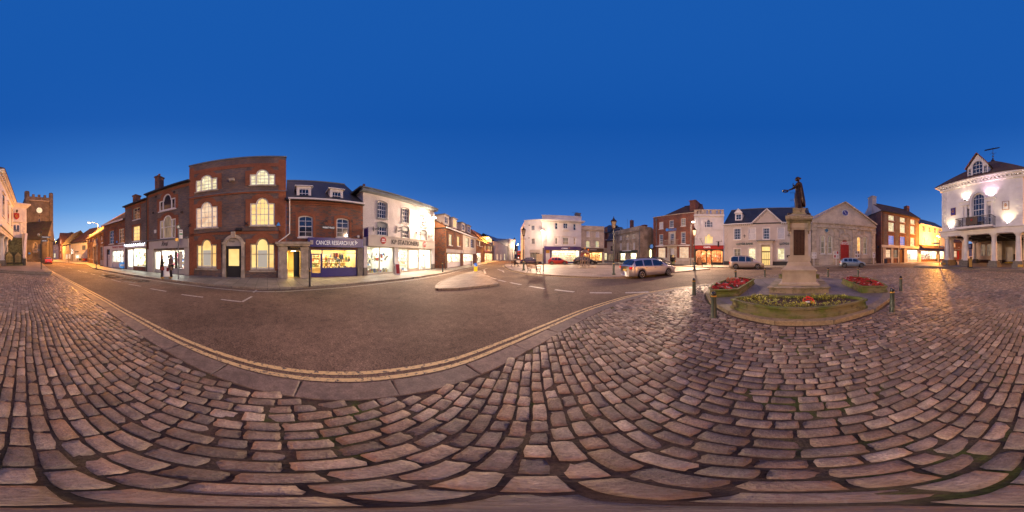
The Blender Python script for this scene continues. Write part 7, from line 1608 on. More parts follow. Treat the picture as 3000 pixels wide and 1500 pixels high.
lantern_post('distant lantern post at the far corner of the square', 1507, 29.5, 5.1, True)
# ================= cars =================
K['tyre'] = mat('tyre_rubber', (.015,.015,.016), .85, var=.1); K['alloy'] = mat('alloy_wheel', (.45,.45,.46), .3, metal=.7, var=.05); K['carglass'] = mat('car_glass', (.012,.015,.02), .04, var=0, spec=1, coat=1)
K['tail'] = mat('tail_light_red', (.55,.01,.01), .15, var=0, emit=(1, .02, .01), es=.35); K['head'] = mat('headlight_clear', (.6,.6,.6), .08, var=0, metal=.5); K['plate'] = mat('number_plate', (.7,.5,.05), .4, var=0); K['platew'] = mat('front_number_plate', (.7,.7,.7), .4, var=0)
def carpaint(name, c, met=.55): 
    m, nt, bs = nodes(name); bs.inputs['Base Color'].default_value = (*c, 1); bs.inputs['Metallic'].default_value = met; bs.inputs['Roughness'].default_value = .34; bs.inputs['Coat Weight'].default_value = 1; bs.inputs['Coat Roughness'].default_value = .04; return m
def lerp_t(tab, t):
    for i in range(len(tab)-1):
        if tab[i][0] <= t <= tab[i+1][0]:
            f = (t-tab[i][0])/(tab[i+1][0]-tab[i][0]+1e-9); return tab[i][1]+(tab[i+1][1]-tab[i][1])*f
    return tab[-1][1] if t > tab[-1][0] else tab[0][1]
CAR = {
 'estate': dict(L=4.77, W=1.82, roof=[(0, .93), (.035, 1.0), (.09, 1.40), (.16, 1.47), (.35, 1.51), (.52, 1.50), (.62, 1.42), (.76, .97), (1, .6)], belt=[(0, .90), (.03, .96), (.3, .95), (.76, .90), (.84, .86), (.95, .72), (1, .52)], win=[(.09, .235), (.255, .42), (.44, .66)], wb=(.21, .79), rails=True),
 'hatch': dict(L=3.95, W=1.68, roof=[(0, .88), (.03, .95), (.13, 1.33), (.22, 1.42), (.4, 1.44), (.52, 1.42), (.62, 1.33), (.78, .93), (1, .55)], belt=[(0, .84), (.03, .92), (.3, .91), (.78, .86), (.86, .8), (.95, .68), (1, .5)], win=[(.17, .3), (.32, .47), (.49, .68)], wb=(.19, .82)),
 'van': dict(L=4.63, W=1.81, roof=[(0, .95), (.02, 1.05), (.06, 1.60), (.12, 1.70), (.35, 1.74), (.52, 1.70), (.64, 1.52), (.84, 1.0), (1, .62)], belt=[(0, .92), (.03, 1.0), (.3, 1.0), (.8, .95), (.9, .84), (.96, .72), (1, .55)], win=[(.06, .26), (.28, .46), (.48, .68)], wb=(.20, .81), rails=True),
 'saloon': dict(L=4.3, W=1.74, roof=[(0, .90), (.06, .97), (.14, 1.05), (.26, 1.38), (.4, 1.43), (.52, 1.42), (.62, 1.32), (.75, .95), (1, .58)], belt=[(0, .86), (.04, .94), (.3, .93), (.75, .88), (.86, .8), (.95, .68), (1, .5)], win=[(.22, .33), (.35, .48), (.5, .66)], wb=(.2, .8))}
def car(kind, label, paint, c0, c1, facing='right', cat_='car', dz=0, plate=True):
    """c0, c1: where the two camera-side wheels (rear, front) touch the road"""
    D = CAR[kind]; L_, W_ = D['L'], D['W']; p, q = Vector(c0), Vector(c1); f = (q-p).normalized(); side = Vector((-f.y, f.x, 0))
    mid = (p+q)/2
    if side.dot(mid) < 0: side = -side
    ctr = mid+side*(W_/2-.1); xw0, xw1 = D['wb'][0]*L_, D['wb'][1]*L_; off = (xw0+xw1)/2
    t_ = thing('parked_car' if cat_ == 'car' else 'car', label, 'car', (ctr.x, ctr.y, dz), atan2(f.y, f.x), 'cars')
    N_ = 56; rw = .315; ra = .37; hw = W_/2; vs = []; ns = 8
    def secs(t):
        x = t*L_-off; z = .2
        for xw in (xw0-off, xw1-off):
            if abs(x-xw) < ra: z = max(z, .30+sqrt(ra*ra-(x-xw)**2))
        bl, rf = lerp_t(D['belt'], t), lerp_t(D['roof'], t); rf = max(rf, bl+.02)
        e = min(t, 1-t); w_ = hw*(1-.28*max(0, (1-e/.09))**2); cab = min(1, max(0, (rf-bl)/.5)); wr = w_*(.95-.17*cab)
        z = min(z, bl-.1)
        return x, [(w_*.9, z), (w_*.99, z+.05), (w_, max(z+.07, .5)), (w_*.985, max(z+.09, bl-.06)), (w_*.965, bl), (wr, max(rf-.1*cab, bl+.01)), (wr*.93, rf-.035*cab), (wr*.6, rf), (0, rf+.012)]
    ts = sorted(set([i/N_ for i in range(N_+1)]+[w for a in D['win'] for w in a])); S = []
    for t in ts: x, pts = secs(t); S.append([(x, y, z) for y, z in pts]+[(x, -y, z) for y, z in pts[:-1][::-1]])
    n = len(S[0]); flat = [v for r in S for v in r]; body, glass, wind, rear = MB(), MB(), MB(), MB(); fb_, fg, fw_, fr = [], [], [], []
    tf = [i for i in D['roof']]; w_lo = D['roof'][-2][0]; w_hi = D['roof'][-3][0]; r_lo = D['roof'][1][0]; r_hi = D['roof'][2][0] if kind != 'saloon' else .26; r_lo = r_lo if kind != 'saloon' else .14
    for i in range(len(ts)-1):
        tm = (ts[i]+ts[i+1])/2
        for k in range(n-1):
            F = (i*n+k, i*n+k+1, (i+1)*n+k+1, (i+1)*n+k); sidef = k in (4, n-6)
            if sidef and any(a-1e-6 <= ts[i] and ts[i+1] <= c_+1e-6 for a, c_ in D['win']): fg.append(F)
            elif 5 < k < n-7+1 and w_hi+.01 < tm < w_lo-.01: fw_.append(F)
            elif 5 < k < n-7+1 and r_lo+.005 < tm < r_hi-.005: fr.append(F)
            else: fb_.append(F)
    body.add(flat, fb_+[list(range(n)), [len(flat)-n+k for k in range(n)]], 0, True); bo = body.build('body', paint, t_, fix=False)
    def sub(name, fl):
        if not fl: return
        ids = sorted({i for f_ in fl for i in f_}); mp = {v_: i for i, v_ in enumerate(ids)}; b = MB(); b.add([flat[i] for i in ids], [[mp[i] for i in f_] for f_ in fl], 0, True); return b.build(name, K['carglass'], t_, fix=False)
    sub('windscreen', fw_); sub('rear_window', fr)
    for lo_, hi_ in D['win']:
        for kk in (4, n-6):
            sub('side_window', [f_ for f_ in fg if (f_[0] % n) == kk and lo_*L_-off-1e-4 <= flat[f_[0]][0] and flat[f_[3]][0] <= hi_*L_-off+1e-4])
    b = MB(); b.box(-off+.12, L_-off-.15, -hw*.8, hw*.8, .2, .62); b.build('underbody', K['tyre'], t_)
    for xw in (xw0-off, xw1-off):
        for sg in (-1, 1):
            b = MB(); y0_, y1_ = sg*(hw-.21), sg*(hw-.015); b.tube([(xw, y0_, rw), (xw, y0_+sg*.02, rw), (xw, y1_-sg*.02, rw), (xw, y1_, rw)], [rw-.03, rw, rw, rw-.035], 22, sm=True); wh = b.build('wheel', K['tyre'], t_)
            b = MB(); yy_ = y1_+sg*.004; b.tube([(xw, yy_-sg*.01, rw), (xw, yy_, rw)], [.06, .055], 10)
            for k in range(6):
                a = math.tau*k/6; b.beam((xw, yy_-sg*.004, rw), (xw+.2*cos(a), yy_-sg*.004, rw+.2*sin(a)), .055, .02)
            b.torus((xw, yy_-sg*.006, rw), .205, .022, 22, 6, 0, 'x'); b.build('rim', K['alloy'], wh)
    for sg in (-1, 1):
        b = MB(); y0_ = sg*hw*.62; y1_ = sg*hw*.93; b.box(L_-off-.27, L_-off-.075, min(y0_, y1_), max(y0_, y1_), .58, .70); b.build('headlight', K['head'], t_)
        b = MB(); y0_ = sg*hw*.66; y1_ = sg*hw*.97; b.box(-off+.01, -off+.14, min(y0_, y1_), max(y0_, y1_), .74, .90); b.build('tail_light', K['tail'], t_)
        b = MB(); xm = (D['win'][2][1]-.02)*L_-off; b.box(xm-.1, xm+.03, min(sg*hw*.97, sg*(hw+.16)), max(sg*hw*.97, sg*(hw+.16)), .93, 1.04); b.build('door_mirror', paint, t_)
        for w_ in D['win'][1:]:
            xm = (w_[0]+.02)*L_-off; b = MB(); b.box(xm, xm+.16, sg*hw-.01, sg*hw+.025, .80, .825); b.build('door_handle', K['iron'], t_)
        if D.get('rails'): b = MB(); b.tube([(L_*.16-off, sg*hw*.68, lerp_t(D['roof'], .2)+.0), (L_*.2-off, sg*hw*.68, lerp_t(D['roof'], .3)+.06), (L_*.55-off, sg*hw*.68, lerp_t(D['roof'], .55)+.04), (L_*.6-off, sg*hw*.68, lerp_t(D['roof'], .6)-.02)], .018, 5); b.build('roof_rail', K['iron'], t_)
    b = MB(); b.box(-off-.015, -off+.06, -.26, .26, .58, .70); b.build('rear_number_plate', K['plate'], t_)
    b = MB(); b.box(L_-off-.06, L_-off+.012, -.26, .26, .40, .51); b.build('front_number_plate', K['platew'], t_)
    b = MB(); b.box(L_-off-.07, L_-off+.003, -.5, .5, .28, .39); b.box(L_-off-.12, L_-off-.035, -.45, .45, .53, .57); b.build('grille', K['iron'], t_)
    return t_
silver = carpaint('silver_paint', (.56,.56,.6)); redp = carpaint('red_car_paint', (.45,.01,.012), .1); darkp = carpaint('dark_car_paint', (.02,.018,.025), .4); purp = carpaint('dark_purple_paint', (.03,.02,.08), .5); champ = carpaint('champagne_paint', (.46,.40,.36)); bluep = carpaint('silver_blue_paint', (.32,.40,.48))
car('estate', 'large silver estate car parked at the square kerb beside the tall lantern post', silver, G(1878.5, 816), G(1958.4, 807.5))
car('hatch', 'small red hatchback parked in front of the blue bookmaker shop', redp, P(1618, 32.0), P(1652.5, 32.0))
car('saloon', 'dark purple saloon parked in front of the shuttered corner shop', purp, P(1536, 32.5), P(1574.5, 32.2))
car('estate', 'black estate car parked behind the cast iron canopy', darkp, P(1698, 32.0), P(1732, 32.0))
car('estate', 'dark car parked before the brick bank behind the silver estate', darkp, P(1901, 28.3), P(1935.5, 27.0))
car('van', 'champagne people carrier parked in front of the pale grey bank', champ, G(2155, 788), G(2221, 788))
car('hatch', 'silver blue hatchback driving past the pedimented hall', bluep, P(2473, 23.6), P(2526, 24.0), cat_='moving')
car('hatch', 'red car with its front towards the hall beside the church wall', redp, P(131.5, 38.4)+Vector((0, 0, 0)), P(131.9, 35.9))
car('van', 'grey van with dark windows beyond the hall columns', champ, P(2838, 41.5), P(2836, 44.0))
# red bus far off
t = thing('bus', 'red double decker bus far along the street left of the white stucco corner', 'bus', P(1523.5, 80), -az(1523))
b = MB(); b.box(-1.25, 1.25, 0, 9, .35, 4.2); b.build('body', K['redpaint'], t); b = MB(); b.box(-1.1, 1.1, -.03, -.001, 1.2, 2.2); b.box(-1.1, 1.1, -.03, -.001, 2.9, 3.8); b.build('window', K['carglass'], t)
b = MB(); b.box(-.9, -.6, -.05, -.001, .8, 1.0); b.box(.6, .9, -.05, -.001, .8, 1.0); b.build('headlight', emi('bus_headlight', (1, .9, .6), 12), t)
b = MB(); b.box(-1.2, -.9, .5, 1.3, 0, .9); b.box(.9, 1.2, .5, 1.3, 0, .9); b.build('wheel', K['tyre'], t)
# ================= people =================
def grow(name, verts, edges, rad, m, parent, sub=1, root=0):
    me = bpy.data.meshes.new(name); me.from_pydata(verts, edges, []); o = bpy.data.objects.new(name, me); COL.objects.link(o)
    o.modifiers.new('s', 'SKIN'); o.modifiers.new('u', 'SUBSURF').levels = sub
    for i, sv in enumerate(me.skin_vertices[0].data): sv.radius = rad[i] if isinstance(rad[i], tuple) else (rad[i], rad[i]); sv.use_root = i == root
    dg = bpy.context.evaluated_depsgraph_get(); m2 = bpy.data.meshes.new_from_object(o.evaluated_get(dg)); bpy.data.objects.remove(o)
    for p_ in m2.polygons: p_.use_smooth = True
    m2.materials.clear(); m2.materials.append(m); o = bpy.data.objects.new(name, m2); COL.objects.link(o); o.parent = parent; return o
skin_m = mat('skin', (.45,.26,.18), .55, var=.1)
def person(label, loc, rotz, h=1.66, top=(.05,.05,.06), legs=(.02,.02,.03), hair=(.25,.12,.05), shoes=(.3,.18,.05), pose='stand', coat=True, bag=None, hairlong=True, skirt=None):
    t_ = thing('person', label, 'person', loc, rotz, None); k = h/1.7; S = lambda x, y, z: (x*k, y*k, z*k)   # faces +x
    arm_l = [S(.02, .19, 1.38), S(.0, .25, 1.12), S(.2, .2, 1.02), S(.27, .17, 1.05)]; arm_r = [S(.02, -.19, 1.38), S(-.02, -.25, 1.12), S(.1, -.22, .92), S(.15, -.2, .86)]
    if pose == 'phone': arm_l = [S(.02, .19, 1.38), S(.02, .25, 1.12), S(.22, .16, 1.14), S(.29, .12, 1.18)]
    hip, kn, an = .92, .50, .09; dxk = 0
    if pose == 'sit':
        V = [S(0, 0, .50), S(-.02, 0, .72), S(0, 0, .98), S(.03, 0, 1.06), S(.06, 0, 1.16), S(.04, .1, .50), S(.42, .12, .50), S(.40, .12, .10), S(.52, .13, .05), S(.04, -.1, .50), S(.42, -.12, .50), S(.52, -.12, .10), S(.64, -.13, .05)]
        arms = [[S(.0, .18, .94), S(.08, .24, .70), S(.30, .14, .62)], [S(.0, -.18, .94), S(.08, -.24, .70), S(.30, -.14, .62)]]
    else:
        V = [S(0, 0, .95), S(0, 0, 1.15), S(0, 0, 1.38), S(.01, 0, 1.46), S(.03, 0, 1.58), S(0, .09, .90), S(.03, .10, .50), S(-.02, .10, .09), S(.10, .11, .04), S(0, -.09, .90), S(.0, -.10, .50), S(-.05, -.10, .09), S(.07, -.11, .04)]
        arms = [arm_l, arm_r]
    E_ = [(0, 1), (1, 2), (2, 3), (3, 4), (0, 5), (5, 6), (6, 7), (7, 8), (0, 9), (9, 10), (10, 11), (11, 12)]
    Rr = [(.13, .16), (.11, .14), (.11, .17), .055, (.10, .085), .085, .06, .045, .04, .085, .06, .045, .04]; Rr = [tuple(a*k for a in r) if isinstance(r, tuple) else r*k for r in Rr]
    for a in arms:
        base_ = len(V); V += a; E_ += [(2, base_)]+[(base_+i, base_+i+1) for i in range(len(a)-1)]; Rr += [x*k for x in ([.058, .046, .036, .03] if len(a) == 4 else [.058, .048, .035])]
    grow('body', V, E_, Rr, skin_m, t_)
    hd = V[4]; b = MB(); b.sphere((hd[0]-.02*k, 0, hd[2]+.03*k), .118*k, 12, sc3=(1, .86, 1.12))
    if hairlong: b.sphere((hd[0]-.06*k, 0, hd[2]-.1*k), .105*k, 10, sc3=(.7, .95, 1.5))
    ho = b.build('hair', mat('hair', hair, .6, var=.3, scale=20), t_); 
    for v_ in ho.data.vertices:
        if v_.co.x > hd[0]+.045*k: v_.co.x = hd[0]+.045*k
    b = MB(); b.sphere((hd[0]+.115*k, 0, hd[2]-.01*k), .017*k, 6); b.build('nose', skin_m, t_)
    TV = V[:3]+[v_ for a in arms for v_ in a[:-1]]; TE = [(0, 1), (1, 2)]; TR = [((.155 if coat else .14)*k, .185*k), (.135*k, .165*k), (.13*k, .19*k)]; i0 = 3
    for a in arms: TE += [(2, i0)]+[(i0+j, i0+j+1) for j in range(len(a)-2)]; TR += [.074*k, .060*k, .048*k][:len(a)-1]; i0 += len(a)-1
    grow('coat' if coat else 'jumper', TV, TE, TR, mat('coat_cloth', top, .8, var=.2, scale=9), t_)
    LV = [V[0], V[5], V[6], V[7], V[9], V[10], V[11]]; grow('trousers', LV, [(0, 1), (1, 2), (2, 3), (0, 4), (4, 5), (5, 6)], [(.14*k, .165*k), .098*k, .072*k, .058*k, .098*k, .072*k, .058*k], mat('trouser_cloth', legs, .8, var=.2, scale=9), t_)
    for i, j in ((7, 8), (11, 12)):
        b = MB(); a, c = Vector(V[i]), Vector(V[j]); b.tube([a+Vector((0, 0, .06)), a, c+Vector((.02, 0, 0))], [.055*k, .055*k, .045*k], 8); b.sphere(tuple(c+Vector((.03, 0, 0))), .045*k, 8, sc3=(1.4, 1, .8)); b.build('shoe', mat('shoe', shoes, .6, var=.2), t_)
    if skirt: b = MB(); b.lathe([(.2*k, .62*k), (.185*k, .8*k), (.16*k, .98*k)], n=12, sx=.85); b.build('coat_tail', mat('coat_tail', skirt, .8), t_)
    if bag: b = MB(); q = V[-1] if pose != 'phone' else V[-1]; b.box(q[0]-.06, q[0]+.08, q[1]-.06, q[1]+.06, q[2]-.34, q[2]-.06); b.tube([(q[0]-.05, q[1], q[2]-.06), (q[0], q[1], q[2]+.04), (q[0]+.06, q[1], q[2]-.06)], .01, 5); b.build('handbag', mat('handbag', bag, .5), t_)
    return t_
p1 = G(474.5, 816, .1); p2 = G(501, 816, .1); dr = (p2-p1); hd_ = atan2(dr.y, dr.x)
person('woman with red hair in black coat and tan boots looking at her phone', tuple(p1), hd_, 1.66, (.02,.022,.02), (.012,.014,.03), (.30,.12,.045), (.42,.24,.04), 'phone', skirt=(.22,.04,.03))
person('woman in fur collared brown coat with dark red handbag beside the bus stop', tuple(p2), hd_+pi+.5, 1.68, (.22,.14,.12), (.02,.018,.025), (.28,.2,.13), (.34,.19,.05), 'stand', bag=(.20,.02,.04), skirt=(.20,.13,.09))
person('person in dark coat walking past the small lit shop on the right hand street', tuple(P(1397.5, 38.5, .1)), 1.9, 1.7, (.05,.03,.03), (.03,.03,.03), (.05,.03,.02), (.03,.03,.03), 'stand', hairlong=False)
pb = P(1508, 24.6); person('person in dark clothes seated on the far bench', (pb.x, pb.y, .1), -az(1508)+.35, 1.75, (.03,.03,.04), (.02,.02,.025), (.03,.02,.015), (.02,.02,.02), 'sit', hairlong=False)
pc = P(1969.5, 28.6, .1); person('person in black coat at the bank doorway carrying a pink bag', tuple(pc), -az(1970)+2.4, 1.72, (.012,.012,.014), (.01,.01,.012), (.02,.015,.01), (.02,.02,.02), 'stand', bag=(.7,.25,.22), hairlong=False)
pc = P(1974.5, 28.2, .1); person('person in dark coat with orange bag beside the bank doorway', tuple(pc), -az(1974)+1.2, 1.7, (.02,.014,.01), (.01,.01,.01), (.03,.02,.015), (.02,.02,.02), 'stand', bag=(.8,.22,.03), hairlong=False)
# ================= street furniture =================
# bus stop
p = G(522.5, 817.5, .1); t = thing('bus_stop', 'grey bus stop post with round green flag, yellow plate and timetable case', 'bus stop', tuple(p), -az(522.5))
D0 = p.length; b = MB(); zt = ZT(668, D0)-.1; b.tube([(0, 0, 0), (0, 0, zt)], .045, 10); b.build('post', K['lead'], t)
b = MB(); b.tube([(0, -.02, zt+.08), (0, .02, zt+.08)], .15, 16, sm=False); f1 = b.build('flag', K['green'], t); vs, fs = text_mesh('A', .14, .16); b = MB(); b.add([(v_[0], v_[1]-.03, v_[2]+zt+.08) for v_ in vs], fs); b.build('lettering', K['letterw'], f1)
b = MB(); b.box(.06, .30, -.02, .02, zt-.75, zt-.12); b.box(.075, .285, -.022, -.0205, zt-.48, zt-.38, 1); b.box(.09, .27, -.022, -.0205, zt-.26, zt-.2, 2); b.build('route_sign', [K['white'], mat('sign_green', (.03,.3,.12), .5, var=0), K['iron']], t)
b = MB(); b.box(-.22, .0, -.06, -.04, zt-.93, zt-.72); b.build('yellow_plate', K['gold'], t)
z0_, z1_ = ZT(786, D0)-.1, ZT(737, D0)-.1; b = MB(); b.box(-.24, -.06, -.06, .05, z0_, z1_); b.box(.05, .28, -.06, .05, z0_+.02, z1_, 0); b.box(.075, .26, -.066, -.061, z0_+.08, z1_-.05, 1); b.build('timetable_case', [K['charcoal'], K['palefascia']], t)
# finger posts
def fingerpost(label, px, d, z0, top, arms, gp_='finger posts'):
    p = P(px, d); t_ = thing('finger_post', label, 'signpost', (p.x, p.y, z0), -az(px), gp_); h = top-z0; b = MB(); b.tube([(0, 0, 0), (0, 0, h)], .05, 8); b.sphere((0, 0, h), .09, 8); b.build('post', K['charcoal'], t_)
    for a_, z, l in arms:
        c, s_ = cos(a_), sin(a_); b = MB()
        b.slab([(.05, -.1), (l-.12, -.1), (l, 0), (l-.12, .1), (.05, .1)], -.02, .02); o = b.build('finger', K['lead'], t_); o.location = (0, 0, h-z); o.rotation_euler = (0, 0, a_)
        vs, fs = text_mesh('Town Centre', l*.65, .09); b = MB(); b.add([(v_[0]+l*.45, v_[1]-.03, v_[2]) for v_ in vs], fs); b.build('lettering', K['letterw'], o)
    return t_
fp1 = fingerpost('finger post with several arms on the platform corner near the church', 121, 17.2, .3, 4.25, [(.15, .55, 1.05), (-.5, .95, .8), (2.8, 1.9, .5)])
b = MB(); b.sphere((-.28, 0, 3.85-.3+.1), .17, 10, sc3=(1, .7, 1)); b.beam((-.05, 0, 3.5), (-.28, 0, 3.5), .04); b.build('globe', K['lantern'], fp1); b = MB(); b.box(-.17, -.06, -.1, .1, 1.2, 2.7); b.build('cabinet', K['charcoal'], fp1)
fingerpost('finger post pointing left beside the left corner plinth of the columned hall', 2752.5, 23.6, .3, 4.0, [(pi-.1, .45, 1.15), (.6, .9, .7)])
fingerpost('thin signpost on the pavement before the brick offices', 2635, 34.0, .1, 3.6, [(.3, .4, .35)])
# keep left bollard on the island
p = G(1393.5, 796.6, .11); t = thing('traffic_bollard', 'lit yellow keep left bollard with blue arrow disc on the traffic island', 'traffic bollard', tuple(p), -az(1393.5))
b = MB(); b.box(-.24, .24, -.14, .14, 0, .06); b.build('base', K['white'], t); b = MB(); vs = []
for z, w_ in ((.06, .17), (.62, .17), (.70, .14)): vs += [(-w_, -.1, z), (w_, -.1, z), (w_, .1, z), (-w_, .1, z)]
b.add(vs, [(0, 1, 5, 4), (1, 2, 6, 5), (2, 3, 7, 6), (3, 0, 4, 7), (4, 5, 9, 8), (5, 6, 10, 9), (6, 7, 11, 10), (7, 4, 8, 11), (8, 9, 10, 11)]); b.build('shell', mat('lit_yellow_plastic', (.75,.5,.02), .5, var=.05, emit=(1, .6, .02), es=.7), t)
b = MB(); b.tube([(0, -.13, .72), (0, -.16, .72)], .18, 20, sm=False); ds = b.build('disc', mat('lit_blue_sign', (.02,.12,.5), .4, var=0, emit=(.05, .3, 1), es=.5), t); b = MB(); b.beam((.08, -.165, .80), (-.07, -.165, .65), .05, .01); b.slab([(-.12, .6), (.02, .6), (-.12, .74)], -.17, -.162); b.build('arrow', K['letterw'], ds)
# benches
def bench(label, loc, rot, w=1.5):
    t_ = thing('bench', label, 'bench', loc, rot, 'benches on the market square'); b = MB()
    for k in range(4): b.box(-w/2, w/2, -.2+k*.1, -.12+k*.1, .43, .455)
    b.build('seat', K['wood'], t_); b = MB()
    for k in range(3): b.box(-w/2, w/2, .22+k*.03, .24+k*.03, .55+k*.12, .63+k*.12)
    b.build('backrest', K['wood'], t_)
    for x in (-w/2+.06, w/2-.06):
        b = MB(); b.tube([(x, -.22, 0), (x, -.16, .25), (x, -.24, .44), (x, -.26, .62)], .025, 6); b.tube([(x, .3, 0), (x, .14, .25), (x, .2, .44), (x, .32, .9)], .025, 6); b.tube([(x, -.27, .64), (x, .2, .66)], .025, 6); b.tube([(x, -.22, .42), (x, .2, .42)], .02, 6)
        b.torus((x, 0, .25), .1, .018, 12, 5, 0, 'x'); o = b.build('end_frame', K['iron'], t_)
    return t_
p = G(1563.5, 800.5, .1); bench('near bench seen end on beside the first lantern post', (p.x, p.y, .1), -az(1563)+pi-.9, 1.5)
p = P(1508, 24.75); bench('far bench at the kerb corner where a person sits', (p.x-.05, p.y, .1), -az(1508)+.35-pi/2+pi, 1.5)
p = P(1806, 34.5); bench('distant bench right of the tall lantern post', (p.x, p.y, .1), -az(1806)+.3, 1.5)
# information board
p = G(1591.5, 796, .1); t = thing('information_board', 'cream information board between two posts beside the near bench', 'notice board', (p.x, p.y, .1), -az(1582)); D0 = p.length
zt = ZT(727, D0)-.1; b = MB(); b.tube([(0, 0, 0), (0, 0, zt)], .06, 8); b.tube([(0, 0, zt), (.0, 0, zt+.02)], .11, 8); b.build('post', K['iron'], t); b = MB(); b.tube([(-.72, 0, 0), (-.72, 0, ZT(740, D0)-.1)], .03, 8); b.build('post', K['iron'], t)
b = MB(); b.box(-.70, -.08, -.03, .03, ZT(766, D0)-.1, ZT(744, D0)-.1); b.build('board', mat('cream_map_board', (.7,.62,.42), .5, var=.15, scale=9), t)  # cream is the board's own colour
# cast iron canopy fountain
p = G(1713.5, 784.5, .1); t = thing('drinking_fountain', 'ornate cast iron drinking fountain canopy on four columns', 'fountain', (p.x, p.y, .1), -az(1713)+.25)
K['castiron'] = mat('painted_cast_iron', (.22,.14,.11), .5, var=.4, scale=8); K['castred'] = mat('cast_iron_red', (.30,.05,.04), .5, var=.3, scale=8)
b = MB(); b.box(-.85, .85, -.85, .85, 0, .12); b.box(-.62, .62, -.62, .62, .121, .26); b.build('base', K['stone'], t)
for sx_, sy_ in ((-1, -1), (1, -1), (1, 1), (-1, 1)): b = MB(); b.lathe([(.10, .261), (.10, .5), (.05, .55), (.045, 1.4), (.09, 1.48), (.09, 1.56)], (sx_*.45, sy_*.45), 8); b.build('column', K['castiron'], t)
b = MB()
for sg in (-1, 1):
    for o_, i_ in ((shape('arch', -.52, .52, 1.5, 2.12), shape('arch', -.38, .38, 1.5, 1.98)),): b.ring(o_, i_, sg*.45-.03, sg*.45+.03); v0 = len(b.v); b2 = MB(); b2.ring(o_, i_, sg*.45-.03, sg*.45+.03); b.add([(y, x, z) for x, y, z in b2.v], b2.f)
b.build('arches', K['castred'], t)
b = MB(); b.lathe([(.56, 2.0), (.60, 2.06), (.50, 2.2), (.34, 2.36), (.12, 2.48), (.08, 2.5)], n=16); b.build('dome', K['castiron'], t); b = MB(); b.lathe([(.08, 2.501), (.12, 2.58), (.05, 2.66), (.09, 2.72), (.02, 2.86), (.01, 2.95)], n=8); b.build('finial', K['gold'], t)
b = MB(); b.lathe([(.22, .262), (.1, .35), (.08, .8), (.28, .95), (.3, 1.0), (.12, 1.02), (.06, 1.2), (.1, 1.35)], n=12); b.build('basin', K['castiron'], t)
b = MB(); b.box(.9, 1.5, -.3, .3, 0, .22); b.build('step', K['stone'], t)
# A boards
def aboard(label, px, d, w, h, c1, rot, blk='wood', z=.1):
    p = P(px, d); t_ = thing('pavement_sign', label, 'sandwich board', (p.x, p.y, z), -az(px)+rot, 'pavement signs'); b = MB()
    for sg in (-1, 1): b.add([(-w/2, sg*.28, 0), (w/2, sg*.28, 0), (w/2, sg*.02, h), (-w/2, sg*.02, h), (-w/2, sg*.28+.02, 0), (w/2, sg*.28+.02, 0), (w/2, sg*.02+.02, h), (-w/2, sg*.02+.02, h)], [(0, 1, 2, 3), (4, 5, 6, 7), (0, 1, 5, 4), (1, 2, 6, 5), (2, 3, 7, 6), (3, 0, 4, 7)])
    b.build('frame', K[blk], t_); b = MB(); b.add([(-w/2+.05, -.265, .12), (w/2-.05, -.265, .12), (w/2-.05, -.04, h-.06), (-w/2+.05, -.04, h-.06)], [(0, 1, 2, 3)]); b.build('poster', c1, t_); return t_
aboard('wooden chalk board on the pavement before the coffee shop', 2049, 28.0, .7, 1.25, K['orange'], .6)
aboard('white sandwich board with papers behind the two women', 487, 12.9, .55, .8, K['card'], .2, 'white')
aboard('grey sandwich board left of the travel shop door', 300, 26.5, .8, 1.0, K['palefascia'], .1, 'greystone')
aboard('yellow and black sandwich board beside the second column of the hall', 2842, 19.5, .5, 1.1, K['gold'], .3, 'charcoal', .3)
aboard('dark chalk board by the brick offices corner', 2595, 34.8, .7, 1.05, K['charcoal'], .1, 'wood')
aboard('red and white newspaper stand at the stationery shop pillar', 1164, 13.9, .4, .95, K['redpaint'], .3, 'white')
p = P(358.5, 20.2, .1); t = thing('pavement_sign', 'round blue pavement sign lit outside the travel shop', 'sign', tuple(p), -az(358)+.3); b = MB(); b.tube([(0, -.04, .46), (0, .04, .46)], .42, 20, sm=False); b.build('disc', mat('blue_plastic', (.03,.25,.65), .4, var=.1, emit=(.05, .4, 1), es=.25), t); b = MB(); b.box(-.3, .3, -.15, .15, 0, .06); b.build('foot', K['iron'], t); b = MB(); b.box(-.26, .26, -.06, -.041, .35, .57); b.build('panel', K['card'], t)
# projecting details: cafe furniture in front of the stone bank
def cafe_table(label, px, d):
    p = P(px, d, .1); t_ = thing('cafe_table', label, 'table', tuple(p), random.uniform(0, 3), 'cafe tables'); b = MB(); b.lathe([(.38, .70), (.38, .73)], n=14); b.build('table_top', K['wood'], t_); b = MB(); b.lathe([(.24, 0), (.04, .04), (.03, .70)], n=8); b.build('leg', K['iron'], t_)
def cafe_chair(label, px, d, r):
    p = P(px, d, .1); t_ = thing('cafe_chair', label, 'chair', tuple(p), r, 'cafe chairs'); b = MB(); b.box(-.2, .2, -.2, .2, .44, .47); b.build('seat', K['wood'], t_); b = MB(); b.box(-.2, .2, .18, .21, .55, .86); b.build('backrest', K['wood'], t_)
    for x, y, h in ((-.18, -.18, .439), (.18, -.18, .439), (-.18, .19, .86), (.18, .19, .86)): b = MB(); b.tube([(x, y, 0), (x, y, h)], .016, 5); b.build('leg', K['iron'], t_)
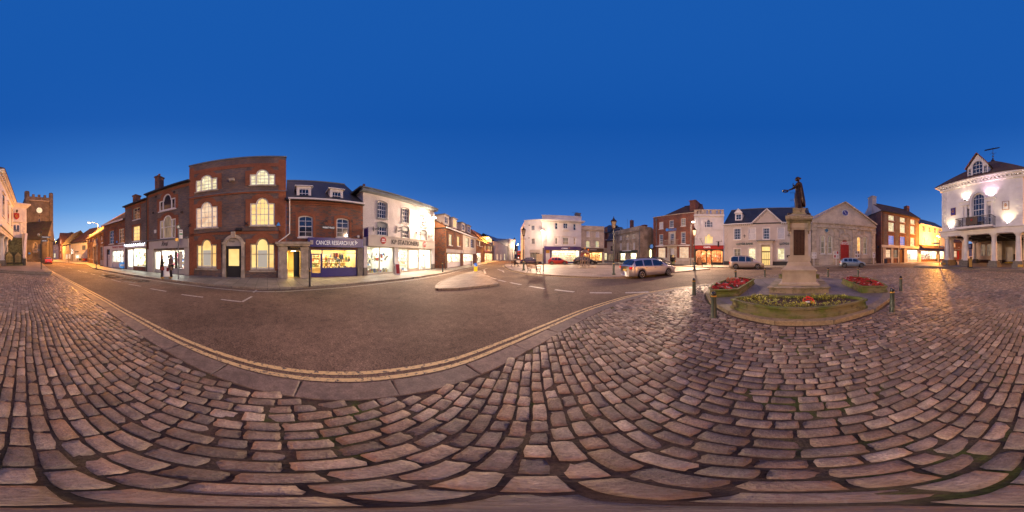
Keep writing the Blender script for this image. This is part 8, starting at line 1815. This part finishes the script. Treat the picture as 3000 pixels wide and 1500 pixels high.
for i, (px, d) in enumerate(((258, 44), (264, 43), (272, 41.5), (279, 39), (268.5, 45.5))):
    cafe_table(('small cafe table outside the stone bank, '+('farthest left', 'second from the left', 'middle one', 'nearest the lamp column', 'behind the others')[i]), px, d)
    cafe_chair('wooden chair left of the cafe table that is '+('farthest left', 'second from left', 'in the middle', 'nearest the lamp column', 'behind the others'), px-1.6, d+.1, -az(px)+1.2) if False else cafe_chair('wooden chair left of the cafe table '+('farthest left', 'second from left', 'in the middle', 'nearest the lamp column', 'behind the others')[i], px-1.8, d, -az(px)+1.2)
    cafe_chair('wooden chair right of the cafe table '+('farthest left', 'second from left', 'in the middle', 'nearest the lamp column', 'behind the others')[i], px+1.8, d, -az(px)-1.2)
for i, (px, d, c) in enumerate(((238, 47, 'iron'), (246, 46, 'wood'), (252, 45, 'redpaint'))):
    p = P(px, d, .1); t_ = thing('cafe_barrier', ('black', 'brown', 'red')[i]+' cafe barrier panel on the pavement by the cream corner house', 'barrier', tuple(p), -az(px), 'cafe barriers'); b = MB(); b.box(-.7, .7, -.02, .02, .25, .95); b.build('panel', K[c], t_); b = MB(); b.box(-.75, -.7, -.2, .2, 0, 1.0); b.box(.7, .75, -.2, .2, 0, 1.0); b.build('posts', K['iron'], t_)
p = P(227, 46.5, .1); t = thing('lit_bollard', 'illuminated traffic bollard in front of the cream corner house', 'traffic bollard', tuple(p), 0); b = MB(); b.tube([(0, 0, 0), (0, 0, 1.1)], .06, 8); b.build('post', K['iron'], t); b = MB(); b.box(-.28, .28, -.08, .08, 1.1, 1.7); b.build('lit_box', mat('lit_sign_box', (.6,.7,.7), .4, var=0, emit=(.7, 1, 1), es=1.2), t)
p = P(211.5, 50, .1); t = thing('decorated_post', 'post wound with white lights at the corner of the cream house', 'post', tuple(p), 0); b = MB(); b.tube([(0, 0, 0), (0, 0, 4.0)], .09, 8); b.build('post', K['iron'], t); b = MB()
for k in range(16): b.sphere((.25*cos(k*1.3), .25*sin(k*1.3), 2.3+k*.09), .05, 6)
b.build('lights', emi('cluster_light', (1, .95, .8), 10), t)
p = P(2693, 0); t = thing('conifer', 'small clipped conifer in front of the cream house shop window', 'tree', tuple(P(2745, 49, .1)), 0); b = MB(); b.tube([(0, 0, 0), (0, 0, .5)], .06, 6); b.build('trunk', K['wood'], t); b = MB(); random.seed(3)
for k in range(420):
    z = .35+2.2*random.random(); r_ = .48*(1-(z-.35)/2.3)*random.uniform(.6, 1.05); a = random.uniform(0, math.tau); c = Vector((r_*cos(a), r_*sin(a), z)); d = Vector((cos(a), sin(a), .8)).normalized()*.13; s_ = Vector((-sin(a), cos(a), 0))*.05; b.add([c, c+d*.5+s_, c+d, c+d*.5-s_], [(0, 1, 2, 3)])
b.build('crown', K['leafd'], t, fix=False)
p = P(2842, 25); t = thing('litter_bin', 'dark litter bin beside the foot of the hall stairs', 'bin', tuple(P(71.5, 24.2, .3)), -az(71)); b = MB(); b.box(-.25, .25, -.25, .25, 0, .95); b.build('body', K['charcoal'], t); b = MB(); b.box(-.28, .28, -.28, .28, .951, 1.02); b.box(-.18, .18, -.27, -.251, .7, .85); b.build('lid', K['iron'], t)
# ================= tidy up: loose twins become parts of their own =================
SPLIT = {'pilaster', 'corner_dressing', 'ceiling_light', 'stone_pier', 'column', 'rusticated_pier', 'grey_brick_panel', 'headlight', 'wheel', 'window_cornice', 'plinth', 'bronze_wreath', 'rail', 'posts', 'lights', 'painted_board', 'dark_panel', 'chimney_pot', 'string_course', 'window', 'string_lights', 'tie_plate', 'flag_bracket', 'name_board'}
for o in list(COL.objects):
    if o.type != 'MESH' or o.name.split('.')[0] not in SPLIT: continue
    if o.name.startswith('window') and (o.children or (o.parent and o.parent.parent)): continue
    me = o.data; par = list(range(len(me.vertices)))
    def fnd(i):
        while par[i] != i: par[i] = par[par[i]]; i = par[i]
        return i
    for p_ in me.polygons:
        v0 = p_.vertices[0]
        for v_ in p_.vertices[1:]: par[fnd(v_)] = fnd(v0)
    used = {v_ for p_ in me.polygons for v_ in p_.vertices}; pos = {}
    for v_ in used:
        k_ = tuple(round(c, 3) for c in me.vertices[v_].co)
        if k_ in pos: par[fnd(v_)] = fnd(pos[k_])
        pos[k_] = v_
    gr = {}
    for p_ in me.polygons: gr.setdefault(fnd(p_.vertices[0]), []).append(p_)
    if len(gr) < 2 or len(gr) > 90: continue
    # merge pieces whose boxes touch
    def bx(g): 
        c = [me.vertices[v_].co for p_ in g for v_ in p_.vertices]; return [min(q[i] for q in c) for i in range(3)]+[max(q[i] for q in c) for i in range(3)]
    L_ = [(g, bx(g)) for g in gr.values()]; ch = True
    while ch:
        ch = False
        for i in range(len(L_)):
            for j in range(i+1, len(L_)):
                A_, B2 = L_[i][1], L_[j][1]
                if all(A_[k] <= B2[k+3]+.012 and B2[k] <= A_[k+3]+.012 for k in range(3)):
                    g = L_[i][0]+L_[j][0]; L_[i] = (g, [min(A_[k], B2[k]) for k in range(3)]+[max(A_[k+3], B2[k+3]) for k in range(3)]); L_.pop(j); ch = True; break
            if ch: break
    if len(L_) < 2: continue
    top = o.parent is None
    for g, _ in L_:
        b = MB(); ids = sorted({v_ for p_ in g for v_ in p_.vertices}); mp = {v_: i for i, v_ in enumerate(ids)}
        b.v = [tuple(me.vertices[v_].co) for v_ in ids]
        for p_ in g: b.f.append([mp[v_] for v_ in p_.vertices]); b.m.append(p_.material_index); b.sm.append(p_.use_smooth)
        nm = o.name.split('.')[0]; nm = {'posts': 'post', 'lights': 'light', 'string_lights': 'bulb'}.get(nm, nm)
        n_ = b.build(nm, list(me.materials), None if top else o.parent, fix=False)
        if top: n_.parent = STR
        for q in list(o.children):
            pass
    for q in list(o.children): q.parent = n_
    bpy.data.objects.remove(o)
